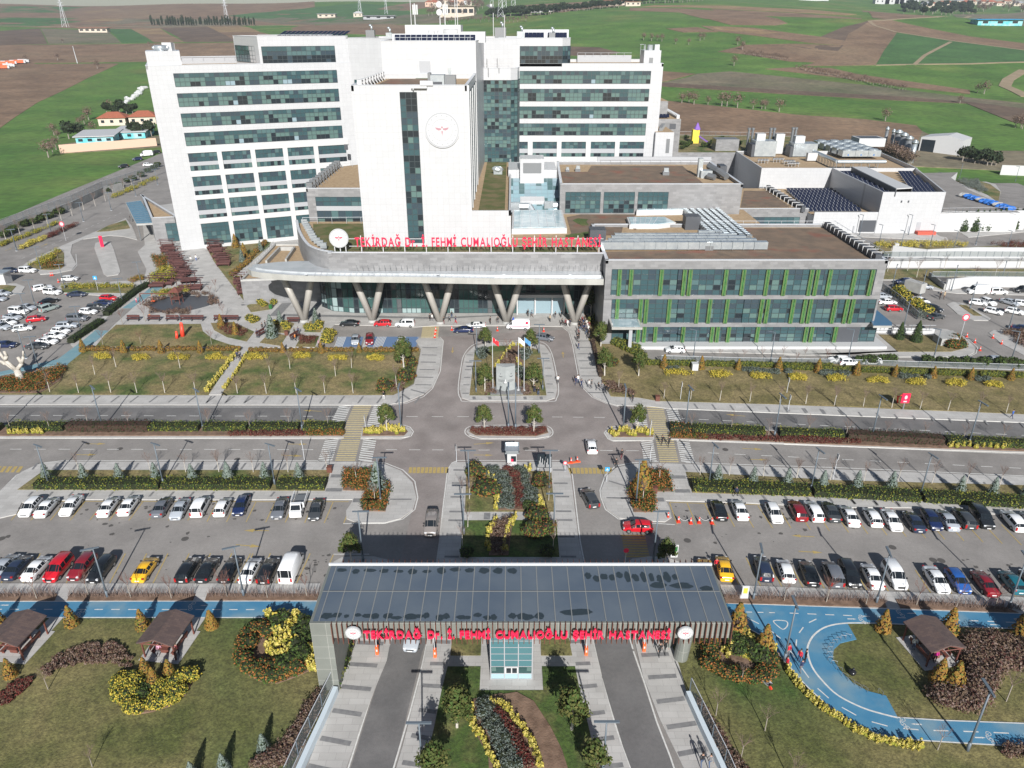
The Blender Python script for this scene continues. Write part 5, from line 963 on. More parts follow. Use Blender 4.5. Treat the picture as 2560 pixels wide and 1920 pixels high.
panels(empty('solar_array',(0,0,0),'solar panel rows left of the long white ridge roof','solar panels'),(wx0+1,WY+2),1.3,4,(wx0+2,284),9,1.2,WZ-.9,.8,2)
panels(empty('solar_array',(0,0,0),'solar panel rows right of the long white ridge roof','solar panels'),(wx1-9.2,WY+2),1.3,[6,6,6,6,5,5,5,4,4],(wx1+3.2,284),9,1.2,WZ-.9,.8,2)
for i in range(10):
    y=250+i*3.9;x=xs1-1.6-(i*.05);b=MB();b.box(x-1.2,x,y,y+2.2,6.2,8);o=tag(b.build('parapet_bracket',[M['greyD']]),nth(i)+' dark parapet box from the front beside the large solar field','roof box','dark boxes by the solar field');bb=MB();bb.box(x-2.4,x+.2,y+2.3,y+2.5,8,8.15);bb.box(x-2.4,x-2.2,y+2.3,y+2.5,6.6,8);bb.build('bracket',M['whiteP'],o)
for j in range(5): # chillers on the rear roof
    for i in range(3):
        c=g('a7',1490+i*118-j*58,365-j*22,WZ-1);q=empty('chiller',(c[0],c[1],WZ-1),f'{nth(i)} cooling unit from the left in the {nth(j)} row from the front','chiller','rooftop cooling units');b=MB();b.box(0,5.2,0,5,1.2,3.6);b.build('casing',M['steel'],q)
        b=MB();b.tube((2.6,2.4,3.6),(2.6,2.4,4.0),1.9,n=14);b.build('fan',M['steel'],q);b=MB();b.box(2.1,2.6,-.1,0,1.6,2.1);b.build('valve',mat('valve_blue',(.03,.15,.4),.5),q)
for k,(t_,x,y,w_,d_,h_)in enumerate([('a7',680,345,9,7,6.5),('a7',1035,345,10,7,5.5),('a7',865,320,3.6,2.5,8.5),('a7',1170,385,4,2,3.4),('a7',1640,255,12,9,4)]):
    c=g(t_,x,y,WZ-1);q=empty('cooling_tower',(c[0],c[1],WZ-1),['left large white cooling tower on the technical roof','right large white cooling tower on the technical roof','narrow white vent shaft between the cooling towers','small white cabinet before the cooling units','white square shaft behind the cooling units'][k],'cooling tower');b=MB();b.box(0,w_,0,d_,.4,h_);b.build('casing',M['whiteP']if k!=0 and k!=1 else M['steel'],q)
    if k<2:b=MB();b.box(-1.2,0,.3,d_,.2,h_*.8);b.build('grille',M['greyD'],q);b=MB();b.box(w_*.15,w_*.55,d_*.5,d_,h_,h_+2.6);b.build('stack',M['whiteP'],q)
    if k==4:b=MB();b.box(1,w_-1,1,d_-1,h_,h_+.02);b.build('opening',M['greyD'],q)
for k,(x,y,s)in enumerate([(610,230,.8),(645,230,.8),(808,230,.8),(840,230,.8),(1010,225,.8),(1038,225,.8)]):
    c=g('a7',x,y+70,WZ-1);b=MB();b.tube((c[0],c[1],WZ-1),(c[0],c[1],WZ+8.5),.55,n=10);b.tube((c[0],c[1],WZ+8.5),(c[0],c[1],WZ+9.3),.75,n=10);tag(b.build('flue',[M['greyM']]),nth(k)+' metal flue from the left behind the cooling towers','flue','flues on the technical roof')
b=MB();p0=g('a7',1235,290,WZ+2);p1=g('a7',1450,385,WZ+2);p2=g('a7',1895,385,WZ+2);b.tube((*p0,WZ+2),(*p1,WZ+2),.7,n=10);b.tube((*p1,WZ+2),(*p2,WZ+2),.7,n=10)
for p in along([p0,p1,p2],3.2):b.tube((*p,WZ-1),(*p,WZ+2),.12,n=4);b.tube((p[0],p[1]+2,WZ-1),(p[0],p[1]+2,WZ+1),.1,n=4)
tag(b.build('pipe_rack',[M['steel']]),'thick silver pipe on stilts around the cooling units','pipe rack')
for k,(x,y)in enumerate([(760,400),(900,390),(1000,410),(1040,430)]):
    c=g('a7',x,y,WZ-1);q=empty('pump_set',(c[0],c[1],WZ-1),nth(k)+' pump set from the left on the gravel technical roof','pump','roof pump sets');b=MB();[b.box(-2+i*1.1,-1.3+i*1.1,-.5,.5,.9,1.8)for i in range(4)];b.build('pumps',M['greyD'],q);b=MB();[b.tube((-2+i*1.3,-.6,0),(-2+i*1.3,-.6,1.4),.08,n=4)for i in range(4)];b.tube((-2.3,-.6,1.4),(2.4,-.6,1.4),.12,n=5);b.build('frame',M['whiteP'],q)
for k,(x,y)in enumerate([(900,720),(960,725),(1005,745),(1055,765),(1105,780),(1160,800)]):
    c=g('a8',x,y);q=empty('exhaust_stack',(c[0],c[1],0),nth(k)+' tall silver exhaust stack from the left beyond the technical building','stack','exhaust stacks');h_=[14,13,13.5,13,12,11][k];r_=[.8,.8,1.5,1.5,1.5,1.2][k]
    b=MB();b.tube((0,0,0),(0,0,h_),r_,n=14);b.build('shaft',M['greyM']if k<5 else M['steel'],q,True);b=MB();b.tube((0,0,h_),(0,0,h_+1),r_*1.25,n=14);b.tube((0,0,h_+1),(0,0,h_+1.8),r_*1.2,r_*.3,n=14);b.build('cap',M['steel'],q,True)
# hangar
hg=empty('metal_shed',(0,0,0),'white metal shed with dark open bay before the green field','shed');a=RT('a8',1235,660);c=RT('a8',1620,705);HD=Vector((c[0]-a[0],c[1]-a[1]));n=Vector((-HD.y,HD.x)).normalized()*16
w0=(a[0],a[1]);w1=(c[0],c[1]);w2=(c[0]+n.x,c[1]+n.y);w3=(a[0]+n.x,a[1]+n.y);zg_=min(a[2],c[2])
b=MB();b.prism(ccw([w0,w1,w2,w3]),zg_-1,zg_+7.6);b.build('wall',M['whiteP'],hg);b=MB();m0=lerp(w0,w1,.62);m3=lerp(w3,w2,.62);b.mesh([(*w0,zg_+7.61),(*m0,zg_+9.4),(*w1,zg_+7.61),(*w3,zg_+7.61),(*m3,zg_+9.4),(*w2,zg_+7.61)],[(0,1,4,3),(1,2,5,4),(0,2,1),(3,4,5)]);b.build('roof',M['whiteP'],hg)
b=MB();b.obox(lerp(w0,w1,.04),lerp(w0,w1,.36),.3,zg_,zg_+6.6);b.build('open_bay',M['g3'],hg)
# left porch building with blue canopy
lp=empty('side_entrance',(0,0,0),'grey side entrance with gravel roof and blue glass canopy','building')
a=g('a4',335,945);c=g('a4',560,935);zt=7.9
P_=[a,(c[0]-.5,c[1]),f_(-.2,14),g('a4',200,505,zt)]
b=MB();b.prism(ccw(P_),0,zt-.8,0,1);b.build('wall',[M['grey'],M['gravel']],lp);b=MB();parapet(b,ccw(P_),zt-.798,zt,.45,0,1);b.build('roof_parapet',[M['grey'],M['coping']],lp)
cpts=G(6.2,'a4',(50,575),(190,555),(330,765),(150,775));b=MB();b.prism(ccw(cpts),5.7,6.2,0,0,True);b.build('canopy_slab',M['conc'],lp)
b=MB();b.prism(ccw([lerp(p,(sum(q[0]for q in cpts)/4,sum(q[1]for q in cpts)/4),.05)for p in cpts]),6.2,6.28);b.build('canopy_glass',mat('canopy_blue',(.06,.16,.24),.25,(.1,.22,.3),1.2),lp)
b=MB();[b.obox(lerp(cpts[0],cpts[3],i/12),lerp(cpts[1],cpts[2],i/12),.12,6.28,6.34)for i in range(1,12)];b.build('glazing_bars',M['lamp'],lp)
b=MB();[b.tube((*lerp(lerp(cpts[0],cpts[3],t),lerp(cpts[1],cpts[2],t),.1),.1),(*lerp(lerp(cpts[0],cpts[3],t),lerp(cpts[1],cpts[2],t),.1),5.7),.2)for t in(.1,.9)];b.build('posts',M['greyM'],lp)
A=offs(a,c,(c[0]-a[0])*.52);B_=offs(a,c,(c[0]-a[0])*.98);win(lp,A,B_,.3,6,2,(0,.35,.6,.8,1),'teal')
# low gravel-roofed building left of the canopy
lg=empty('low_gravel_roof',(0,0,0),'low flat building with gravel roof left of the podium','building');P_=G(7,'a4',(1430,965),(1650,965),(1680,1120),(1180,1250),(1100,1280),(1120,1260))
P_=G(6.5,'a4',(1425,958),(1655,958),(1900,1260),(1110,1290));b=MB();b.prism(ccw(P_),0,6.1,0,1);parapet(b,ccw(P_),6.1,6.6,.5,2,None);b.build('wall',[M['grey'],M['gravel'],M['conc']],lg)
b=MB();Q=G(6.5,'a4',(1350,1135),(1475,1005),(1610,1005),(1530,1120));[b.obox(Q[i],Q[i+1],.5,6.1,7.2)for i in range(3)];b.build('roof_upstand',M['conc'],lg);railing(lg,[P_[0],P_[3]],6.6,1.0,2.2)
b=MB();c=front[14];[b.box(p[0]+.5,p[0]+1.9,p[1]-.3,p[1]+.3,DK+.5,DK+1.7)for p in along([(-42.5,160),(-46,166),(-53,184)],2.4)];b.build('parapet_brackets',M['steel'],pd_)
# ================= GATE =================
gy0,gy1,gxa,gxb,gz=56.3,65.0,-20.15,22.0,9.5
gt_=empty('entrance_gate',(0,0,0),'wide gate canopy with blue-grey roof and brown fins over the road','gate')
b=MB();b.prism([(gxa,gy0),(gxb,gy0),(gxb,gy1),(gxa,gy1)],7.35,9.35,0,0,True);b.build('roof_slab',M['gatewall'],gt_)
b=MB();b.face([(gxa+.3,gy0+.15,9.4),(gxb-.2,gy0+.15,9.4),(gxb-.2,gy1-.2,9.42),(gxa+.3,gy1-.2,9.42)],0)
for i in range(25):x=gxa+.9+i*1.685;b.box(x-.045,x+.045,gy0+.2,gy1-.25,9.42,9.455,1)
ym=g('q5',500,100,9.45)[1];b.box(gxa+.3,gxb-.2,ym-.05,ym+.05,9.46,9.48,1)
rnd=random.Random(5)
BZ=[0]
def blob(cx,cy,rx,ry,z,m,mb_=None):
    n=14;BZ[0]+=1;z=9.431+.0003*BZ[0];mb_.face([(cx+rx*cos(2*pi*k/n)*rnd.uniform(.75,1.15),cy+ry*sin(2*pi*k/n)*rnd.uniform(.75,1.15),z)for k in range(n)],m)
for k in range(22):x=gxa+1.5+k*1.02*rnd.uniform(.96,1.04);blob(x,gy0+.75+rnd.uniform(-.15,.25),rnd.uniform(.3,.75),rnd.uniform(.22,.5),9.432,2,b)
for k in range(13):x=gxa+1.6+k*1.55;blob(x,gy1-.95+rnd.uniform(-.2,.2),rnd.uniform(.4,.7),rnd.uniform(.25,.55),9.434,2,b)
for k in range(12):blob(8.2+k*.85,gy1-1.7-rnd.uniform(0,.7),rnd.uniform(.3,.42),rnd.uniform(.5,.95),9.436,2,b)
blob(6.6,gy0+1.4,1.9,.45,9.437,2,b);blob(18,61.6,1.3,.5,9.438,2,b);blob(15.5,61.7,.9,.5,9.439,2,b);blob(20.5,61.2,.8,.4,9.44,2,b)
b.build('roof_membrane',[M['gateroof'],M['gateseam'],M['puddle']],gt_)
b=MB();b.box(gxa,gxb,gy1-.02,gy1+.16,9.3,9.62);b.build('rear_edge',M['coping'],gt_)
for i in range(78):
    x=gxa+2.2+i*(gxb-gxa-2.3)/77;b=MB();b.box(x-.035,x+.035,gy0-.42,gy0-.002,6.95,9.5);b.build('fin',M['rust'],gt_)
b=MB();[b.box(gxa+1.5+i*.62,gxa+1.54+i*.62,gy1+.16,gy1+.6,8.4,9.75)for i in range(66)];b.build('rear_fins',M['rust'],gt_)
b=MB();b.prism([(gxa,gy0-.05),(gxa+2.1,gy0-.05),(gxa+2.1,gy1),(gxa,gy1)],0,9.352);b.build('side_wall',M['gatewall'],gt_)
for k,(x,y)in enumerate([(720,700),(700,560)]):
    b=MB();c=g('q6',735,725);b.tube((c[0]-.2-(k*.9),c[1]+.6+k*2.2,0),(c[0]-.2-k*.9+(.6 if k==0 else-.3),c[1]+.6+k*2.2,7.4),.78,n=18);b.build('pillar',M['gatewall'],gt_,False)
# ---- lettering ----
FONT={}
def glyph(ch,size,xs,bold,depth):
    k=(ch,size,xs,bold)
    if k not in FONT:
        cu=bpy.data.curves.new('letter','FONT');cu.body=ch;cu.size=size;cu.extrude=depth;cu.offset=bold;cu.resolution_u=3
        o=bpy.data.objects.new('tmp',cu);COL.objects.link(o);bpy.context.view_layer.update()
        me=bpy.data.meshes.new_from_object(o.evaluated_get(bpy.context.evaluated_depsgraph_get()));bpy.data.objects.remove(o)
        for v in me.vertices:x,y,z=v.co;v.co=(x*xs,-z,y)
        me.materials.clear();me.materials.append(M['red']);xx=[v.co.x for v in me.vertices]or[0,.3]
        FONT[k]=(me,min(xx),max(xx))
    return FONT[k]
TEXT='TEKİRDAĞ Dr. İ. FEHMİ CUMALIOĞLU ŞEHİR HASTANESİ'
def sign(parent,x0,x1,z,y,size,bold,depth,gap):
    w1=sum((glyph(c,size,1.,bold,depth)[2]-glyph(c,size,1.,bold,depth)[1]+gap*size)if c!=' ' else size*.42 for c in TEXT);xs=(x1-x0)/w1;x=x0
    for c in TEXT:
        if c==' ':x+=size*.42*xs;continue
        me,a,e=glyph(c,size,xs,bold,depth);o=link('letter',me,parent);o.location=(x-a,y,z);x+=e-a+gap*size*xs
sg=empty('gate_sign',(0,0,0),'red hospital name lettering across the front fins of the gate','sign');sign(sg,-14.7,15.8,8.05,gy0-.75,1.32,.03,.1,.1)
for s_,xc in(('left',-15.75),('right',17.2)):
    q=empty('round_emblem',(0,0,0),f'white round emblem {s_} of the gate lettering','emblem','gate emblems');emblem(q,(xc,8.62),.78,gy0-.7,.2,light=False)
sg=empty('rooftop_sign',(0,0,0),'tall red hospital name lettering on a frame above the entrance podium','sign');sign(sg,-33.6,19.3,20.05,156.6,2.75,.03,.18,.16)
b=MB();[b.tube((-35,156.9,z),(19.6,156.9,z),.07,n=5)for z in(20.0,21.6)];b.build('rail_frame',M['whiteP'],sg)
for i in range(12):x=-32.4+i*4.65;b=MB();b.box(x-.09,x+.09,156.95,157.1,18.4,22.3);b.build('post',M['whiteP'],sg)
q=empty('rooftop_emblem',(0,0,0),'large white round emblem at the left end of the rooftop lettering','emblem');emblem(q,(-37.0,21.8),2.05,156.5,.35,light=False);b=MB();[b.tube((-37+s*1.2,157,18.3),(-37+s*1.2,157,20.8),.12,n=5)for s in(-1,0,1)];b.build('stand',M['whiteP'],q)
# ---- booth, barriers ----
bt=empty('gate_booth',(0,0,0),'blue glass guard booth under the gate canopy','booth');bx0,bx1,by=-2.25,2.12,57.75
bt.location=(0,0,0);b=MB();b.box(bx0,bx1,by,by+6,.12,7.3);b.build('wall',M['g0'],bt)
bm_=[mat('booth_glass',(.07,.16,.18),.12),mat('booth_dark',(.03,.07,.07),.12),mat('booth_low',(.3,.42,.47),.3),M['g2']]
b=MB()
zs=[.15,.95,1.95,2.85,3.75,4.65,5.55,6.4,7.3]
for c in range(3):
    for r in range(8):
        xa_=bx0+(bx1-bx0)*c/3;xb_=bx0+(bx1-bx0)*(c+1)/3;m_=2 if r==0 else 1 if r==1 else 0;b.face([(xa_+.03,by-.03,zs[r]+.04),(xb_-.03,by-.03,zs[r]+.04),(xb_-.03,by-.03,zs[r+1]-.04),(xa_+.03,by-.03,zs[r+1]-.04)],m_)
for x in(bx0+.1,bx1-.55):b.box(x,x+.45,by-.05,by-.035,1.3,1.85,3)
b.build('window',bm_,bt);b=MB();[b.box(x-.05,x+.05,by-.1,by,.12,7.3)for x in(bx0,bx0+1.457,bx0+2.914,bx1)];[b.box(bx0,bx1,by-.07,by-.034,z-.03,z+.03)for z in zs];b.build('window_frame',M['louvre'],bt)
b=MB();b.box(-.75,.65,by-.12,by-.04,1.0,1.9);b.build('hatch_frame',M['whiteP'],bt);b=MB();b.box(-.6,-.1,by-.14,by-.121,1.1,1.8);b.box(.02,.52,by-.14,by-.121,1.1,1.8);b.build('hatch',M['g3'],bt)
M['orange']=mat('barrier_orange',(.75,.12,.03),.5)
for k,(t,x,y)in enumerate([('q4',1565,655),('q4',2075,680),('q5',1643,662),('q6',388,628)]):
    c=g(t,x,y,.12);q=empty('barrier',(c[0],c[1],.11),nth(k)+' orange boom barrier from the left under the gate','barrier','boom barriers at the gate');b=MB();b.box(-.17,.17,-.1,.3,0,1.1);b.build('cabinet',M['orange'],q)
    b=MB();b.tube((0,.0,.95),(-.15,.5,3.6),.045,n=5);b.build('boom',M['whiteP'],q);b=MB();b.box(-.08,.08,-.12,-.1,.5,.8);b.build('label_plate',M['whiteP'],q)
# ---- kiosk, monument, boards ----
c0=g('r8',988,622,.12);c1=g('r8',1075,622,.12);q=empty('security_kiosk',(0,0,0),'white security kiosk with grey roof tray on the median','kiosk');w_=c1[0]-c0[0]
b=MB();b.box(c0[0],c1[0],c0[1],c0[1]+2.2,.12,2.75);b.build('wall',M['whiteP'],q);b=MB();b.box(c0[0]-.35,c1[0]+.4,c0[1]-.3,c0[1]+2.5,2.75,3.0);parapet(b,[(c0[0]-.35,c0[1]-.3),(c1[0]+.4,c0[1]-.3),(c1[0]+.4,c0[1]+2.5),(c0[0]-.35,c0[1]+2.5)],3.0,3.3,.12);b.build('roof',M['steel'],q)
b=MB();b.box(c0[0]+.6,c0[0]+1.4,c0[1]-.03,c0[1],1.2,2.2,0);b.box(c0[0]+.6,c0[0]+.95,c0[1]-.05,c0[1]-.031,1.25,1.7,1);b.build('window',[M['g3'],M['red']],q)
k1=g('r1',40,415);q=empty('security_kiosk',(k1[0]-2,k1[1],0),'small white kiosk at the left edge of the car park','kiosk');b=MB();b.box(-1.5,2.5,0,3,0,3);b.build('wall',M['whiteP'],q);b=MB();b.box(-1.8,2.8,-.3,3.3,3,3.3);b.build('roof',M['steel'],q);b=MB();b.box(.2,1.2,-.03,0,1.2,2.2);b.build('window',M['g3'],q)
mn=empty('monument',(0,0,0),'grey folded stone monument with bust and two crescents on the island','monument');ma=g('r3',888,1025,.2);mb_=g('r3',1060,1018,.2);my=ma[1]+.6;mc=((ma[0]+mb_[0])/2,my-.9)
M['stone']=mat('monument_stone',(.27,.29,.29),.5,(.32,.34,.34),.8);b=MB();b.prism(ccw([(ma[0],my),mc,(mb_[0],my),(mb_[0],my+.9),(ma[0],my+.9)]),.1,5.3);b.build('slab',M['stone'],mn)
b=MB();b.box(ma[0]-1.1,mb_[0]+2,my-2.0,my+1.2,.16,.32);b.build('plinth',M['band'],mn)
def crescent(parent,A,B_,t0,zc,r):
    m_=MB();d_=Vector((B_[0]-A[0],B_[1]-A[1])).normalized();n_=Vector((d_.y,-d_.x));c_=lerp(A,B_,t0);o_=.04;P_=lambda x,z:(c_[0]+d_.x*x+n_.x*o_,c_[1]+d_.y*x+n_.y*o_,zc+z)
    n=14
    for i in range(n):
        a=pi*1.08+(pi*.84)*i/n;e=pi*1.08+(pi*.84)*(i+1)/n
        def inn_(t):tt=(t-pi*1.08)/(pi*.84);return r*(1-.38*sin(pi*tt))
        m_.face([P_(r*cos(a),r*sin(a)),P_(r*cos(e),r*sin(e)),P_(inn_(e)*cos(e),inn_(e)*sin(e)),P_(inn_(a)*cos(a),inn_(a)*sin(a))])
    st=[]
    for i in range(10):a=pi/2+i*pi/5;rr=r*(.36 if i%2==0 else.15);st.append(P_(rr*cos(a),r*.62+rr*sin(a)))
    m_.face(st);m_.build('crescent_and_star',M['greyD'],parent)
crescent(mn,(ma[0],my),mc,.48,3.5,.4);crescent(mn,mc,(mb_[0],my),.58,3.55,.4)
b=MB()
for A,B_,t0,t1 in[((ma[0],my),mc,.2,.8),(mc,(mb_[0],my),.25,.85)]:
    for r in range(4):p=lerp(A,B_,t0);e=lerp(A,B_,t1-(.15 if r==3 else 0));b.obox((p[0],p[1]-.04),(e[0],e[1]-.04),.02,2.55-r*.14,2.6-r*.14)
b.build('inscription',M['greyM'],mn)
b=MB();b.ell((mc[0]-.05,mc[1]-.3,2.75),(.17,.18,.24),0,10,7);b.ell((mc[0]-.05,mc[1]-.25,2.3),(.34,.2,.28),0,10,6);b.tube((mc[0]-.05,mc[1]-.25,2.4),(mc[0]-.05,mc[1]-.28,2.6),.1,n=8);b.build('bust',M['whiteP'],mn,True)
for k,(x,yb,yt,col,xo)in enumerate([(857,1020,560,'f_red',0),(1090,1020,600,'f_white',0),(1143,1020,600,'f_blue',0)]):
    c=g('r3',x,yb,.2);h_=11;q=empty('flagpole',(c[0],c[1],.2),['flagpole with red flag left of the monument','flagpole with white flag right of the monument','flagpole with blue flag, rightmost by the monument'][k],'flagpole');b=MB();b.tube((0,0,0),(0,0,h_),.07,.05,n=6);b.build('pole',M['coping'],q);b=MB();b.tube((0,0,0),(0,0,.25),.28,n=10);b.build('base',M['whiteP'],q)
    M[col]=mat(col,{'f_red':(.65,.02,.03),'f_white':(.75,.75,.75),'f_blue':(.08,.25,.45)}[col],.8);b=MB();n=5
    for i in range(n):
        for j in range(3):
            f__=lambda a,e:(.08+a*1.1/n*1.0,.12*sin(a*1.4),h_-.1-e*.32-a*.17)
            b.face([f__(i,j),f__(i+1,j),f__(i+1,j+1),f__(i,j+1)])
    if k==0:b.face([(.5,-.1,h_-.45),(.75,-.1,h_-.5),(.62,-.1,h_-.8)],1)
    b.build('flag',[M[col],M['whiteP']],q)
# ---- street lamps ----
def lamp_proto(h_,kind):
    q=empty('street_lamp',(0,0,-500));b=MB();b.tube((0,0,0),(0,0,h_),.11,.075,n=8);b.tube((0,0,0),(0,0,1.1),.15,n=8);b.build('pole',M['lamp'],q,True);b=MB();b.box(-.3,.3,-.3,.3,0,.08);b.build('base_plate',M['coping'],q)
    b=MB()
    if kind=='T':b.box(-1.15,1.15,-.12,.12,h_-.02,h_+.1)
    elif kind=='L':b.box(-.1,1.45,-.11,.11,h_-.02,h_+.1)
    else:b.obox((0,0),(.9,-.9),.24,h_-.05,h_+.07);b.obox((0,0),(-.45,.45),.18,h_-.05,h_+.05)
    b.build('lamp_head',M['lamp'],q);return q
LT,LL,LD=lamp_proto(6.6,'T'),lamp_proto(6.6,'L'),lamp_proto(7.2,'D')
def lamps(proto,t,pts,fmt,rz=0,sc=1.):
    group=gname(fmt)
    for i,p in enumerate(pts):
        tg=p[2]if len(p)>2 else t;c=g(tg,p[0],p[1]);place(proto,(c[0],c[1],0),rz,fmt.format(nth(i)),'street lamp',group,sc)
lamps(LD,'r6',[(5,280),(948,262),(1877,290),(945,285,'r7')],'{} lamp from the left on the upper left median',.0,1.12)
lamps(LD,'q1',[(785,265),(1605,345),(805,360,'q2'),(1697,418,'q2')],'{} lamp from the left on the upper right median',-.6,1.12)
lamps(LD,'r6',[(455,795),(1508,780),(690,785,'r7')],'{} lamp from the left in the left lot hedge',.3)
lamps(LD,'q1',[(1002,785),(1940,838),(1252,888,'q2')],'{} lamp from the left in the right lot hedge',-.5)
lamps(LD,'q3',[(952,160),(388,148,'q4')],'{} lamp from the left beside the left bicycle path',-2.0,1.05)
lamps(LD,'q6',[(1350,178),(812,210,'q7'),(1978,248,'q7')],'{} lamp from the left beside the right bicycle path',2.2,1.05)
lamps(LT,'r8',[(637,815),(1375,815),(590,1240),(1415,1235)],'{} double-headed lamp on the central garden walkways')
lamps(LT,'q5',[(200,1700),(1790,1690)],'{} double-headed lamp below the gate booth from left')
lamps(LT,'r3',[(702,1040),(1315,1015),(710,700),(1280,680)],'{} double-headed lamp on the monument island')
lamps(LL,'r3',[(1000,1385),(1065,1390),(12,1395),(2055,1400)],'{} tall lamp standing in the crossroads planting',pi/2,1.25)
lamps(LD,'r7',[(1668,960),(330,980,'q1'),(1505,1490),(490,1490,'q1')],'{} tall lamp from the left by the central roads',.8,1.1)
lamps(LD,'q7',[(1615,1510),(0,720)],'{} tall bent lamp beside the looping blue path',2.3,1.12)
lamps(LT,'r1',[(240,1090),(1135,590),(1308,425),(600,450),(380,275),(155,100),(325,605),(255,740),(355,1170),(755,870)],'{} double-headed lamp of the left car park area',.2)
lamps(LL,'r4',[(858,1105),(1570,1125),(590,1100,'r5'),(1375,1100,'r5'),(2090,1120,'r5')],'{} lamp from the left along the annex service road',2.6)
lamps(LL,'r5',[(1095,830),(990,460),(1255,520),(1540,470),(1985,430),(1710,640),(2065,830)],'{} lamp of the right car park',1.)
lamps(LL,'a8',[(695,1430),(1145,1430),(870,1530),(1345,1530),(1065,1590),(1555,1590),(1765,1520),(2045,1590),(1415,1000),(1615,910),(2130,940)],'{} lamp near the white technical building',2.)
lamps(LT,'bl',[(235,1530),(715,1300),(1155,1125),(1540,975),(1880,775),(2180,620)],'{} lamp from the left along the far left road',.5)
# ---- fences ----
def fence(label,pts,h_=1.6,z=0,step=2.4,m='lamp',bar='coping',wall=None,mesh=None):
    q=empty('fence',(0,0,0),label,'fence')
    for p in along(pts,step):b=MB();b.tube((*p,z),(*p,z+h_),.06,n=4);b.build('post',M[m],q)if len(along(pts,step))<60 else None
    b=MB()
    for a,e in zip(pts,pts[1:]):
        for hh in(h_,h_*.1):b.obox(a,e,.06,z+hh-.06,z+hh)
    if len(along(pts,step))>=60:[b.tube((*p,z),(*p,z+h_),.06,n=4)for p in along(pts,step)]
    b.build('rail',M[bar],q)
    if mesh:
        b=MB();[b.face([(a[0],a[1],z),(e[0],e[1],z),(e[0],e[1],z+h_),(a[0],a[1],z+h_)])for a,e in zip(pts,pts[1:])];b.build('mesh_panel',mesh,q)
    return q
M['mesh']=mat('fence_mesh',(.2,.23,.23),.6,alpha=.35);M['meshD']=mat('fence_mesh_dark',(.1,.13,.13),.6,alpha=.55)
def wall(label,pts,z0,z1,wd=.35,m='whiteP',cat='wall'):
    b=MB();[b.obox(a,e,wd,z0,z1)for a,e in zip(pts,pts[1:])];return tag(b.build('retaining_wall',M[m]),label,cat)
fence('low grey fence behind the clipped hedge before the annex',G(0,'r4',(560,1115),(1250,1135),(2212,1150),'r5',(1000,1165),(2212,1200),(3000,1260)),1.3,0,2.6,mesh=M['mesh'])
M['bluewall']=mat('blue_white_wall',(.5,.57,.62),.6)
wl_=g('q4',1200,985);wall('pale blue wall left of the entrance road below the gate',G(0,'q4',(1205,1000),(1090,1260),(960,1540),(800,1900),(700,2300)),0,1.0,.5,'bluewall');fence('mesh fence on the wall left of the entrance road',G(0,'q4',(1180,975),(1040,1260),(900,1540),(740,1900),(640,2300)),2.1,.6,2.8,mesh=M['mesh'])
wall('pale blue wall right of the exit road below the gate',G(0,'q6',(770,1040),(900,1330),(1065,1680),(1280,2200)),0,1.0,.5,'bluewall');fence('mesh fence on the wall right of the exit road',G(0,'q6',(785,1030),(930,1330),(1100,1680),(1320,2200)),2.1,.6,2.8,mesh=M['mesh'])
wall('long concrete wall beside the far left road',G(0,'bl',(-600,1500),(0,1310),(400,1160),(1000,960),(1420,760),(1700,680)),0,2.8,.4,'conc');fence('tall mesh fence on the far left concrete wall',G(2.8,'bl',(-600,1420),(0,1220),(400,1070),(1000,860),(1420,660),(1980,480),(2200,400)),2.6,2.8,3.4,mesh=M['mesh'])
wall('upper white retaining wall right of the annex',G(0,'br',(560,330),(1600,330),(2600,330)),0,2.6,.5);wall('second white retaining wall behind the right car park',G(0,'br',(600,250),(1000,300),(1600,270),(2600,280)),0,4.6,.5)
fence('long grey railing on the upper white retaining wall',G(4.6,'br',(520,205),(1400,200),(2600,205)),1.6,4.6,2.2,mesh=M['meshD'])
wall('white retaining wall before the right car park vans',G(0,'br',(1260,600),(1600,560),(2700,575)),0,2.9,.5);fence('grey railing on the wall before the right car park',G(2.9,'br',(1100,440),(1700,440),(2700,450)),1.4,2.9,2.2,mesh=M['meshD'])
wall('sloping dark side wall at the right car park steps',G(0,'br',(1065,455),(1250,602)),0,1.6,.4,'conc');fence('dark fence beside the yellow shrubs of the right car park',G(0,'br',(500,600),(720,760),(930,960)),1.9,0,1.8,mesh=M['meshD'])
wall('white planter wall behind the small fir trees',G(0,'br',(430,1115),(1130,1130)),0,1.3,.3);fence('grey railing above the small fir trees',G(1.3,'br',(420,1080),(1140,1085)),1.2,1.3,2.)
b=MB();P_=G(1.8,'br',(1130,1120),(1360,1085),(1430,1180),(1230,1190));b.prism(ccw(P_),0,1.8);tag(b.build('concrete_box',[M['conc']]),'pale concrete box beside the orange bush','concrete box')
wall('white wall with garage door beside the technical building',G(0,'a8',(1420,1385),(1590,1390),(2200,1380)),0,6.6,.5);fence('grey railing on the yard wall beside the technical building',G(6.6,'a8',(1450,1225),(2000,1215),(2180,1230)),1.6,6.6,2.4)
b=MB();P_=G(6.6,'a8',(1480,1225),(1990,1220),(2160,1215),(1640,1000),(1500,940),(1580,910),(2000,780),(1180,860),(1180,700),(1500,900));b.prism(ccw(G(6.5,'a8',(1440,1222),(2180,1222),(1700,1010),(1540,900),(1600,850),(1180,860),(1190,990))),0,6.5,1,0);tag(b.build('raised_yard',[M['asph'],M['whiteP']]),kind='structure')
wall('cream wall beyond the right access road',[RT('a8',1985,880)[:2],RT('a8',2500,910)[:2]],0,5,.4)
wall('peach boundary wall before the cyan houses',[RT('q8',558,1420)[:2],RT('q8',1450,1355)[:2]],hgt(-240,420)-1,hgt(-240,420)+4.5,.4,'peach')if M.setdefault('peach',mat('peach_wall',(.6,.42,.32),.8))else None
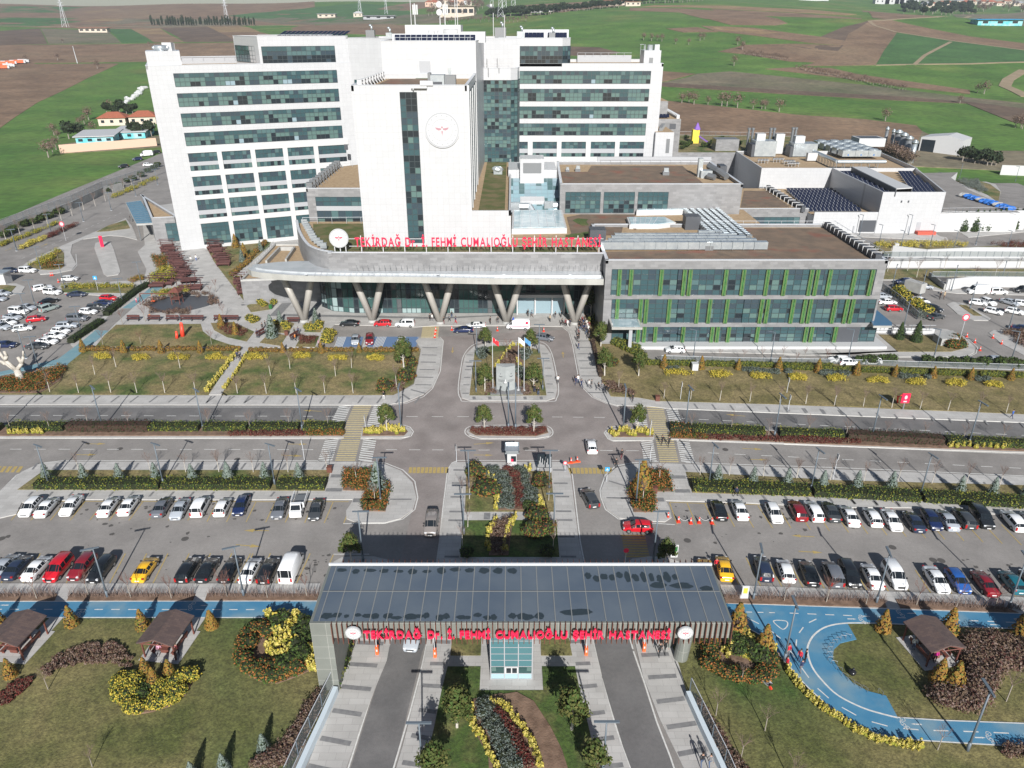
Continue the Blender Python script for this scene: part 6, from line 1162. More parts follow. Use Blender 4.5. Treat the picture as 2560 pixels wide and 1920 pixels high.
# ---- signs and small furniture ----
def post_sign(t,x,y,h_,label,shape,col,w_=.35,col2=None):
    c=g(t,x,y);q=empty('road_sign',(c[0],c[1],.1),label,'sign');b=MB();b.tube((0,0,0),(0,0,h_),.04,n=5);b.build('post',M['coping'],q);b=MB()
    if shape=='disc':b.tube((0,-.04,h_),(0,.0,h_),w_,n=16);o=b.build('face',M[col],q);b=MB();b.tube((0,-.05,h_),(0,-.041,h_),w_*.72,n=16);b.build('inner_face',M[col2 or 'whiteP'],o)
    else:b.box(-w_,w_,-.04,.0,h_-w_,h_+w_);o=b.build('face',M[col],q);b=MB();b.face([(-w_*.7,-.05,h_-w_*.6),(w_*.7,-.05,h_-w_*.6),(0,-.05,h_+w_*.7)]);b.build('symbol',M[col2 or 'whiteP'],o)
M['signblue']=mat('sign_blue',(.02,.3,.6),.5)
post_sign('q1',60,760,2.3,'blue square pedestrian sign at the right road corner','sq','signblue');post_sign('r8',1520,665,1.6,'small round red-rimmed sign beside the right walkway','disc','red',.32);post_sign('q1',230,1530,2.4,'round red sign behind the gate roof edge','disc','red',.35,'red')
post_sign('br',1410,1300,7,'round white no-turn sign at the right junction','disc','red',.75);post_sign('bl',915,1400,5.5,'round no-entry sign beside the far left road','disc','red',.8);post_sign('r1',905,470,3.5,'light blue sign in the left car park planting','sq','signblue',.5)
for k,(t,x,y,h_)in enumerate([('r7',1530,300,3.2),('r8',522,575,3.0),('q1',460,340,3.2),('q1',460,570,3.0),('r7',965,570,4),('q1',2145,740,4.6),('q1',1720,-60,3.2),('r5',35,1580,3.2),('q1',740,0,3.6)]):
    c=g(t,x,y);q=empty('road_sign',(c[0],c[1],.1),nth(k)+' narrow sign seen edge-on beside the main road','sign','edge-on signs');b=MB();b.tube((0,0,0),(0,0,h_),.045,n=5);b.build('post',M['coping'],q);b=MB();b.box(-.04,.04,-.3,.3,h_-.8,h_);b.build('face',M['whiteP'],q)
M['cone']=mat('cone_red',(.75,.06,.03),.5)
def cone_proto():
    q=empty('traffic_cone',(0,0,-500));b=MB();b.tube((0,0,.04),(0,0,.85),.17,.04,n=10);b.build('cone_body',M['cone'],q,True);b=MB();b.tube((0,0,.4),(0,0,.58),.125,.095,n=10);b.build('white_band',M['whiteP'],q);b=MB();b.box(-.24,.24,-.24,.24,0,.05);b.build('base',M['cone'],q);return q
CN=cone_proto()
for i,(t,x,y,l)in enumerate([('q1',722,1125,'first cone from the left closing the right parking bays'),('q1',835,1137,'second cone from the left closing the right parking bays'),('q1',912,1133,'third cone from the left closing the right parking bays'),('q1',1030,1138,'fourth cone from the left closing the right parking bays'),('q1',627,1085,'lone cone on the kerb corner by the red hatchback'),('r3',330,470,'rear cone beside the yellow entrance crossing'),('r3',325,500,'middle cone beside the yellow entrance crossing'),('r3',320,535,'front cone beside the yellow entrance crossing'),('r3',478,462,'cone just left of the black saloon at the entrance'),('r3',898,468,'cone left of the ambulance'),('r3',1325,475,'cone right of the ambulance'),('r8',1577,580,'left cone of the orange crossing barrier'),('r8',1634,570,'right cone of the orange crossing barrier'),
     ('r1',470,330,'left cone behind the white hatchback in the left lot'),('r1',487,328,'right cone behind the white hatchback in the left lot'),('r1',540,390,'cone at the rear of the white hatchback'),('br',1522,1165,'first red cone along the right junction kerb'),('br',1618,1235,'second red cone along the right junction kerb'),('br',1680,1330,'third red cone along the right junction kerb'),('br',1835,1180,'fourth red cone opposite the right junction kerb'),('br',1940,1250,'fifth red cone opposite the right junction kerb')]):place(CN,(*g(t,x,y),.02),0,l,'traffic cone',None,1.15)
b=MB();a=g('r8',1548,585);e=g('r8',1662,570);b.obox(a,e,.35,.02,.14);tag(b.build('road_barrier_foot',[M['orange']]),'low orange barrier bar on the road by the crossing','barrier')
b=MB()
for t_,x0_,x1_,y_ in[('q1',722,835,1120),('q1',912,1030,1118)]:
    a=g(t_,x0_,y_);e=g(t_,x1_,y_)
    for i in range(8):p=lerp(a,e,i/8);p2=lerp(a,e,(i+1)/8);s=lambda t:.75-.6*sin(pi*t);b.tube((*p,s(i/8)),(*p2,s((i+1)/8)),.03,n=4)
tag(b.build('barrier_tape',[M['whiteP']]),'sagging white tape between the cones','tape')
c=g('r8',1330,668,.12);q=empty('info_board',(c[0],c[1],.12),'tall grey and white striped board beside the median kiosk','board');b=MB();b.box(-1.1,1.1,-.06,.06,.9,3.3);b.build('panel',M['g3'],q);b=MB();[b.box(-1.0+i*.16,-.93+i*.16,-.09,-.06,1.0,1.5+((i*7)%5)*.35)for i in range(13)];b.build('print',M['whiteP'],q);b=MB();[b.box(s*1.0-.05,s*1.0+.05,-.05,.05,0,.9)for s in(-1,1)];b.build('legs',M['coping'],q)
c=g('r5',1095,1560,.12);q=empty('red_info_panel',(c[0],c[1],.12),'red information panel standing on the right lawn edge','board');b=MB();b.box(-.75,.75,-.08,.08,1.3,3.2);b.build('panel',M['red'],q);b=MB();b.box(-.3,.3,-.1,-.08,1.5,1.75);b.ell((0,-.1,2.45),(.26,.03,.4),0,8,5);b.build('print',M['whiteP'],q);b=MB();b.box(-.12,.12,-.06,.06,0,1.3);b.build('post',M['greyM'],q)
c=g('r5',1045,1500,.15);b=MB();b.tube((c[0],c[1],.1),(c[0]-.2,c[1],1.6),.16,n=8);b.tube((c[0]-.1,c[1],1.3),(c[0]+.5,c[1]+.1,1.7),.1,n=6);tag(b.build('red_sculpture',[M['cone']],None,True),'small red figure sculpture beside the red panel','sculpture')
c=g('r1',1640,905,.15);b=MB();b.tube((c[0]+.6,c[1]+1.2,.1),(c[0]+.8,c[1]+1.2,2.8),.5,.35,n=10);b.ell((c[0]+.8,c[1]+1.2,3.0),(.4,.3,.5));b.tube((c[0]-.2,c[1],.1),(c[0]-.1,c[1],1.5),.35,.25,n=8);b.ell((c[0]-.1,c[1],1.6),(.3,.25,.3));tag(b.build('red_sculpture',[M['cone']],None,True),'tall red rounded sculpture pair on the left green lawn','sculpture')
c=g('r1',945,62,.15);b=MB();b.box(c[0]-.5,c[0]+.5,c[1]-.1,c[1]+.1,.1,3.6);tag(b.build('totem_sign',[M['red']]),'slim red totem on the drop-off traffic island','sign')
c=g('q1',680,1460,.12);q=empty('info_board',(c[0],c[1],.12),'green and white leaning board behind the gate roof corner','board');b=MB();b.box(-.45,.45,-.05,.05,.2,2.2);b.build('panel',M['whiteP'],q);b=MB();b.box(-.35,.35,-.07,-.051,1.2,1.9);b.build('print',M['finG'],q)
c=g('q6',1272,160,.2);q=empty('info_board',(c[0],c[1],.2),'white notice board with yellow print beside the bicycle path hedge','board');b=MB();b.box(-.6,.6,-.1,.1,0,.5);b.box(-.42,.42,-.06,.06,.5,1.9);b.build('panel',M['whiteP'],q);b=MB();b.box(-.25,.25,-.08,-.061,.8,1.6);b.build('print',mat('print_yellow',(.55,.6,.05),.6),q)
for k,(t,x,y,l)in enumerate([('r4',870,1195,'white utility cabinet in the clipped hedge'),('a8',1028,1548,'white box on the lawn below the technical building'),('r7',1197,660,'brown litter bin by the left crossing pavement'),('q1',500,850,'brown litter bin by the right orange planting'),('r2',800,875,'brown litter bin between the entrance gardens'),('r2',655,630,'green litter container beside the entrance garden'),('r4',528,1478,'brown litter bin on the pavement by the right lawn')]):
    c=g(t,x,y,.12);b=MB();h_=1.5 if k<2 else 1.0;w_=.6 if k<2 else.38;b.box(c[0]-w_,c[0]+w_,c[1]-w_,c[1]+w_,.1,h_);b.box(c[0]-w_-.04,c[0]+w_+.04,c[1]-w_-.04,c[1]+w_+.04,h_,h_+.1);tag(b.build('utility_cabinet' if k<2 else 'litter_bin',[M['whiteP']if k<2 else M['finG']if k==5 else M['rust']]),l,'cabinet' if k<2 else 'litter bin')
# wheelbarrow, bin bag
c=g('q6',1465,930,.12);q=empty('wheelbarrow',(c[0],c[1],.12),'white wheelbarrow left on the lawn by the orange berries','wheelbarrow',rz=.5);b=MB();b.mesh([(-.3,-.55,.62),(.3,-.55,.62),(.36,.5,.66),(-.36,.5,.66),(-.2,-.35,.3),(.2,-.35,.3),(.24,.3,.3),(-.24,.3,.3)],[(0,1,5,4),(1,2,6,5),(2,3,7,6),(3,0,4,7),(4,5,6,7)]);b.build('tray',M['whiteP'],q);b=MB();[b.tube((s*.15,-.5,.3),(s*.3,1.25,.62),.03,n=5)for s in(-1,1)];[b.tube((s*.25,.35,.5),(s*.28,.35,.02),.03,n=5)for s in(-1,1)];b.build('handles',M['rust'],q);b=MB();b.tube((-.05,-.6,.2),(.05,-.6,.2),.2,n=12);b.build('wheel',M['cone'],q);b=MB();b.ell((0,.05,.5),(.24,.36,.1),0,8,4);b.build('load',M['greyD'],q)
c=g('q7',610,850,.12);b=MB();b.ell((c[0],c[1]+.3,.4),(.42,.42,.36),0,10,7,.14);b.tube((c[0],c[1]+.3,.7),(c[0]+.05,c[1]+.3,.95),.08,.14,n=6);tag(b.build('rubbish_bag',[mat('bin_bag',(.015,.015,.017),.25)],None,True),'knotted black rubbish bag on the lawn inside the blue loop','rubbish bag')
for k,(x,y)in enumerate([(565,510),(520,520),(478,535),(445,558),(415,585),(402,620),(400,665),(410,710),(440,745),(485,800),(535,860),(590,905),(650,945),(712,975),(850,1005)]):
    c=g('q7',x,y,.16);b=MB();a_=[-.3,-.2,0,.1,.2,.1,0,0,-.3,-.6,-.7,-.8,-.9,-1,-1.2][k];dx,dy=cos(a_)*.3,sin(a_)*.3
    b.tube((c[0]-dx,c[1]-dy,.16),(c[0]-dx,c[1]-dy,.7),.025,n=4);b.tube((c[0]+dx,c[1]+dy,.16),(c[0]+dx,c[1]+dy,.7),.025,n=4);b.tube((c[0]-dx,c[1]-dy,.7),(c[0]+dx,c[1]+dy,.7),.025,n=4);tag(b.build('bicycle_stand',[M['greyM']]),nth(k)+' metal bicycle stand along the loop edge, counted from the top','bicycle stand','bicycle stands of the loop')
# ---- pavilions ----
def pavilion_proto():
    q=empty('picnic_pavilion',(0,0,-500));W_,D_,hb=3.6,3.9,2.35
    b=MB();r=[(-W_/2-.3,-D_/2-.4,hb),(0,-D_/2-.4,hb+.72),(W_/2+.3,-D_/2-.4,hb),(-W_/2-.3,D_/2+.4,hb),(0,D_/2+.4,hb+.72),(W_/2+.3,D_/2+.4,hb)]
    b.mesh([(x,y,z+.14)for x,y,z in r]+r,[(0,1,4,3),(1,2,5,4),(6,9,10,7),(7,10,11,8),(0,6,7,1),(1,7,8,2),(3,4,10,9),(4,5,11,10),(0,3,9,6),(2,8,11,5)]);b.build('roof',M['shingle'],q)
    b=MB();[b.tube(p0,p1,.07,n=4)for p0,p1 in(((-W_/2,-D_/2-.3,hb),(0,-D_/2-.3,hb+.62)),((0,-D_/2-.3,hb+.62),(W_/2,-D_/2-.3,hb)),((-W_/2,-D_/2-.3,hb),(W_/2,-D_/2-.3,hb)),((-W_/2,-D_/2,hb-.05),(-W_/2,D_/2,hb-.05)),((W_/2,-D_/2,hb-.05),(W_/2,D_/2,hb-.05)))];b.build('roof_beams',M['wood'],q)
    for sx in(-1,1):
        for sy in(-1,1):b=MB();b.box(sx*W_/2-.07,sx*W_/2+.07,sy*D_/2-.07,sy*D_/2+.07,0,hb);b.tube((sx*W_/2,sy*D_/2,hb-.6),(sx*(W_/2-.5),sy*D_/2,hb),.05,n=4);b.build('post',M['wood'],q)
    b=MB();b.box(-.5,.5,-1.4,1.4,.72,.78);[b.box(-.45,.45,y-.05,y+.05,0,.72)for y in(-1.1,1.1)];b.build('table',M['wood'],q)
    for s in(-1,1):b=MB();b.box(s*1.15-.2,s*1.15+.2,-1.5,1.5,.42,.48);b.box(s*1.4-.03,s*1.4+.03,-1.5,1.5,.6,1.0);[b.box(s*1.15-.15,s*1.15+.15,y-.04,y+.04,0,.42)for y in(-1.3,1.3)];b.build('bench',M['wood'],q)
    b=MB();b.box(-W_/2-.5,W_/2+.5,-D_/2-.5,D_/2+.5,0,.06);b.box(W_/2-1.6,W_/2+.0,D_/2+.5,D_/2+2.6,0,.05);b.build('floor_slab',M['pave'],q);return q
PV=pavilion_proto()
for t,x,y,rz,l in[('q3',150,640,-.12,'brown shingled picnic pavilion at the far left front lawn'),('q3',1475,640,-.12,'brown shingled picnic pavilion above the yellow shrub bed'),('q7',1310,690,.18,'brown shingled picnic pavilion inside the blue loop'),('q7',2330,660,.18,'picnic pavilion at the right edge beyond the big brown hedge')]:c=g(t,x,y);place(PV,(c[0],c[1]+.9,.12),rz,l,'pavilion','picnic pavilions')
def swing_proto():
    q=empty('roofed_bench',(0,0,-500));b=MB();b.box(-1.5,1.5,-.35,.35,.75,.82);b.build('table_top',M['woodD'],q)
    for s in(-1,1):b=MB();b.box(-1.5,1.5,s*.85-.2,s*.85+.2,.42,.48);b.box(-1.5,1.5,s*1.05-.04,s*1.05+.04,.6,.95);b.build('bench',M['woodD'],q)
    b=MB();[b.box(x-.06,x+.06,-1.0,1.0,0,.42)for x in(-1.3,1.3)];[b.box(x-.06,x+.06,-.06,.06,0,2.3)for x in(-1.4,1.4)];b.build('frame',M['woodD'],q)
    b=MB();[b.box(-1.9,1.9,y-.18,y+.18,2.3,2.38)for y in(-.75,.75)];b.build('slat_roof',M['woodD'],q);return q
SW=swing_proto();k_=0
for t,x,y in[('a4',440,1010),('a4',450,1040),('a4',490,1085),('a4',520,1130),('a4',530,1170),('a4',565,1220),('a4',590,1250),('a4',640,1320),('a4',690,1385),('a4',555,1290),('a4',430,1340),('a4',350,1360),('a4',600,1390)]:
    c=g(t,x,y);place(SW,(c[0],c[1],.12),.12,nth(k_)+' dark wooden picnic bench left of the promenade','bench','wooden benches left of the promenade',1.25);k_+=1
for i,(t,x,y)in enumerate([('a4',830,965),('a4',870,1010),('a4',890,1040),('a4',920,1090),('a4',950,1120),('a4',960,1160),('a4',1120,1330),('a4',1150,1380),('a4',1160,1420)]):
    c=g(t,x,y);place(SW,(c[0],c[1],.12),.12,nth(i)+' dark wooden picnic bench right of the promenade','bench','wooden benches right of the promenade',1.25)
def bench_proto():
    q=empty('park_bench',(0,0,-500));b=MB();b.box(-1.1,1.1,-.25,.25,.42,.5);b.build('seat',M['woodD'],q);b=MB();b.box(-1.1,1.1,.22,.3,.6,1.0);b.build('backrest',M['woodD'],q)
    for s in(-1,1):b=MB();b.box(s*.95-.05,s*.95+.05,-.22,.28,0,.6);b.build('leg',M['greyD'],q)
    return q
BN=bench_proto()
for i,(t,x,y)in enumerate([('r1',1230,745),('r1',1420,745),('r1',1590,745),('r1',1720,745),('r1',1820,745),('r1',2030,745),('r2',300,745),('r2',570,880),('r2',880,905),('r2',860,765)]):c=g(t,x,y,.12);place(BN,(c[0],c[1],.12),pi/2.6 if i in(7,8)else 0,nth(i)+' dark park bench from the left before the entrance gardens','bench','park benches by the entrance gardens',1.35)
# playground
c=g('r1',1640,590);q=empty('playground',(c[0],c[1],.12),'wooden swing and climbing frame on the round dark play surface','playground')
tag(slab('play_surface',smooth(G(.15,'r1',(1380,600),(1450,550),(1700,515),(1950,520),(2000,560),(1900,610),(1650,665),(1450,660)),4),M['greyD'],.15,.05),kind='structure')
b=MB();[b.tube((x,y,0),(x,y,3.4),.1,n=5)for x in(-1,1)for y in(-1,1)];b.box(-1.1,1.1,-1.1,1.1,1.4,1.5);b.mesh([(-1.4,-1.4,3.3),(1.4,-1.4,3.3),(1.4,1.4,3.3),(-1.4,1.4,3.3),(0,0,4.4)],[(0,1,4),(1,2,4),(2,3,4),(3,0,4)]);b.build('tower',M['wood'],q)
b=MB();b.tube((-9,0,2.6),(-1,0,2.6),.12,n=5);[b.tube((-9,s*1.,0),(-9,0,2.6),.1,n=5)for s in(-1,1)];b.build('swing_beam',M['wood'],q);b=MB();b.box(-6.5,-5.6,-.3,.3,.6,.75);b.tube((-6.1,0,.7),(-6.1,0,2.6),.03,n=3);b.build('swing_seat',M['orange'],q)
# ================= VEHICLES =================
M['tyre']=mat('tyre',(.012,.012,.013),.8);M['rim']=mat('rim',(.35,.36,.37),.35,metal=.6);M['cglass']=mat('car_glass',(.012,.016,.02),.08)
M['headl']=mat('headlight',(.6,.62,.65),.15);M['taill']=mat('taillight',(.35,.01,.01),.3);M['plate']=mat('number_plate',(.7,.7,.7),.5);M['ctrim']=mat('car_trim',(.02,.02,.022),.6)
def paint(n,c,r=.28):M['c_'+n]=mat('paint_'+n,c,r,metal=0.,spec=.6);M['c_'+n].node_tree.nodes['Principled BSDF'].inputs['Coat Weight'].default_value=.6
for n,c in dict(white=(.78,.79,.8),silver=(.35,.38,.42),grey=(.12,.13,.15),darkgrey=(.045,.05,.055),black=(.012,.014,.017),navy=(.01,.02,.07),darkblue=(.02,.03,.06),blue=(.02,.09,.32),red=(.5,.01,.02),crimson=(.2,.012,.02),teal=(.01,.12,.16),yellow=(.75,.42,.02),brown=(.1,.09,.08),taupe=(.2,.18,.17),paleteal=(.28,.34,.33)).items():paint(n,c)
# station: x, roof z, belt z, half width, roof half width ; x>0 is the front
CARS={
 'saloon':(4.6,[(-2.28,.8,.78,.72,.5),(-2.18,1.0,.98,.84,.66),(-1.5,1.06,1.02,.89,.7),(-.85,1.4,1.0,.9,.6),(-.1,1.45,.98,.9,.62),(.5,1.4,.96,.9,.6),(1.2,1.0,.96,.89,.7),(2.05,.82,.8,.83,.62),(2.28,.6,.58,.7,.5)],2,5,1.38),
 'hatchback':(4.1,[(-2.02,.85,.83,.74,.55),(-1.95,1.05,1.02,.85,.64),(-1.6,1.43,1.02,.87,.6),(-.3,1.5,.98,.88,.62),(.35,1.46,.96,.88,.6),(1.05,1.02,.98,.87,.68),(1.85,.84,.82,.8,.6),(2.05,.6,.58,.7,.5)],1,4,1.27),
 'estate':(4.6,[(-2.28,.85,.83,.76,.58),(-2.22,1.1,1.06,.88,.68),(-1.95,1.52,1.06,.9,.66),(-.3,1.58,1.02,.91,.68),(.35,1.52,1.0,.91,.66),(1.1,1.08,1.04,.9,.72),(2.05,.9,.88,.84,.64),(2.3,.62,.6,.72,.52)],1,4,1.4),
 'van':(4.5,[(-2.24,.95,.93,.78,.62),(-2.2,1.15,1.12,.89,.76),(-2.08,1.78,1.12,.9,.74),(-.2,1.84,1.08,.91,.76),(.55,1.76,1.06,.91,.72),(1.25,1.14,1.1,.9,.74),(2.1,.95,.93,.84,.66),(2.26,.62,.6,.74,.56)],1,4,1.38),
 'cargo':(5.4,[(-2.68,1.1,1.08,.9,.8),(-2.64,1.2,1.16,.96,.86),(-2.6,2.4,1.25,.98,.84),(.4,2.5,1.25,.98,.86),(1.3,2.2,1.2,.98,.8),(2.1,1.3,1.2,.96,.8),(2.62,1.05,1.02,.88,.7),(2.7,.62,.6,.8,.6)],1,4,1.7),
}
def car_proto(kind):
    Ln,st,r0,w1,ax_=CARS[kind];q=empty('car',(0,0,-500));q.name={'saloon':'saloon_car','hatchback':'hatchback_car','estate':'estate_car','van':'people_van','cargo':'panel_van'}[kind]
    rings=[]
    for x,zt,zb,w,wt in st:rings.append([(x,-w*.86,.22),(x,-w,.38),(x,-w,zb-.18),(x,-w*.975,zb),(x,-wt,zt-.05),(x,-wt*.6,zt),(x,wt*.6,zt),(x,wt,zt-.05),(x,w*.975,zb),(x,w,zb-.18),(x,w,.38),(x,w*.86,.22)])
    b=MB();V=[p for r in rings for p in r];F_=[];Gf={'windscreen':[],'rear_window':[],'side_window':[],'side_window ':[]};N=12
    for i in range(len(rings)-1):
        for k in range(N):
            f=(i*N+k,i*N+(k+1)%N,(i+1)*N+(k+1)%N,(i+1)*N+k);F_.append(f)
            if k in(4,5,6)and i==r0:Gf['rear_window'].append(f)
            if k in(4,5,6)and i==w1:Gf['windscreen'].append(f)
            if k in(3,7)and r0<=i<=w1 and kind!='cargo':Gf['side_window'+' '*(k==7)].append(f)
            if k in(3,7)and i==w1 and kind=='cargo':Gf['side_window'+' '*(k==7)].append(f)
    F_+=[tuple(range(N-1,-1,-1)),tuple(range((len(rings)-1)*N,len(rings)*N))];b.mesh(V,F_);me=b.data('body',[M['c_white']],False)
    me.polygons.foreach_set('use_smooth',[True]*len(me.polygons));bm=bmesh.new();bm.from_mesh(me)
    bmesh.ops.recalc_face_normals(bm,faces=bm.faces[:]);bmesh.ops.bevel(bm,geom=[e for e in bm.edges if e.is_manifold and e.calc_face_angle(0)>.6],offset=.05,segments=1,affect='EDGES');bm.to_mesh(me);bm.free()
    body=link('body',me,q);body.material_slots[0].link='OBJECT';body.material_slots[0].material=M['c_white']
    for nme,fs in Gf.items():
        if not fs:continue
        g_=MB()
        for f in fs:
            P_=[Vector(V[j])for j in f];c=sum(P_,Vector())/4;n=(P_[2]-P_[0]).cross(P_[3]-P_[1])
            if n.length<1e-6:continue
            n.normalize();n=n if n.dot(c-Vector((c.x*.5,0,.5)))>0 else-n
            sh=.86 if 'side' in nme else.93
            g_.face([tuple(c+(p-c)*(sh)+n*.022)for p in P_])
        g_.build(nme.strip(),M['cglass'],q)
    wy=st[3][3]
    for sx in(ax_,-ax_*.98):
        for sy in(-1,1):
            g_=MB();g_.tube((sx,sy*(wy-.2),.33),(sx,sy*(wy+.015),.33),.33,n=14);o=g_.build('wheel',M['tyre'],q);g_=MB();g_.tube((sx,sy*(wy+.01),.33),(sx,sy*(wy+.03),.33),.2,n=10);g_.build('rim',M['rim'],o)
    fx=st[-1][0];rx=st[0][0];fz=st[-2][1];rz_=st[1][2]
    for sy in(-1,1):
        g_=MB();g_.mesh([(fx-.12,sy*.42,fz-.2),(fx-.28,sy*.82,fz-.2),(fx-.36,sy*.8,fz-.02),(fx-.16,sy*.45,fz-.06),(fx-.5,sy*.42,fz-.2),(fx-.5,sy*.7,fz-.2)],[(0,1,2,3),(0,1,5,4)]);g_.box(fx-.2,fx-.06,min(sy*.45,sy*.75),max(sy*.45,sy*.75),fz-.22,fz-.08);g_.build('headlight',M['headl'],q)
        g_=MB();hh=.55 if kind in('van','cargo','estate')else.2;g_.box(rx-.02,rx+.2,min(sy*.6,sy*.84),max(sy*.6,sy*.84),rz_-.2-(hh-.2),rz_-.02);g_.build('taillight',M['taill'],q)
        g_=MB();g_.box(st[w1+1][0]-.25,st[w1+1][0]-.1,min(sy*.9,sy*1.06),max(sy*.9,sy*1.06),st[w1+1][2],st[w1+1][2]+.14);g_.build('mirror',M['ctrim'],q)
    g_=MB();g_.box(rx-.05,rx+.03,-.26,.26,.52,.64);g_.box(fx-.03,fx+.03,-.26,.26,.36,.47);g_.build('number_plate',M['plate'],q);g_=MB();g_.box(fx-.1,fx+.02,-.45,.45,.48,fz-.22);g_.build('grille',M['ctrim'],q);return q
PC={k:car_proto(k)for k in CARS};COLN=dict(darkgrey='dark grey',darkblue='dark blue',paleteal='pale teal')
NSEEN={}
def car(kind,col,loc,rz,label,group=None,sc=1.,name=None):
    o=place(PC[kind],(loc[0],loc[1],loc[2]if len(loc)>2 else.012),rz,label,{'van':'car','cargo':'van'}.get(kind,'car'),group,sc)
    for ch in KIDS[o.name]:
        if ch.name.startswith('body'):ch.material_slots[0].link='OBJECT';ch.material_slots[0].material=M['c_'+col]
    return o
KW={'saloon':'saloon','hatchback':'hatchback','estate':'estate car','van':'people van','cargo':'panel van'}
def row(cars,A,B,desc,group,pos='from the left'):
    """cars: (tag,x,y,kind,colour,facing) near bumper seen at x,y; A-B is the bay direction"""
    d=Vector((B[0]-A[0],B[1]-A[1])).normalized();base=atan2(d.y,d.x)
    for i,(t,x,y,k,c,fc)in enumerate(cars):
        p=g(t,x,y,.35);L_=CARS[k][0];ctr=(p[0]+d.x*L_*.5,p[1]+d.y*L_*.5)
        car(k,c,ctr,base+(pi if fc=='f' else 0),f'{COLN.get(c, c)} {KW[k]}, {nth(i)} {pos} in {desc}',group)
row([('r6',215,1078,'hatchback','white','f'),('r6',360,1088,'saloon','white','r'),('r6',590,1072,'saloon','white','f'),('r6',940,1082,'saloon','white','r'),('r6',1130,1070,'saloon','white','r'),('r6',1440,1087,'saloon','grey','r'),('r6',1610,1107,'saloon','silver','f'),('r6',1805,1082,'van','white','r'),('r6',2015,1077,'hatchback','white','r'),('r7',345,1067,'hatchback','navy','f'),('r7',705,1100,'saloon','grey','f')],g('r6',645,1110),g('r6',785,935),'the left row by the hedge','cars in the left row by the hedge')
row([('r7',1045,1114,'saloon','darkgrey','f')],g('r7',1050,1120),g('r7',1110,940),'the left lot beside the white pickup',None,'and only one')
row([('r6',-60,1655,'saloon','silver','r'),('r6',60,1668,'saloon','darkblue','r'),('r6',245,1675,'saloon','white','r'),('r6',450,1680,'van','red','f'),('r6',670,1665,'estate','crimson','f'),('r6',850,1688,'estate','black','f'),('r6',1265,1685,'saloon','yellow','r'),('r6',1670,1690,'estate','black','r'),('r6',1850,1690,'saloon','black','r'),('r6',2060,1690,'saloon','black','r'),('r7',410,1695,'saloon','white','r'),('r7',580,1700,'estate','black','r'),('r7',790,1695,'cargo','white','r')],g('r6',980,1660),g('r6',1160,1425),'the left row by the bicycle path','cars in the left row by the bicycle path')
row([('q1',1125,1117,'saloon','black','r'),('q1',1320,1112,'saloon','white','r'),('q1',1640,1137,'hatchback','white','f'),('q2',165,1122,'estate','crimson','r'),('q2',320,1127,'estate','white','r')],g('q1',1230,1160),g('q1',1160,975),'the right row by the hedge','cars in the right row by the hedge')
row([('q2',475,1132,'saloon','darkgrey','r'),('q2',650,1172,'saloon','white','r'),('q2',860,1175,'hatchback','white','r'),('q2',1045,1212,'saloon','white','f'),('q2',1255,1228,'saloon','darkblue','r'),('q2',1415,1203,'hatchback','navy','f'),('q2',1570,1213,'saloon','silver','r'),('q2',1725,1195,'estate','darkgrey','r'),('q2',1890,1190,'van','black','f'),('q2',2190,1220,'estate','white','r'),('q2',2380,1230,'saloon','silver','r')],g('q2',1125,1225),g('q2',1010,1045),'the far right row by the hedge','cars in the far right row by the hedge')
row([('q1',1000,1700,'saloon','yellow','r'),('q6',1120,15,'saloon','yellow','r'),('q6',1470,20,'estate','darkblue','r'),('q6',1668,28,'hatchback','white','r'),('q6',1885,62,'saloon','black','r'),('q6',2095,72,'van','grey','r'),('q7',625,68,'estate','black','f'),('q7',830,88,'saloon','white','r')],g('q6',1240,30),g('q1',1230,1450),'the right row by the bicycle path','cars in the right row by the bicycle path')
row([('q7',1035,85,'van','white','f'),('q7',1415,122,'saloon','white','f'),('q7',1600,122,'hatchback','blue','f'),('q7',1852,152,'saloon','crimson','r'),('q7',2090,132,'hatchback','teal','r'),('q7',2300,150,'estate','black','r')],g('q2',1280,1690),g('q2',1170,1520),'the far right row by the bicycle path','cars in the far right row by the bicycle path')
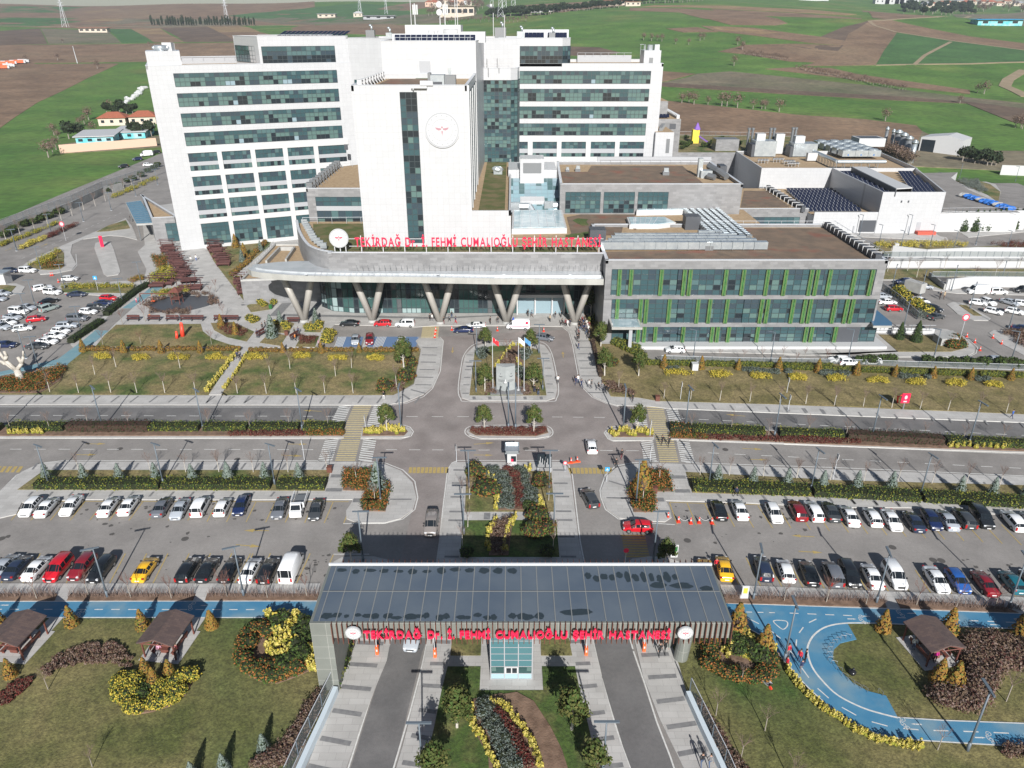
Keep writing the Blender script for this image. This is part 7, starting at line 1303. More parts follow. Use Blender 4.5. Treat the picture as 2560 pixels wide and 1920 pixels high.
# open pickup
def pickup():
    p=g('r7',880,1090,.3);d=Vector(g('r7',930,940))-Vector(g('r7',868,1130));rz=atan2(d.y,d.x)+pi;d.normalize();q=empty('pickup_truck',(p[0]+d.x*2.6,p[1]+d.y*2.6,.01),'white open-sided pickup truck between two grey saloons in the left lot','truck',rz=rz)
    b=MB();b.prism([(.9,-.85),(2.5,-.82),(2.5,.82),(.9,.85)],.35,1.25);b.mesh([(.9,-.82,1.25),(2.1,-.8,1.25),(2.1,.8,1.25),(.9,.82,1.25),(.95,-.7,1.9),(1.6,-.68,1.92),(1.6,.68,1.92),(.95,.7,1.9)],[(0,1,5,4),(1,2,6,5),(2,3,7,6),(3,0,4,7),(4,5,6,7)]);b.build('cab',M['c_white'],q)
    b=MB();b.face([(2.1,-.7,1.3),(2.1,.7,1.3),(1.66,.62,1.88),(1.66,-.62,1.88)]);b.face([(1.0,-.83,1.35),(1.95,-.815,1.35),(1.6,-.72,1.85),(1.05,-.73,1.85)]);b.face([(1.0,.83,1.35),(1.05,.73,1.85),(1.6,.72,1.85),(1.95,.815,1.35)]);o=b.build('cab_windows',M['cglass'],q);o.location=(.03,0,0)
    b=MB();b.box(-2.5,.85,-.85,.85,.7,.85);b.build('load_bed',M['greyM'],q);b=MB();b.box(-2.5,.85,-.98,-.92,.85,1.6);b.box(-2.5,.85,.92,.98,.85,1.6);b.box(.78,.85,-.9,.9,.85,1.75);b.build('side_board',M['c_white'],q)
    for x in(1.7,-1.7):
        for s in(-1,1):b=MB();b.tube((x,s*.65,.33),(x,s*.87,.33),.33,n=12);o=b.build('wheel',M['tyre'],q);b=MB();b.tube((x,s*.86,.33),(x,s*.89,.33),.18,n=8);b.build('rim',M['rim'],o)
    for s in(-1,1):b=MB();b.box(2.45,2.53,min(s*.5,s*.75),max(s*.5,s*.75),.75,.95);b.build('headlight',M['headl'],q)
pickup()
def one(kind,col,t,x,y,deg,label,group=None,sc=1.,z=.012):c=g(t,x,y);return car(kind,col,(c[0],c[1],z),radians(deg),label,group,sc)
one('van','taupe','r8',292,1180,-90,'taupe people van driving down the left gate road');one('estate','darkgrey','r8',1745,935,103,'dark grey estate car driving up the right gate road');one('hatchback','white','r3',1762,1560,90,'white car crossing the right junction')
one('hatchback','red','q1',345,1200,176,'red hatchback driving left at the gate canopy shadow');one('saloon','silver','q5',125,520,-95,'silver car passing under the gate on the left road')
one('saloon','black','r2',1380,790,180,'black saloon parked left of the red hatchback at the entrance');one('hatchback','red','r2',1685,790,180,'red hatchback parked before the entrance canopy');one('van','white','r2',1890,795,180,'white people van parked before the entrance canopy')
one('hatchback','silver','r2',1435,945,-82,'silver hatchback in a blue disabled bay');one('estate','crimson','r2',1565,940,-82,'dark red car in a blue disabled bay');one('saloon','navy','r3',585,482,182,'navy saloon driving left of the monument island');one('saloon','white','r3',700,440,182,'white saloon behind the navy saloon at the entrance')
one('hatchback','grey','r3',1335,555,-20,'grey crossover turning at the right of the entrance drive');one('hatchback','white','r4',690,1035,178,'white hatchback on the annex service road')
am_=one('cargo','white','r3',1090,448,176,'white ambulance with red stripe at the entrance');am_['category']='ambulance';b=MB()
for s in(-1,1):b.box(-2.5,2.2,s*.985-.01,s*.985+.01,.85,1.0);b.box(-1.9,-.2,s*.985-.01,s*.985+.01,1.3,1.36);b.box(-2.3,-1.7,s*.99-.005,s*.99+.005,1.5,2.1)
b.build('red_stripe',M['red'],am_);b=MB();b.box(1.0,1.3,-.6,.6,2.3,2.48);b.build('beacon',mat('beacon_blue',(.02,.1,.6),.3),am_)
LOT=[('hatchback','darkblue',105,300,5),('van','white',262,300,-5),('hatchback','white',650,375,5),('estate','white',395,460,40),('van','white',490,500,-12),('saloon','darkblue',712,520,5),('hatchback','red',1005,555,-5),('saloon','navy',960,600,2),('estate','darkgrey',900,640,8),('hatchback','white',820,680,-10),('van','grey',720,745,4),('estate','silver',625,810,8),('hatchback','white',565,860,-12),('saloon','white',510,905,-10),('saloon','white',440,955,-10),('saloon','darkgrey',350,1000,2),('saloon','silver',255,640,-18),('van','white',180,680,-10),('saloon','silver',120,730,-16),('saloon','white',70,780,-16),('estate','silver',20,820,-20),('van','paleteal',455,650,62),('hatchback','red',340,750,22),('hatchback','white',215,835,20),('hatchback','navy',65,990,0),('saloon','silver',20,510,-10),('saloon','silver',-20,560,-10),('saloon','black',455,585,60)]
for i,(k,c,x,y,a)in enumerate(LOT):one(k,c,'r1',x,y,a,f'{COLN.get(c, c)} {KW[k]}, {nth(i)} in the left car park behind the lawns','cars in the left car park')
RLOT=[('estate','navy',760,525,185),('hatchback','silver',1010,585,-15),('van','black',2190,630,185),('cargo','white',1650,645,180),('van','white',1890,650,0),('saloon','white',960,755,-60),('estate','black',1110,850,-55),('saloon','darkgrey',1150,950,25),('hatchback','white',1650,780,-25),('hatchback','white',1775,770,-75),('saloon','silver',2035,775,-60),('hatchback','white',2180,790,-30),('hatchback','white',1840,885,-45),('hatchback','white',2090,885,-40),('hatchback','red',640,850,0),('saloon','white',560,770,0),('saloon','silver',500,700,0),('saloon','navy',2190,1095,-40)]
for i,(k,c,x,y,a)in enumerate(RLOT):one(k,c,'br',x,y,a,f'{COLN.get(c, c)} {KW[k]}, {nth(i)} in the right car park beyond the annex','cars in the right car park')
c=g('br',850,640);q=empty('box_truck',(c[0],c[1],0),'white box truck beside the yellow shrubs','truck',rz=2.1);b=MB();b.box(-3,1.6,-1.15,1.15,.8,3.4);b.build('cargo_box',M['conc'],q);b=MB();b.box(1.7,3.2,-1.,1.,.5,2.3);b.build('cab',M['c_darkgrey'],q);b=MB();b.box(3.2,3.25,-.9,.9,1.4,2.1);b.build('windscreen',M['cglass'],q)
for x in(-2,2.4):
    for s in(-1,1):b=MB();b.tube((x,s*.8,.45),(x,s*1.1,.45),.45,n=12);b.build('wheel',M['tyre'],q)
for i,(k,c,x,y,a)in enumerate([('hatchback','black',1710,385,215),('hatchback','navy',1905,300,215),('cargo','white',2030,235,215),('hatchback','black',2160,195,215),('hatchback','white',2050,370,25)]):p=RT('bl',x,y);car(k,c,(p[0],p[1],.1),radians(a),f'{COLN.get(c, c)} {KW[k]}, {nth(i)} from the left on the far left roadside','cars on the far left road',1.15)
for i,(c,x,y)in enumerate([('white',690,1215),('white',1470,1205),('white',1620,1245),('darkgrey',1200,1195),('silver',2180,1250)]):p=g('br' if False else 'r5',[500,590,800,1700,1910][i],[1128,1150,1140,1140,1130][i]);car('hatchback',c,(p[0],p[1],.01),0 if i%2 else pi,f'{COLN.get(c, c)} hatchback, {nth(i)} from the left on the road behind the clipped hedge','cars behind the clipped hedge')
for t,x,y,l in[('tm',700,52,'tiny white truck on the distant highway')]:
    p=RT(t,x,y);b=MB();b.box(p[0]-3,p[0]+3,p[1]-8,p[1]+8,p[2],p[2]+6);tag(b.build('truck',[M['whiteP']]),l,'truck')
# ================= PEOPLE =================
SKIN=mat('skin',(.35,.2,.14),.6)
CL={}
def cloth(n,c):CL[n]=mat('cloth_'+n,c,.9)
for n,c in dict(black=(.012,.012,.014),navy=(.02,.03,.08),red=(.5,.015,.03),white=(.7,.7,.68),grey=(.15,.15,.16),blue=(.03,.1,.35),pink=(.6,.3,.4),brown=(.1,.06,.04),hair=(.02,.014,.01),maroon=(.16,.02,.03),orange=(.6,.2,.04),jeans=(.05,.08,.15),magenta=(.7,.02,.3),beige=(.4,.32,.22)).items():cloth(n,c)
def person_proto(pose):
    st={'stand':(0,0,0,0),'walk':(.32,-.3,.25,-.25),'stride':(.42,-.38,-.3,.32),'sit':(0,0,0,0)}[pose];sit=pose=='sit';hz=.5 if sit else.92
    V=[];E_=[];Rr=[]
    def a(p,r,par=None):
        V.append(p);Rr.append(r);i=len(V)-1
        if par is not None:E_.append((par,i))
        return i
    pel=a((0,0,hz),.15);wa=a((0,.01,hz+.18),.125,pel);ch=a((0,0,hz+.4),.15,wa);sh=a((0,.01,hz+.52),.12,ch);nk=a((0,0,hz+.6),.055,sh);hd0=a((0,-.01,hz+.68),.075,nk);hd1=a((0,-.015,hz+.78),.095,hd0);a((0,0,hz+.86),.065,hd1);a((0,-.1,hz+.755),.02,hd1)
    for s,lg,am in((-1,st[0],st[2]),(1,st[1],st[3])):
        hip=a((s*.1,0,hz-.06),.1,pel)
        if sit:kn=a((s*.13,-.44,hz),.07,hip);an=a((s*.13,-.46,.1),.05,kn)
        else:kn=a((s*.11,-lg*.5-.02,.5),.07,hip);an=a((s*.11,-lg+(.06 if lg<0 else 0),.1+(.04 if lg<0 else 0)),.045,kn)
        a((s*.12,V[an][1]-.17,.05),.04,an)
        so_=a((s*.19,0,hz+.48),.07,sh);el=a((s*.25,-am*.35+.02,hz+.22),.047,so_);wr=a((s*.25,-am*.9-.06,hz+.0 if not sit else hz+.12),.032,el);pa=a((s*.25,V[wr][1]-.03,V[wr][2]-.07),.034,wr)
        for k in range(4):kx=a((s*.25+(k-1.5)*.018,V[pa][1]-.01,V[pa][2]-.06),.009,pa);a((s*.25+(k-1.5)*.02,V[pa][1]-.025,V[pa][2]-.1+abs(k-1.5)*.01),.008,kx)
        a((s*.22,V[pa][1]-.03,V[pa][2]-.03),.01,pa)
    me=bpy.data.meshes.new('person');me.from_pydata(V,E_,[]);o=bpy.data.objects.new('tmp_person',me);COL.objects.link(o);md=o.modifiers.new('s','SKIN')
    for i,r in enumerate(Rr):me.skin_vertices[0].data[i].radius=(r,r*.85)
    me.skin_vertices[0].data[0].use_root=True;o.modifiers.new('u','SUBSURF').levels=1;bpy.context.view_layer.update()
    m2=bpy.data.meshes.new_from_object(o.evaluated_get(bpy.context.evaluated_depsgraph_get()));bpy.data.objects.remove(o);m2.name='person'
    m2.materials.clear();[m2.materials.append(x)for x in(SKIN,CL['black'],CL['jeans'],CL['hair'],M['ctrim'])]
    for p in m2.polygons:
        c=p.center;p.use_smooth=True;z=c.z-hz
        p.material_index=0 if(z>.56 or(abs(c.x)>.18 and z<.02 and c.z>.2 and not(sit and c.y<-.3 and abs(c.x)<.2)))else(4 if c.z<.1 else(2 if z<-.0 or(sit and c.z<hz+.06 and c.y<-.1)else 1))
        if z>.7 and(c.y>-.04 or z>.84):p.material_index=3
    q=link('person',m2);q.location=(0,0,-500)
    for i in range(5):q.material_slots[i].link='OBJECT';q.material_slots[i].material=[SKIN,CL['black'],CL['jeans'],CL['hair'],M['ctrim']][i]
    b=MB();b.ell((0,.015,hz+.83),(.095,.11,.09),0,10,6);b.build('hair',CL['hair'],q,True)
    b=MB();[b.ell((s*.035,-.105,hz+.785),(.012,.008,.009),0,6,4)for s in(-1,1)];b.box(-.025,.025,-.112,-.1,hz+.705,hz+.715);b.build('face_features',M['ctrim'],q)
    b=MB();[b.ell((s*.1,0,hz+.77),(.012,.025,.035),0,6,4)for s in(-1,1)];b.build('ears',SKIN,q,True);return q
PP={k:person_proto(k)for k in('stand','walk','stride','sit')}
def person(pose,top,leg,t,x,y,deg,label,group=None,z=.12,sc=1.03,hair='hair'):
    c=g(t,x,y,z);o=place(PP[pose],(c[0],c[1],z),radians(deg),label,'person',group,sc)
    o.material_slots[1].link='OBJECT';o.material_slots[1].material=CL[top];o.material_slots[2].link='OBJECT';o.material_slots[2].material=CL[leg];o.material_slots[3].link='OBJECT';o.material_slots[3].material=CL[hair]
    for ch in KIDS[o.name]:
        if ch.name.startswith('hair'):ch.material_slots[0].link='OBJECT';ch.material_slots[0].material=CL[hair]
person('walk','black','black','q6',525,660,0,'person in black jacket walking left of another before the gate pillar');person('stride','black','black','q6',575,635,0,'person in long dark coat walking beside the gate pillar')
person('walk','black','jeans','q6',895,1640,180,'person in black coat walking up the bottom right pavement');person('stride','grey','jeans','q6',965,1650,180,'person in grey jacket walking up the bottom right pavement')
person('stand','red','grey','q6',1655,670,20,'person in red top standing by the tall lamp on the blue path');person('stand','red','navy','q6',1755,720,-60,'person in red vest talking on the blue path');person('stand','red','navy','q6',1640,780,100,'person in red vest at the yellow bush edge of the path');person('walk','navy','grey','q6',1770,810,180,'person in dark jacket with grey trousers on the blue path');person('stand','black','black','q6',1805,720,80,'person in black raising a hand on the blue path')
person('walk','black','black','q1',570,410,0,'person in black on the right crossing, left of two');person('stride','black','black','q1',632,420,0,'person in black on the right crossing, right of two');person('walk','black','maroon','q1',198,540,0,'person in dark jacket and maroon trousers on the junction',None,.02);person('stand','black','black','q1',148,625,0,'person in black at the kerb by the yellow crossing',None,.02)
person('walk','white','black','r3',1455,955,180,'person in white coat crossing beside the monument island',None,.02);person('stand','black','jeans','r3',1275,1065,180,'person in black and jeans beside the monument, right of two');person('stand','black','navy','r3',1240,1040,180,'person in dark clothes beside the monument, left of two')
for i,(x,y,top,leg)in enumerate([(1620,965,'navy','navy'),(1640,950,'white','jeans'),(1672,990,'navy','navy'),(1740,995,'white','grey'),(1765,995,'black','grey'),(1828,1020,'black','grey'),(1858,1020,'grey','grey'),(1892,1035,'black','black'),(1915,1045,'black','black')]):person(['walk','stand','stride'][i%3],top,leg,'r3',x,y,20*i,f'{nth(i)} person from the left in the group on the right pavement','group on the right pavement')
person('walk','black','black','r4',300,1490,0,'person in black walking alone past the right lawn');person('walk','blue','navy','r5',2095,1645,200,'person in blue jacket walking at the far right pavement');person('walk','navy','black','q1',1250,890,120,'person in green and black between hedge and white saloon')
person('stand','black','white','r2',1695,1470,0,'person in black and white by the left magnolia');person('walk','navy','black','r2',345,1095,0,'person in navy on the diagonal path, left of two');person('walk','black','black','r2',372,1110,0,'person in black on the diagonal path, right of two')
for i,(x,y,top)in enumerate([(530,890,'navy'),(578,830,'black'),(605,810,'black'),(635,770,'grey'),(875,880,'black'),(910,870,'navy'),(880,930,'orange'),(1095,985,'pink')]):person('stand' if i%2 else 'walk',top,'black','r2',x,y,40*i,f'{nth(i)} person from the left in the small entrance gardens','people in the entrance gardens')
for i,(t,x,y,top,leg)in enumerate([('r2',2120,745,'black','black'),('r2',2142,745,'white','grey'),('r3',405,405,'black','maroon'),('r3',455,385,'grey','black'),('r3',478,350,'black','jeans'),('r3',515,400,'navy','red'),('r3',833,405,'black','black'),('r3',903,400,'black','grey'),('r3',1180,335,'black','black'),('r3',1215,345,'navy','brown'),('r3',1382,385,'beige','black'),('r3',1430,355,'black','grey'),('r3',1485,345,'black','black'),('r3',1492,420,'black','black'),('r3',1525,425,'maroon','black'),('r3',1545,430,'white','white'),('r3',1565,425,'navy','black'),('r3',1640,395,'grey','black')]):person(['stand','walk'][i%2],top,leg,t,x,y,50*i,f'{nth(i)} person from the left before the entrance doors','people before the entrance doors')
for i in range(22):
    x,y=[(1655,430),(1672,440),(1690,420),(1705,410),(1720,430),(1740,445),(1700,450),(1665,460),(1645,480),(1690,470),(1715,465),(1735,480),(1640,515),(1720,500),(1745,520),(1635,570),(1645,640),(1740,545),(1725,455),(1680,400),(1700,390),(1650,540)][i];person(['stand','walk','stride'][i%3],['black','black','navy','grey','white','maroon','black'][i%7],['black','jeans','grey'][i%3],'r3',x,y,37*i,f'{nth(i)} person counted in the crowd on the walkway by the annex corner','crowd by the annex corner')
person('sit','pink','grey','q3',1412,640,0,'person in pink top seated in the second pavilion',None,.15);person('sit','maroon','black','q3',1565,640,30,'person in maroon seated right in the second pavilion',None,.15);person('stand','magenta','black','q7',1325,720,0,'person in magenta standing in the loop pavilion',None,.15);person('stand','white','jeans','q7',1135,610,0,'person in white and red beside the loop pavilion',None,.15)
person('stand','white','grey','r1',1763,205,0,'person in white on the promenade, left of two');person('stand','white','blue','r1',1810,190,0,'person in pale blue on the promenade, right of two');person('stand','pink','red','r1',1260,580,0,'child in pink on the faded blue path',None,.2,.8);person('stand','brown','black','r1',2020,605,0,'person in brown beside the round play surface')
person('walk','black','black','br',1195,715,0,'person in black with camera in the right car park',None,.02,1.2);person('walk','beige','brown','br',1245,710,0,'person in tan jacket in the right car park',None,.02,1.2);person('stand','red','black','q1',1065,1560,0,'person leaning into the yellow taxi beside the gate roof',None,.02)
person('walk','black','black','bl',1810,1110,0,'person in black under the blue side canopy');person('sit','orange','black','r1',1385,725,0,'person in orange sitting on the park bench row')
# ================= PLANTS =================
def lm(*n):return[M[x]for x in n]
def bush_proto(name,r,rz_,n,size,mats,core='core',up=.3,stem=None,zc=None,shape='ball',seed=1):
    random.seed(seed*77+n);q=empty(name,(0,0,-500));b=MB();zc=rz_*.9 if zc is None else zc
    if shape=='ball':
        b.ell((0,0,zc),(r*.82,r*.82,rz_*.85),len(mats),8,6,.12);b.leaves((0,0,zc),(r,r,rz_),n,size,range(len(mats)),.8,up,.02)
    elif shape=='cone':
        b.tube((0,0,.15),(0,0,rz_*1.85),r*.78,.08,8,len(mats))
        for _ in range(n):
            t=random.random()**1.4;a=random.uniform(0,2*pi);rr=(r*(1-t)**.8+.06)*random.uniform(.85,1.12)*(1+.1*sin(t*40));rr*=min(1,.65+t*4);b.leaf(Vector((rr*cos(a),rr*sin(a),.12+t*rz_*2)),Vector((cos(a),sin(a),.5+random.uniform(-.6,.6))),size*random.uniform(.6,1.3),random.randrange(len(mats)))
    elif shape=='spiky': # upright golden plumes
        for k in range(9):
            a=random.uniform(0,2*pi);d_=random.uniform(0,r*.75);h_=random.uniform(.7,1.1)*rz_*2;x,y=d_*cos(a),d_*sin(a);b.leaves((x,y,h_*.5),(r*.26,r*.26,h_*.5),n//9,size,range(len(mats)),.5,.2,.02)
        b.ell((0,0,rz_*.5),(r*.6,r*.6,rz_*.5),len(mats),6,4,.1)
    elif shape=='clump':
        for k in range(6):
            a=k*2*pi/6+random.uniform(-.4,.4);d_=random.uniform(.3,.62)*r;c=(d_*cos(a),d_*sin(a),rz_*random.uniform(.6,.95));rr=r*random.uniform(.4,.58);b.ell(c,(rr*.8,rr*.8,rr*.8),len(mats),7,5,.1);b.leaves(c,(rr,rr,rr*.95),n//6,size,range(len(mats)),.8,up,.02)
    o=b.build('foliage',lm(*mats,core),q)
    if stem:b=MB();b.tube((0,0,0),(0,0,stem),.09,.07,n=5);b.build('trunk',M['bark'],q)
    return q
B_={
 'ball':[bush_proto('clipped_shrub',.62,.62,260,.2,['lol','lyg','lgr'],seed=i)for i in range(2)],
 'gold':[bush_proto('golden_shrub',.8,.6,340,.2,['lye','lyg','lye','lgr'],seed=i)for i in range(3)],
 'plume':[bush_proto('golden_shrub',.7,.62,330,.24,['lcy','lye','lcy','lyg'],shape='spiky',core='lyg',seed=i)for i in range(3)],
 'orange':[bush_proto('orange_berry_shrub',.85,.62,360,.22,['lgr','ldk','lor','lor2','lgr'],seed=i)for i in range(3)],
 'rust':[bush_proto('rust_shrub',.6,.58,250,.2,['lcr','lor2','lcr','lol'],core='corebr',seed=i)for i in range(2)],
 'grey':[bush_proto('silver_shrub',.85,.55,340,.17,['lgy','lgy2','lgy','lsp2'],seed=i)for i in range(3)],
 'red':[bush_proto('dark_red_shrub',.75,.5,300,.2,['lrd','lrd2','lrd'],core='corebr',seed=i)for i in range(2)],
 'brown':[bush_proto('brown_shrub',.8,.55,300,.2,['lbr','lrd2','twig'],core='corebr',seed=i)for i in range(2)],
 'spruce':[bush_proto('blue_spruce',.85,1.5,800,.2,['lsp','lsp2','lsp'],shape='cone',core='ldk',seed=i)for i in range(3)],
 'thuja':[bush_proto('rust_conifer',.8,1.35,600,.24,['lcr','lor2','lcr','lol'],shape='cone',core='corebr',stem=.3,seed=i)for i in range(3)],
 'dark':[bush_proto('evergreen_shrub',1.0,.9,420,.25,['lgr','ldk','lgr','lmag'],seed=i,shape='clump')for i in range(3)],
 'tri':[bush_proto('mottled_shrub',1.5,1.2,900,.26,['lgr','lol','lor2','lgr','lrd'],seed=i,shape='clump')for i in range(3)],
 'fir':[bush_proto('fir_tree',2.0,3.6,1400,.45,['lpine','ldk','lgr'],shape='cone',core='ldk',stem=.6,seed=i)for i in range(2)],
}
def tree_proto(name,h_,cr,n,size,mats,trunk_h,bark='barkW',seed=1,limbs=6):
    random.seed(seed*31+5);q=empty(name,(0,0,-500));b=MB();b.tube((0,0,0),(.05,.03,trunk_h),.14,.1,n=7);b.tube((.05,.03,trunk_h),(0,0,h_*.85),.1,.03,n=6);tips=[]
    for k in range(limbs*2):
        z=trunk_h+(h_*.75-trunk_h)*k/(limbs*2);a=k*2.4+random.random();L_=cr*random.uniform(.5,.85)*(1-.35*k/(limbs*2));e=(L_*cos(a),L_*sin(a),z+L_*.7);b.tube((0,0,z),e,.045,.015,n=4);tips.append(e)
    b.build('trunk',M[bark],q);b=MB()
    for e in tips+[(0,0,h_*.92),(0,0,h_*.75)]:rr=cr*random.uniform(.3,.46);b.leaves(e,(rr,rr,rr*.95),n//(limbs*2+2),size,range(len(mats)),.35,.4)
    for _ in range(n//4):v=Vector((random.gauss(0,1),random.gauss(0,1),random.gauss(0,1))).normalized()*random.uniform(.2,.95);b.leaf(Vector((v.x*cr,v.y*cr,(trunk_h+h_)/2+.4+v.z*(h_-trunk_h)*.5)),v,size,random.randrange(len(mats)))
    b.build('crown',lm(*mats),q);return q
def bare_proto(h_,seed,cr=.9,bark='bark',tw='twig',name='bare_tree',dens=1):
    random.seed(seed*13+3);q=empty(name,(0,0,-500));b=MB();l=random.uniform(-.12,.12);th=h_*.5;b.tube((0,0,0),(l,0,th),.06*h_/4,.045*h_/4,n=6,m=0);b.build('trunk',M[bark],q);b=MB()
    def grow(p,d,L_,r,lv):
        e=p+d*L_;b.tube(p,e,r,r*.55,n=3,cap=False)
        if lv==0:return
        for k in range(3 if lv>1 else 2+dens):
            dd=(d+Vector((random.uniform(-.6,.6),random.uniform(-.6,.6),random.uniform(-.1,.4)))*cr).normalized();grow(p+d*L_*random.uniform(.45,1),dd,L_*random.uniform(.55,.8),r*.6,lv-1)
    for k in range(4):a=k*1.57+random.random();grow(Vector((l,0,th*random.uniform(.8,1))),Vector((cos(a)*.5*cr,sin(a)*.5*cr,1)).normalized(),h_*.24,.026*h_/4,3)
    b.build('crown',M[tw],q);return q
TREES={'mag':[tree_proto('broadleaf_tree',5.2,1.55,1500,.34,['lmag','lmag2','lgr','lmag'],1.5,seed=i)for i in range(3)],'bare':[bare_proto(4.2,i)for i in range(4)],'bareR':[bare_proto(4.0,i+9,.8,'bark','twigR')for i in range(3)],'barew':[bare_proto(4.2,i+20,.7,'barkW','twig')for i in range(3)]}
random.seed(11)
def put(kind,t,x,y,label,cat='shrub',group=None,sc=1.,src=None,z=.14):
    pr=random.choice((src or B_)[kind]);c=g(t,x,y,z)if t else(x,y);return place(pr,(c[0],c[1],z),random.uniform(0,6.28),label,cat,group,sc)
def series(kind,t,pts,fmt,cat,sc=1.,jit=.12,src=None,z=.14):
    group=gname(fmt)
    for i,p in enumerate(pts):put(kind,p[2]if len(p)>2 else t,p[0],p[1],fmt.format(nth(i)),cat,group,(sc if not isinstance(sc,(list,tuple))else sc[i])*random.uniform(1-jit,1+jit),src,z)
def massed(kind,poly,n,label,cat,group=None,sc=1.,z=.2,name='shrub_group'):
    """one planted mass of many low plants that nobody could count"""
    b=MB();P_=fill(poly,n);mats=MK[kind]
    for x,y in P_:s=sc*random.uniform(.75,1.25);b.leaves((x,y,z+s*.45),(.62*s,.62*s,.5*s),int(46*max(1,s)),.2*min(1.3,max(1,s)),range(len(mats)),.5,.35,z)
    return tag(b.build(name,lm(*mats)),label,cat,group,'stuff')
MK={'ylw':['lye','lye','lye','lyg'],'red':['lrd','lrd2','lrd','lbr'],'orange':['lgr','ldk','lor','lgr','lor'],'grey':['lgy','lgy2','lgy'],'brown':['lbr','twig','lrd2','lbr'],'hedge':['lol','lyg','lgr','lgr'],'gold':['lye','lyg','lgr'],'plume':['lcy','lye','lyg'],'dk':['ldk','lgr','lpine'],'dkred':['lrd2','ldk','lrd2','ldk'],'rust':['lcr','lor2','lol']}
def hedge(kind,t0,t1,wd,h_,label,dens=26,z=.14,jit=.08,size=.24):
    """trimmed hedge between two ground points: leafy box over a dark core"""
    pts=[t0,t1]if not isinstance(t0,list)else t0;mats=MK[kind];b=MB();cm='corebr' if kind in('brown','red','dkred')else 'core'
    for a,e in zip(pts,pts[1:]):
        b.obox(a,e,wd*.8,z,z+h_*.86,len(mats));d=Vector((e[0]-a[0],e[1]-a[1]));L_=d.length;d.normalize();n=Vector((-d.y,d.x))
        for _ in range(int(L_*dens*(wd+h_*2)*.6)):
            s=random.uniform(0,L_);k=random.random();tot=wd+2*h_;u_=k*tot
            if u_<wd:o_,zz_,nn=u_-wd/2,h_,Vector((0,0,1))
            elif u_<wd+h_:o_,zz_,nn=-wd/2,u_-wd,-Vector((n.x,n.y,0))
            else:o_,zz_,nn=wd/2,u_-wd-h_,Vector((n.x,n.y,0))
            bump=.12*sin(s*1.7)+.1*sin(s*.6+2);o_*=1+random.uniform(-jit,jit)+bump*.4;zz_*=1+bump*.5
            p=Vector((a[0]+d.x*s+n.x*o_,a[1]+d.y*s+n.y*o_,z+zz_+random.uniform(-.08,.08)));b.leaf(p,nn+Vector((random.uniform(-.7,.7),random.uniform(-.7,.7),random.uniform(-.3,.8))),size*random.uniform(.7,1.3),random.randrange(len(mats)))
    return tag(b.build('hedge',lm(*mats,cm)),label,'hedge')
# clipped evergreen rows
hedge('hedge',g('r6',345,800),g('r6',1490,800),2.3,1.1,'left green-yellow hedge section at the left lot');hedge('hedge',g('r6',1520,800),g('r7',665,800),2.3,1.1,'middle green-yellow hedge section of the left lot');hedge('hedge',g('r7',720,800),g('r7',1165,800),2.3,1.1,'right green-yellow hedge section of the left lot')
hedge('hedge',g('q1',845,815),g('q1',1920,862),2.4,1.1,'left green-yellow hedge section at the right lot');hedge('hedge',g('q1',1955,865),g('q2',1230,915),2.4,1.1,'middle green-yellow hedge section of the right lot');hedge('hedge',g('q2',1265,918),g('q2',2900,1010),2.4,1.1,'right green-yellow hedge section of the right lot')
for i,(k,t,xa,ya,t2,xb,yb,l)in enumerate([('hedge','r6',-900,280,'r6',20,285,'far left median hedge, olive green'),('hedge','r6',105,272,'r6',610,275,'olive hedge left of the dark brown median hedge'),('dkred','r6',640,280,'r6',1385,280,'dark brown-green hedge on the left median'),('hedge','r6',1400,272,'r6',1850,275,'olive hedge right of the dark brown median hedge'),('hedge','r6',1890,272,'r7',445,275,'olive hedge second from the crossing, left median'),('hedge','r7',475,275,'r7',920,278,'olive hedge before the orange end of the left median'),('hedge','r7',965,270,'r7',1330,275,'green hedge at the left crossing'),
  ('orange','q1',640,275,'q1',830,285,'orange-green hedge at the right crossing'),('hedge','q1',840,290,'q1',1510,318,'olive hedge first along the right median'),('hedge','q1',1645,325,'q2',540,350,'olive hedge second along the right median'),('dkred','q2',570,360,'q2',1450,405,'dark red-brown hedge on the right median'),('hedge','q2',1480,398,'q2',1660,405,'short olive hedge after the dark red hedge'),('hedge','q2',1700,405,'q2',3000,480,'far right olive median hedge')]):
    hedge(k,g(t,xa,ya),g(t2,xb,yb),2.2,1.15 if k!='dkred' else 1.5,l)
massed('red',G(.2,'r7',(270,305),(980,300),(980,328),(270,328)),120,'low dark red planting along the left median front','ground cover',sc=.7);massed('orange',G(.2,'r7',(985,295),(1330,300),(1320,328),(985,328)),80,'low orange planting at the left crossing','ground cover',sc=.8)
massed('red',G(.2,'q1',(900,330),(2212,372),(2212,400),(900,360)),200,'low dark red planting along the right median front','ground cover',sc=.65);massed('orange',G(.2,'q1',(650,320),(980,335),(980,358),(660,345)),80,'low orange planting at the right crossing','ground cover',sc=.8);massed('red',G(.2,'q2',(0,345),(700,370),(700,400),(0,388)),110,'dark red planting continuing on the right median','ground cover',sc=.7)
massed('red',G(.2,'r3',(670,1372),(1330,1372),(1350,1400),(1240,1432),(710,1425),(655,1398)),200,'dark red ground cover on the small oval island','ground cover',sc=.7)
def plumes(t,xa,xb,y0,y1,n,fmt,sc=1.):series('plume',t,[(xa+(xb-xa)*(i+.5)/n+random.uniform(-6,6),random.uniform(y0,y1))for i in range(n)],fmt,'shrub',sc)
plumes('r7',1520,1900,270,320,16,'{} golden shrub from the left at the left crossing island',.95);plumes('q1',95,475,285,335,16,'{} golden shrub from the left at the right crossing island',.95)
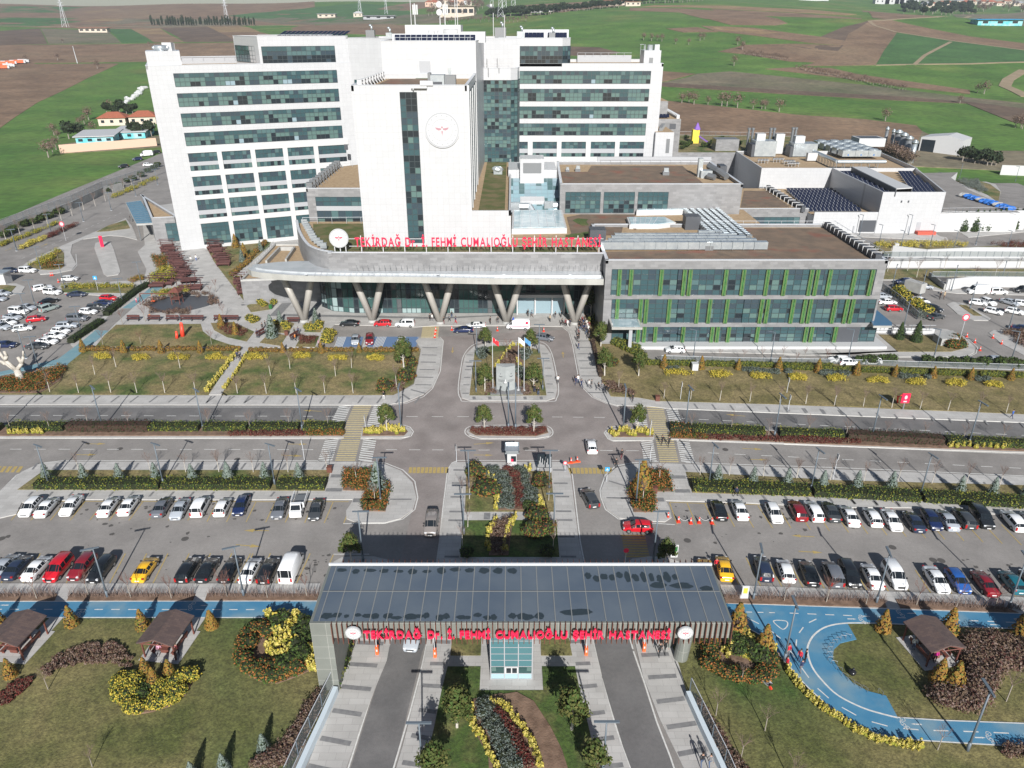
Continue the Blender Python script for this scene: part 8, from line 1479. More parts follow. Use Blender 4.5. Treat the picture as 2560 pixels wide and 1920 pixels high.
plumes('r6',60,420,305,315,8,'{} golden shrub in front of the olive median hedge, left',.8);plumes('q2',1500,2100,428,448,10,'{} golden shrub in front of the right median hedge',.8)
# planted L beds and the centre garden
for t,poly,lab in[('r7',[(1340,660),(1590,660),(1595,830),(1330,825)],'orange berry mass of the left L-shaped bed, rear arm'),('r7',[(1520,840),(1600,790),(1690,770),(1745,810),(1700,1015),(1510,1015)],'orange berry mass of the left L-shaped bed, front arm'),('q1',[(425,670),(615,670),(665,835),(450,835)],'orange berry mass of the right L-shaped bed, rear arm'),('q1',[(265,850),(300,760),(400,850),(490,850),(505,1020),(315,1025)],'orange berry mass of the right L-shaped bed, front arm')]:massed('orange',G(.2,t,*poly),110,lab,'berry shrubs',sc=1.1)
for t,x,y,l in[('r7',1640,840,'tall blue spruce in the left L-shaped bed')]:put('spruce',t,x,y,l,'tree',None,1.65)
put('thuja','q1',385,830,'tall pale golden conifer in the right L-shaped bed','tree',None,1.9)
series('grey','r8',[(820,660),(880,650),(840,700),(900,710),(860,745),(930,760),(900,790),(960,700),(990,760),(960,820),(940,860),(1000,850),(980,900),(1020,930),(950,930),(990,960),(930,985),(1010,990),(1080,650),(1130,670),(1160,720),(1150,780),(1180,830),(1160,890),(1190,930),(1150,960),(1230,860),(1240,920),(1220,970)],'{} silver shrub counted from the kiosk in the median garden','shrub',1.0)
massed('red',G(.2,'r8',(950,640),(1010,630),(1090,700),(1150,900),(1140,1005),(1060,1005),(1080,850),(1040,720)),110,'dark red planting through the median garden','ground cover',sc=.9)
series('plume','r8',[(820,715),(850,750),(870,785),(905,830),(920,860),(900,900),(885,935),(895,960),(880,990),(890,1010),(1150,645),(1190,650),(1295,930),(1285,960),(1310,980),(1290,1005),(770,665)],'{} golden shrub in the upper median garden','shrub',.85)
series('tri','r8',[(690,690),(800,880),(1300,800),(1270,1110),(1225,1240),(1320,1230)],'{} large mottled shrub counted down the median gardens','shrub',[1.15,1.4,1.25,1.15,1.1,1.2]);series('dark','r8',[(1350,1430),(620,1440),(1190,1000)],'{} dark evergreen in the shaded median garden','shrub',1.1)
series('plume','r8',[(890,1110),(870,1140),(850,1170),(830,1200),(815,1225),(1060,1090),(1045,1120),(1020,1150),(1005,1180),(985,1210),(975,1240),(805,1290),(810,1340),(820,1390),(970,1290),(965,1340),(960,1390)],'{} golden shrub in the lower median garden','shrub',.8);massed('brown',G(.2,'r8',(900,1100),(1030,1090),(960,1420),(840,1420),(860,1220)),70,'dark brown planting between the lower golden shrubs','ground cover',sc=.8)
# front median bed
def curve(t,pts,n):p=along(smooth(G(.14,t,*pts),4,False),1e9 if n==0 else max(.1,sum(sqrt((a[0]-c[0])**2+(a[1]-c[1])**2)for a,c in zip(*(lambda z:(z,z[1:]))(smooth(G(.14,t,*pts),4,False))))/n));return p
def rowof(kind,pts,fmt,cat,sc=1.,z=.16):
    group=gname(fmt)
    for i,p in enumerate(pts):put(kind,None,p[0]+random.uniform(-.1,.1),p[1]+random.uniform(-.1,.1),fmt.format(nth(i)),cat,group,sc*random.uniform(.88,1.12),None,z)
rowof('plume',curve('q5',[(620,1130),(640,1260),(690,1350),(740,1430),(790,1540),(850,1680),(880,1800)],16),'{} golden shrub down the left edge of the front bed','shrub',.82);rowof('plume',curve('q5',[(800,1085),(900,1110),(960,1165),(1040,1260),(1100,1350),(1160,1440),(1210,1540),(1250,1680)],22),'{} golden shrub down the middle edge of the front bed','shrub',.68)
series('grey','q5',[(740,1110),(770,1160),(740,1200),(790,1220),(830,1270),(790,1290),(870,1310),(850,1350),(910,1380),(860,1400),(930,1430),(870,1460),(960,1480),(900,1510),(990,1540),(930,1580),(1010,1600),(950,1640),(1030,1660)],'{} silver shrub counted down the front bed','shrub',.95);massed('red',G(.2,'q5',(820,1120),(900,1190),(1050,1400),(1180,1659),(1060,1659),(990,1450),(880,1250)),110,'dark red planting in the front median bed','ground cover',sc=.75)
series('mag','q5',[(503,1300),(1515,1320)],'{} broadleaf tree from the left below the gate booth','tree',1.05,.03,TREES);series('mag','q5',[(300,1800),(1700,1760)],'{} broadleaf tree at the bottom edge of the front lawn','tree',1.,.03,TREES)
hedge('hedge',G(.14,'q4',(1300,520),(1260,720),(1190,860),(1160,960)),None,1.8,.9,'leafy green hedge between gate wall and left pavement')
# lawn beds at the front
series('gold','q3',[(1060,900),(1100,890),(1150,900),(1200,890),(1050,940),(1110,940),(1170,945),(1210,930),(1050,990),(1100,1000),(1140,990),(1180,990),(1060,1040),(1090,1060),(1140,1040),(1190,1030),(1150,1110),(1200,1120),(1230,1150),(1160,1150),(1350,1110),(1400,1120),(1450,1090),(1500,1080),(1420,990),(1470,1000),(1520,1000),(1560,1020),(1600,1000),(1440,950),(1500,950),(1550,930),(1590,900),(1620,880),(1660,860),(1700,870),(1400,1040),(1550,1060)],'{} rounded yellow-green shrub of the winged lawn bed','shrub',1.05);series('dark','q3',[(1250,975),(1295,985),(1235,1060),(1320,1050),(1230,860)],'{} small dark shrub in the centre of the winged lawn bed','shrub',.75)
series('thuja','q3',[(640,400),(1265,425),(1865,420),(100,850),(1290,830),(1370,930),(1505,850),(10,400),(110,420,'q4')],'{} rust conifer on the front left lawn','tree',.95)
series('orange','q4',[(380,640),(370,700),(400,740),(440,790),(500,820),(560,850),(620,870),(680,870),(380,570),(420,500),(480,460),(560,430),(600,480),(450,580),(740,850),(800,820),(860,800),(560,780),(660,800)],'{} berry shrub round the teardrop bed','shrub',1.15);series('plume','q4',[(600,330),(660,380),(830,340),(870,340),(800,440),(680,500),(720,560),(760,540),(640,600),(640,660),(700,700),(760,680),(800,640),(820,590),(980,640),(970,740),(990,790),(760,490),(850,400)],'{} golden shrub in the teardrop bed','shrub',1.15);series('dark','q4',[(720,380),(700,440),(870,480),(920,540),(880,640),(900,700),(840,740),(720,760),(930,400),(940,450),(800,800)],'{} dark evergreen in the teardrop bed','shrub',1.2)
series('spruce','q4',[(565,1510),(215,1690),(-60,1760)],'{} small blue spruce on the bottom left lawn','tree',.8,.05)
massed('brown',G(.14,'q4',(1080,1000),(1000,1250),(880,1480),(740,1659),(420,1659),(700,1500),(860,1320),(960,1100)),260,'brown and dark red planting beside the left entrance wall','ground cover',sc=.9);massed('brown',G(.14,'q3',(380,790),(560,640),(780,570),(1050,560),(1180,700),(1180,800),(1000,740),(760,740),(560,780),(420,860)),240,'dry brown planting arching across the left lawn','ground cover',sc=.42);massed('red',G(.14,'q3',(0,1000),(140,900),(270,860),(300,900),(180,1010),(60,1100),(-100,1150)),110,'reddish ground cover at the left lawn','ground cover',sc=.4)
series('orange','q6',[(930,580),(960,640),(1000,700),(950,760),(1010,790),(1060,820),(1120,850),(1180,830),(1210,870),(1290,870),(1340,890),(1430,830),(1470,760),(1500,720),(1000,560),(1440,880),(1510,830)],'{} berry shrub of the bed beside the gate pillar','shrub',1.1);series('plume','q6',[(1240,470),(1260,560),(1300,500),(1310,600),(1290,680),(1360,620),(1350,700),(1130,650),(1340,560),(1480,620),(1500,650),(1230,430)],'{} golden shrub beside the gate pillar','shrub',1.15);series('dark','q6',[(1190,500),(1170,590),(1210,640),(1260,640),(1380,680),(1400,720)],'{} dark evergreen beside the gate pillar','shrub',1.25)
series('thuja','q6',[(1200,480),(1440,640)],'{} tall olive conifer between gate and blue path','tree',1.5);rowof('plume',curve('q7',[(20,790),(80,880),(150,960),(230,1050),(330,1130),(400,1180),(480,1225),(560,1290),(640,1330),(730,1380),(820,1420),(920,1440),(1020,1460),(1120,1480),(1200,1480)],34),'{} golden shrub counted down the outer blue curve','shrub',.72)
series('thuja','q7',[(865,445),(1440,475),(1355,900),(1485,960),(2080,520)],'{} rust conifer inside the blue loop','tree',[1.,1.25,1.25,1.45,1.5]);massed('brown',G(.14,'q7',(1620,560),(1800,520),(2118,600),(2400,650),(2400,800),(2118,790),(1960,790),(1850,880),(1790,1020),(1700,1160),(1500,1150),(1350,1080),(1240,1000),(1500,1020),(1620,960),(1660,820),(1580,680)),560,'big dark brown hedge mass sweeping across the right lawn','hedge',sc=1.5);massed('brown',G(.14,'q7',(1880,1470),(2118,1480),(2400,1500),(2400,1590),(2118,1580),(1920,1570)),60,'dry brown planting below the lower blue path','ground cover',sc=.7);massed('brown',G(.14,'q6',(840,1040),(980,1240),(1150,1500),(1250,1659),(1500,1900),(1330,1900),(1120,1650),(960,1380)),150,'brown planting beside the right exit wall','ground cover',sc=.8)
# bare stem hedges along the bicycle path
for i,(t,xa,xb,ya,yb,t2)in enumerate([('q3',-900,505,150,150,'q3'),('q3',610,940,150,150,'q3'),('q3',975,1720,150,150,'q3'),('q3',1840,350,150,150,'q4'),('q4',420,1050,150,150,'q4'),('q6',1090,1240,160,165,'q6'),('q6',1390,895,168,195,'q7'),('q7',1000,1960,205,262,'q7'),('q7',1990,2900,262,320,'q7')]):
    a=g(t,xa,ya);e=g(t2,xb,yb);b=MB();L_=sqrt((e[0]-a[0])**2+(e[1]-a[1])**2)
    for _ in range(int(L_*30)):
        s=random.random();p=lerp(a,e,s);y=p[1]+random.uniform(-.35,.35);b.tube((p[0],y,.15),(p[0]+random.uniform(-.35,.35),y+random.uniform(-.3,.3),random.uniform(.7,1.5)),.022,.01,n=3,cap=False)
    tag(b.build('stem_hedge',M['twig']),f'bare brown stem hedge, {nth(i)} section from the left along the bicycle path','hedge','bare stem hedges')
# conifer balls, spruces, hedgerows
series('spruce','r6',[(440,745),(785,745),(1110,745),(1445,748),(1780,750),(2110,748),(265,745,'r7'),(605,745,'r7'),(918,745,'r7')],'{} blue spruce from the left on the left lot strip','tree',1.04,.06);series('spruce','q1',[(1080,760),(1405,775),(1720,790),(2045,818),(350,818,'q2'),(662,830,'q2'),(980,832,'q2'),(1612,865,'q2'),(1915,882,'q2'),(2225,890,'q2')],'{} blue spruce from the left on the right lot strip','tree',1.04,.06)
xs_=[820+46*i for i in range(31)];series('rust','r1',[(x,1020+random.uniform(-4,4))for x in xs_ if not any(abs(x-q)<45 for q in(1145,1490,1850))],'{} rust-coloured ball shrub in the left garden row','shrub',1.05);series('thuja','r1',[(770,1030),(1145,1035),(1490,1040),(1850,1038)],'{} rust conifer in the left garden row','tree',1.05);xs_=[475+46*i for i in range(34)];series('rust','r2',[(x,1030+random.uniform(-4,4))for x in xs_ if not any(abs(x-q)<45 for q in(765,1120,1470))],'{} rust-coloured ball shrub before the disabled bays','shrub',1.);series('thuja','r2',[(765,1035),(1120,1040),(1470,1035)],'{} rust conifer before the disabled bays','tree',.85)
for j,(t,x0,x1,y)in enumerate([('r1',870,1010,1090),('r1',1230,1365,1100),('r1',1545,1740,1095),('r1',1900,2130,1095),('r2',440,620,1095),('r2',860,1010,1090),('r2',1200,1340,1100),('r2',1540,1690,1105)]):massed('ylw',G(.15,t,(x0,y-20),((x0+x1)/2,y-32),(x1,y-18),(x1,y+10),(x0,y+12)),26,nth(j)+' yellow shrub clump from the left on the left lawns','shrubs',None,.95)
for j,(t,x0,x1,y)in enumerate([('r4',590,860,1240),('r4',1010,1215,1260),('r4',1390,1560,1275),('r4',1740,1900,1290),('r5',50,200,1285),('r5',400,580,1295),('r5',780,960,1310),('r5',1140,1310,1330),('r5',1500,1660,1340),('r5',1860,2000,1350)]):massed('ylw',G(.15,t,(x0,y-20),((x0+x1)/2,y-34),(x1,y-14),(x1,y+12),(x0,y+8)),26,nth(j)+' yellow shrub clump from the left on the right lawn','shrubs',None,1.)
series('ball','r4',[(30,920),(75,940),(120,965),(165,985),(215,1010),(260,1030),(305,1050),(350,1065),(400,1085)]+[(450+45*i,1150+i*.9)for i in range(38)if i not in(3,10,11,18,26,34)]+[(20+44*i,1190+i*1.6,'r5')for i in range(50)if i not in(6,15,23,31,40)],'{} olive clipped ball from the left in the long right hedge row','shrub',1.12,.07);series('thuja','r4',[(588,1180),(930,1190),(1272,1195),(1642,1205),(2005,1220),(665,1245,'r5'),(1018,1255,'r5'),(1370,1270,'r5'),(1715,1285,'r5'),(2085,1290,'r5')],'{} rust conifer from the left in the long right hedge row','tree',.98)
series('grey','r4',[(640,1200),(700,1205),(1330,1205),(1390,1215),(1450,1220),(1510,1220),(1570,1225),(1620,1230),(1740,1225),(2080,1240),(2140,1245),(30,1225,'r5'),(350,1240,'r5'),(400,1240,'r5'),(520,1245,'r5'),(570,1245,'r5'),(1080,1270,'r5'),(1140,1270,'r5'),(1210,1275,'r5'),(1320,1275,'r5'),(1780,1295,'r5'),(1860,1300,'r5')],'{} grey shrub from the left before the long right hedge row','shrub',1.0)
rowof('plume',curve('r1',[(2190,1030),(2100,1150),(2010,1280),(1905,1400)],18),'{} golden shrub down the left edge of the diagonal path','shrub',.9);rowof('plume',curve('r2',[(430,1060),(360,1180),(280,1300),(205,1395)],16),'{} golden shrub down the right edge of the diagonal path','shrub',.7)
massed('orange',G(.2,'r1',(-600,1330),(0,1290),(300,1250),(560,1170),(600,1200),(520,1310),(360,1400),(-600,1405)),420,'orange berry bushes at the left end of the lawn','berry shrubs',sc=1.15)
series('orange','br',[(1330,1240),(1380,1220),(1430,1250),(1360,1290),(1410,1300),(1450,1290),(1330,1290)],'{} bush of the round orange berry group by the right junction','shrub',1.5);massed('brown',G(.14,'br',(1960,1130),(2100,1100),(2300,1100),(2500,1300),(2212,1290),(2050,1200)),120,'brown and orange planting on the far right island','shrubs',sc=1.2)
series('gold','br',[(680,660),(720,680),(760,700),(800,720),(700,640),(860,800),(900,820),(950,840),(1000,860),(1040,880),(920,790)],'{} yellow shrub on the bank of the right car park','shrub',1.9);massed('grey',G(.14,'br',(640,620),(700,600),(1060,900),(1080,960),(930,960),(780,780)),90,'grey-green planting on the bank of the right car park','ground cover',sc=1.1)
series('fir','br',[(710,1190),(910,1220)],'{} small fir before the white planter wall','tree',.62);series('fir','a8',[(1640,1390),(1740,1390),(1800,1385),(1850,1385),(1900,1380),(1950,1380),(2000,1378),(2050,1375),(2100,1372),(2190,1340)],'{} dark fir from the left by the garage wall','tree',1.0)
massed('plume',G(.14,'a8',(840,1515),(1690,1505),(1690,1540),(840,1550)),120,'long row of golden shrubs below the technical building','shrubs',sc=1.5);massed('red',G(.14,'a8',(1900,1515),(2100,1500),(2500,1500),(2500,1590),(2150,1590)),130,'dark red planting at the far right roadside','ground cover',sc=1.2);massed('grey',G(.16,'a8',(1590,930),(1780,930),(1870,1030),(1800,1040),(1620,950)),110,'grey shrubs on the teardrop island by the technical yard','shrubs',sc=1.6)
# monument island
series('mag','r3',[(783,1025),(1235,1020),(1205,660),(785,630),(775,1385),(1232,1400)],'{} broadleaf tree of the entrance islands','tree',[1.1,1.1,1.0,.95,.95,1.0],.03,TREES);series('plume','r3',[(1050,610),(1010,640),(980,670),(960,700),(935,740),(905,770),(890,800),(1090,605),(1120,615),(1085,760),(1100,810)],'{} golden shrub in the arc behind the monument','shrub',.85);series('grey','r3',[(740,680),(780,660),(760,720),(1130,680),(1170,690),(1150,730),(1100,850),(1120,900)],'{} grey shrub on the monument island','shrub',1.3);massed('brown',G(.2,'r3',(940,720),(1000,680),(1060,700),(1040,860),(930,830)),40,'brown planting right behind the monument','ground cover',sc=1.);massed('brown',G(.2,'r3',(790,970),(870,960),(870,1060),(790,1060)),24,'brown planting left of the monument','ground cover',sc=.7);massed('brown',G(.2,'r3',(1120,970),(1190,970),(1200,1060),(1130,1060)),24,'brown planting right of the monument','ground cover',sc=.7)
put('bareR','r3',985,720,'leafless red-twigged tree behind the monument','tree',None,1.2,TREES)
for t,x,y,l,s in[('q1',345,290,'broadleaf tree on the right crossing island',1.),('r7',1722,285,'broadleaf tree on the left crossing island',1.),('r2',1880,1195,'large broadleaf tree at the left lawn corner',1.35),('r3',1885,880,'broadleaf tree right of the right pavement',1.15),('r3',1760,330,'broadleaf tree by the annex corner',1.25),('r4',355,1250,'slender broadleaf tree on the right lawn',1.1),('r7',1400,1500,'broadleaf tree behind the gate at left',.9),('q1',600,1520,'broadleaf tree behind the gate at right',.8),('r3',1850,610,'broadleaf tree before the annex hedge',1.1)]:put('mag',t,x,y,l,'tree',None,s,TREES)
series('tri','r2',[(1940,1170),(1900,1290),(1700,1390)],'{} leafy bush at the left lawn corner','shrub',[1.4,1.3,1.3]);series('tri','r3',[(1945,790)],'{} mottled bush by the right pavement','shrub',1.3);massed('brown',G(.2,'r3',(1860,930),(2000,950),(2200,1060),(1960,1045)),80,'dry brown planting by the right pavement','ground cover',sc=.7);massed('brown',G(.2,'r2',(1760,1300),(1900,1310),(1850,1400),(1760,1400)),30,'dry brown planting at the left lawn corner','ground cover',sc=.5);hedge('brown',g('r3',1775,580),g('r3',1850,900),.8,.9,'dark brown hedge right of the right pavement')
series('ball','r3',[(1760,400),(1800,370),(1840,380),(1860,420),(1830,450),(1870,480),(1890,520),(1920,540),(1950,560),(1990,590),(2030,610),(2080,625),(2130,645),(2180,660)],'{} olive ball stepping down from the annex corner','shrub',1.6)
series('gold','r2',[(1170,860),(1200,870),(1160,900),(1195,905),(1150,940),(1185,945),(1220,880),(460,740),(490,760),(520,745),(690,790),(780,790),(800,820),(1100,790),(1090,820),(990,820),(1030,830)],'{} olive-gold shrub in the entrance gardens','shrub',1.25);series('thuja','r2',[(200,810),(330,870)],'{} rust conifer in the round garden','tree',1.1);series('spruce','r2',[(665,900),(740,770),(1070,770)],'{} blue spruce in the entrance gardens','tree',[1.7,1.1,1.3]);massed('red',G(.2,'r2',(180,770),(330,790),(430,840),(400,890),(250,870),(170,820)),60,'dark red shrubs in the round garden','shrubs',sc=.9);massed('red',G(.2,'r2',(920,900),(1070,900),(1050,960),(920,960)),34,'dark red shrubs beside the disabled bays','shrubs',sc=1.)
# promenade planting
series('rust','r2',[(300,330),(330,310),(360,280),(390,255),(420,235),(445,210),(460,180),(490,150),(520,120),(550,95),(580,60),(600,40),(340,375),(380,378),(420,380),(460,382),(500,384),(540,386),(580,388),(620,390)],'{} olive-rust shrub round the low gravel-roofed building','shrub',1.4);series('thuja','r2',[(330,70),(410,150)],'{} rust conifer beside the promenade lawn','tree',1.5);series('spruce','r2',[(560,100),(390,200)],'{} blue spruce beside the promenade lawn','tree',1.15)
put('dark','r2',700,470,'big dark evergreen under the canopy tip','tree',None,2.3);series('red','r2',[(510,480),(550,490),(590,490)],'{} dark red shrub before the canopy tip','shrub',1.5);series('gold','r2',[(560,590),(590,610),(650,570),(680,590)],'{} orange-gold shrub before the canopy tip','shrub',1.3)
massed('orange',G(.2,'r1',(1400,150),(1510,150),(1560,230),(1500,290),(1440,250)),60,'orange planting at the head of the promenade','shrubs',sc=1.4);massed('gold',G(.2,'r1',(1440,300),(1560,250),(1640,360),(1500,420),(1380,390)),80,'yellow planting beside the wooden benches','shrubs',sc=1.5);massed('gold',G(.2,'r1',(1400,500),(1560,470),(1760,450),(1780,480),(1500,520)),60,'yellow planting behind the round play surface','shrubs',sc=1.2);massed('brown',G(.2,'r1',(1320,590),(1420,540),(1600,500),(1900,490),(2010,540),(1990,600),(1900,610),(1950,540),(1700,520),(1450,560),(1380,610),(1450,665),(1750,650),(1740,690),(1400,690)),160,'brown hedge ring round the play surface','hedge',sc=1.)
hedge('dk',G(.14,'r1',(655,950),(800,850),(940,760)),None,1.8,1.2,'dark green hedge between left car park and faded blue path, lower part');hedge('dk',G(.14,'r1',(980,700),(1130,580),(1260,480),(1370,420)),None,1.8,1.2,'dark green hedge between left car park and faded blue path, upper part');massed('gold',G(.2,'r1',(570,430),(640,418),(1240,420),(1220,445),(1100,440),(600,455)),80,'yellow planting strip north of the left car park','shrubs',sc=1.1);massed('gold',G(.2,'r1',(550,90),(570,110),(400,240),(250,240),(380,180)),70,'yellow planting wedge by the drop-off loop','shrubs',sc=1.3);massed('orange',G(.2,'r1',(380,215),(560,210),(570,250),(470,270),(390,265)),45,'orange planting wedge by the drop-off loop','shrubs',sc=1.3);massed('rust',G(.2,'r1',(1180,380),(1320,340),(1330,365),(1220,395)),24,'rust planting at the drop-off corner','shrubs',sc=1.2)
massed('plume',G(.2,'bl',(250,1510),(440,1410),(640,1345),(620,1375),(440,1450),(300,1525)),60,'golden strip along the far left median','shrubs',sc=1.3);massed('red',G(.2,'bl',(640,1345),(850,1250),(1080,1150),(1080,1170),(850,1280),(660,1370)),60,'dark red strip along the far left median','shrubs',sc=1.3);massed('gold',G(.2,'bl',(0,1440),(350,1320),(700,1180),(800,1130),(800,1160),(400,1330),(0,1480)),110,'yellow-green strip below the far left wall','shrubs',sc=1.2);massed('gold',G(.2,'bl',(1540,780),(1850,650),(2160,515),(2170,550),(1880,680),(1560,810)),80,'yellow strip beside the upper left road','shrubs',sc=1.4)
series('dark','bl',[(30,1350),(130,1300),(200,1270),(330,1200),(350,1180),(480,1160),(560,1120),(610,1100),(680,1080),(790,1030),(830,1020),(1480,730),(1560,690),(1650,650),(1760,590),(1850,560),(1950,510),(2050,450),(2130,410),(2180,370)],'{} evergreen from the left against the far left wall','tree',1.7)
# young leafless trees
series('barew','r1',[(460,1400),(725,1408),(1022,1405),(1262,1408),(1520,1408),(1805,1410),(2190,1410),(1660,1180),(1070,1170),(875,1240)],'{} leafless young tree from the left on the left lawn','tree',1.05,.12,TREES);series('barew','r2',[(345,1412),(612,1415),(888,1412),(1152,1412),(1412,1412),(1812,1350),(830,1185),(1250,1255),(1398,1180),(650,1250)],'{} leafless young tree from the left on the middle lawn','tree',1.,.12,TREES)
series('bare','r6',[(100,285),(465,288),(820,250),(1195,255),(1920,248),(80,245,'r7'),(465,290,'r7'),(825,250,'r7'),(1182,255,'r7')],'{} leafless tree from the left on the upper left median','tree',.95,.08,TREES);series('barew','r6',[(727,660),(1387,660),(1713,665),(2018,662),(175,662,'r7'),(492,665,'r7'),(812,665,'r7'),(1175,663,'r7'),(1445,750,'r7'),(1612,955,'r7')],'{} slim leafless tree from the left on the left lot strip','tree',.9,.1,TREES)
series('bare','q1',[(838,275),(1205,292),(1553,325),(1915,318),(218,320,'q2'),(568,355,'q2'),(928,355,'q2'),(1285,360,'q2'),(1645,380,'q2'),(2005,385,'q2')],'{} leafless tree from the left on the right median','tree',.95,.1,TREES);series('barew','q1',[(922,690),(1190,695),(1503,705),(1812,720),(2120,740),(735,750,'q2'),(1048,750,'q2'),(1362,770,'q2'),(1672,785,'q2'),(1985,795,'q2'),(115,720,'q2'),(545,750),(392,950)],'{} slim leafless tree from the left on the right lot strip','tree',.9,.1,TREES)
series('barew','r4',[(172,1370),(352,1255),(588,1460),(835,1470),(1103,1480),(1380,1490),(1655,1500),(1895,1510),(2165,1520),(200,1510,'r5'),(462,1525,'r5'),(730,1535,'r5'),(992,1548,'r5'),(1252,1560,'r5'),(1510,1570,'r5'),(1790,1575,'r5'),(2048,1590,'r5')],'{} leafless young tree from the left on the right lawn','tree',.95,.1,TREES)
series('bareR','q3',[(325,165),(785,150),(1155,158),(1515,165),(2005,150),(240,140,'q4'),(595,160,'q4'),(942,145,'q4'),(1625,185,'q6'),(1995,198,'q6'),(372,195,'q7'),(722,215,'q7'),(1168,225,'q7'),(1520,240,'q7'),(1855,252,'q7')],'{} leafless tree from the left along the bicycle path','tree',1.0,.1,TREES);series('bare','q3',[(425,965),(815,1650)],'{} leafless sapling on the bottom left lawn','tree',.75,.1,TREES);series('bare','q6',[(1245,910),(1022,1195),(1455,1330),(1245,1565),(1690,1800),(1355,1500,'q7'),(1960,1070,'q7')],'{} leafless tree on the bottom right lawn','tree',[.8,.85,.85,.85,.9,.9,1.15],.05,TREES)
series('barew','r8',[(640,910),(625,1170),(575,1340),(1370,925),(1410,1370),(1430,1260),(575,900)],'{} slim bare tree in the median gardens','tree',.8,.1,TREES);series('bareR','r1',[(1620,740),(1945,520),(1990,480),(2060,720),(1340,750),(1770,735),(1130,780),(1950,960),(950,970),(1300,960),(540,200),(1240,460)],'{} leafless tree around the promenade','tree',1.0,.15,TREES)
series('barew','bl',[(90,1400),(285,1330),(480,1250),(660,1175),(850,1110),(1000,1050),(1160,970),(1320,915),(1460,850),(1570,770),(1720,695),(1830,645),(1960,590)],'{} leafless tree from the left along the far left wall','tree',1.3,.1,TREES);series('barew','br',[(600,190),(810,370),(1240,190),(920,450),(1250,350),(1600,540),(1880,180),(2090,170),(1860,440),(2150,340),(570,380)],'{} pale leafless tree beyond the annex at right','tree',1.3,.1,TREES);series('bareR','r4',[(1100,1100),(1320,1110),(1490,1105),(1680,1100),(1880,1110),(2080,1110),(110,1140,'r5'),(395,1130,'r5')],'{} leafless bush-tree behind the annex service fence','tree',.75,.1,TREES)
series('dark','r5',[(690,1130),(800,1140),(900,1130),(980,1130),(1320,1140),(1440,1145),(1560,1150),(1700,1155),(1830,1160),(1990,1165),(2110,1170),(2200,1170)],'{} loose evergreen behind the right hedge row','shrub',1.4)
# old pale pruned tree at the left
random.seed(4);c=g('r1',200,1300);q=empty('old_pale_tree',(c[0],c[1],.1),'large pale pruned tree with bare forked limbs at the left edge','tree');b=MB();b.tube((0,0,0),(-.5,.3,2.2),.85,.55,n=10);b.build('trunk',M['barkW'],q,True);b=MB()
for ch in[[(-.5,.3,2.0),(-2.4,.6,3.4),(-4.2,.8,4.2),(-5.4,1,5.6)],[(-.5,.3,2.1),(-1.9,0,4.4),(-2.6,0,6.2),(-2.2,.4,7.6)],[(-2.6,0,6.0),(-3.6,.2,7.2)],[(-.5,.3,2.1),(.9,.4,3.6),(1.5,.5,5),(1.9,.3,6.2)],[(.9,.4,3.6),(.3,.6,4.8)],[(-2.4,.6,3.4),(-3.4,1,3.4)],[(-1.9,0,4.4),(-1.2,-.2,5.4),(-1.4,-.2,6.4)]]:
    for k,(p0,p1)in enumerate(zip(ch,ch[1:])):b.tube(p0,p1,.42-.1*k,.34-.1*k if k<2 else.14,n=7)
b.build('limbs',M['barkW'],q,True)
# ================= BEYOND THE SITE =================
def house(t,x,y,w_,d_,h_,rz,wallc,roofc,label,hip=True,nwin=3,grp=None,cat='house'):
    p=RT(t,x,y);q=empty('house',(p[0],p[1],p[2]-.3),label,cat,grp,rz);b=MB();b.box(-w_/2,w_/2,0,d_,0,h_);b.build('wall',M[wallc],q);b=MB();o_=.06*w_
    if hip:b.mesh([(-w_/2-o_,-o_,h_),(w_/2+o_,-o_,h_),(w_/2+o_,d_+o_,h_),(-w_/2-o_,d_+o_,h_),(-w_*.2,d_/2,h_+w_*.2),(w_*.2,d_/2,h_+w_*.2)],[(0,1,5,4),(1,2,5),(2,3,4,5),(3,0,4)])
    else:b.mesh([(-w_/2-o_,-o_,h_),(w_/2+o_,-o_,h_),(w_/2+o_,d_+o_,h_+.8),(-w_/2-o_,d_+o_,h_+.8),(-w_/2-o_,-o_,h_+.4),(w_/2+o_,-o_,h_+.4),(w_/2+o_,d_+o_,h_+1.2),(-w_/2-o_,d_+o_,h_+1.2)],[(4,5,6,7),(0,1,5,4),(1,2,6,5),(3,0,4,7)])
    b.build('roof',M[roofc],q)
    for i in range(nwin):xx=-w_/2+w_*(i+.5)/nwin;b=MB();b.box(xx-w_*.06,xx+w_*.06,-.08,0,h_*.4,h_*.75);b.build('window',M['g3'],q)
M['rooft']=mat('roof_tile',(.35,.11,.06),.9,(.28,.09,.05),.8);M['cream']=mat('cream_wall',(.55,.48,.4),.9);M['cyan']=mat('cyan_wall',(.35,.55,.58),.8,(.1,.45,.5),.25,2);M['rusty']=mat('rusty_roof',(.3,.14,.09),.9)
house('q8',880,1325,20,24,4.2,.25,'cyan','whiteP','cyan house with flat white roof behind the peach wall',False,4);house('q8',1040,1165,17,14,5,.2,'cream','rooft','house with red hipped roof behind the cyan house');house('q8',1320,1150,17,14,5,.2,'cream','rooft','second red-roofed house at the wing edge');house('q8',1200,1290,18,24,4.2,.2,'cyan','whiteP','cyan and white house beside the tower wing',False,3)
house('q8',860,300,52,14,8,.05,'cream','rusty','long farmhouse with rusty roof in the left fields',False,5);house('a2',1260,165,75,40,22,-.1,'cream','cream','large cream factory hall far behind the hospital',False,6,cat='hall');house('tm',1060,98,80,25,7,.0,'whiteP','whiteP','long white shed behind the far hedge line',False,4,cat='hall');house('a2',60,165,45,20,9,0,'cream','louvre','grey-roofed shed left of the roof machinery',False,3,cat='hall')
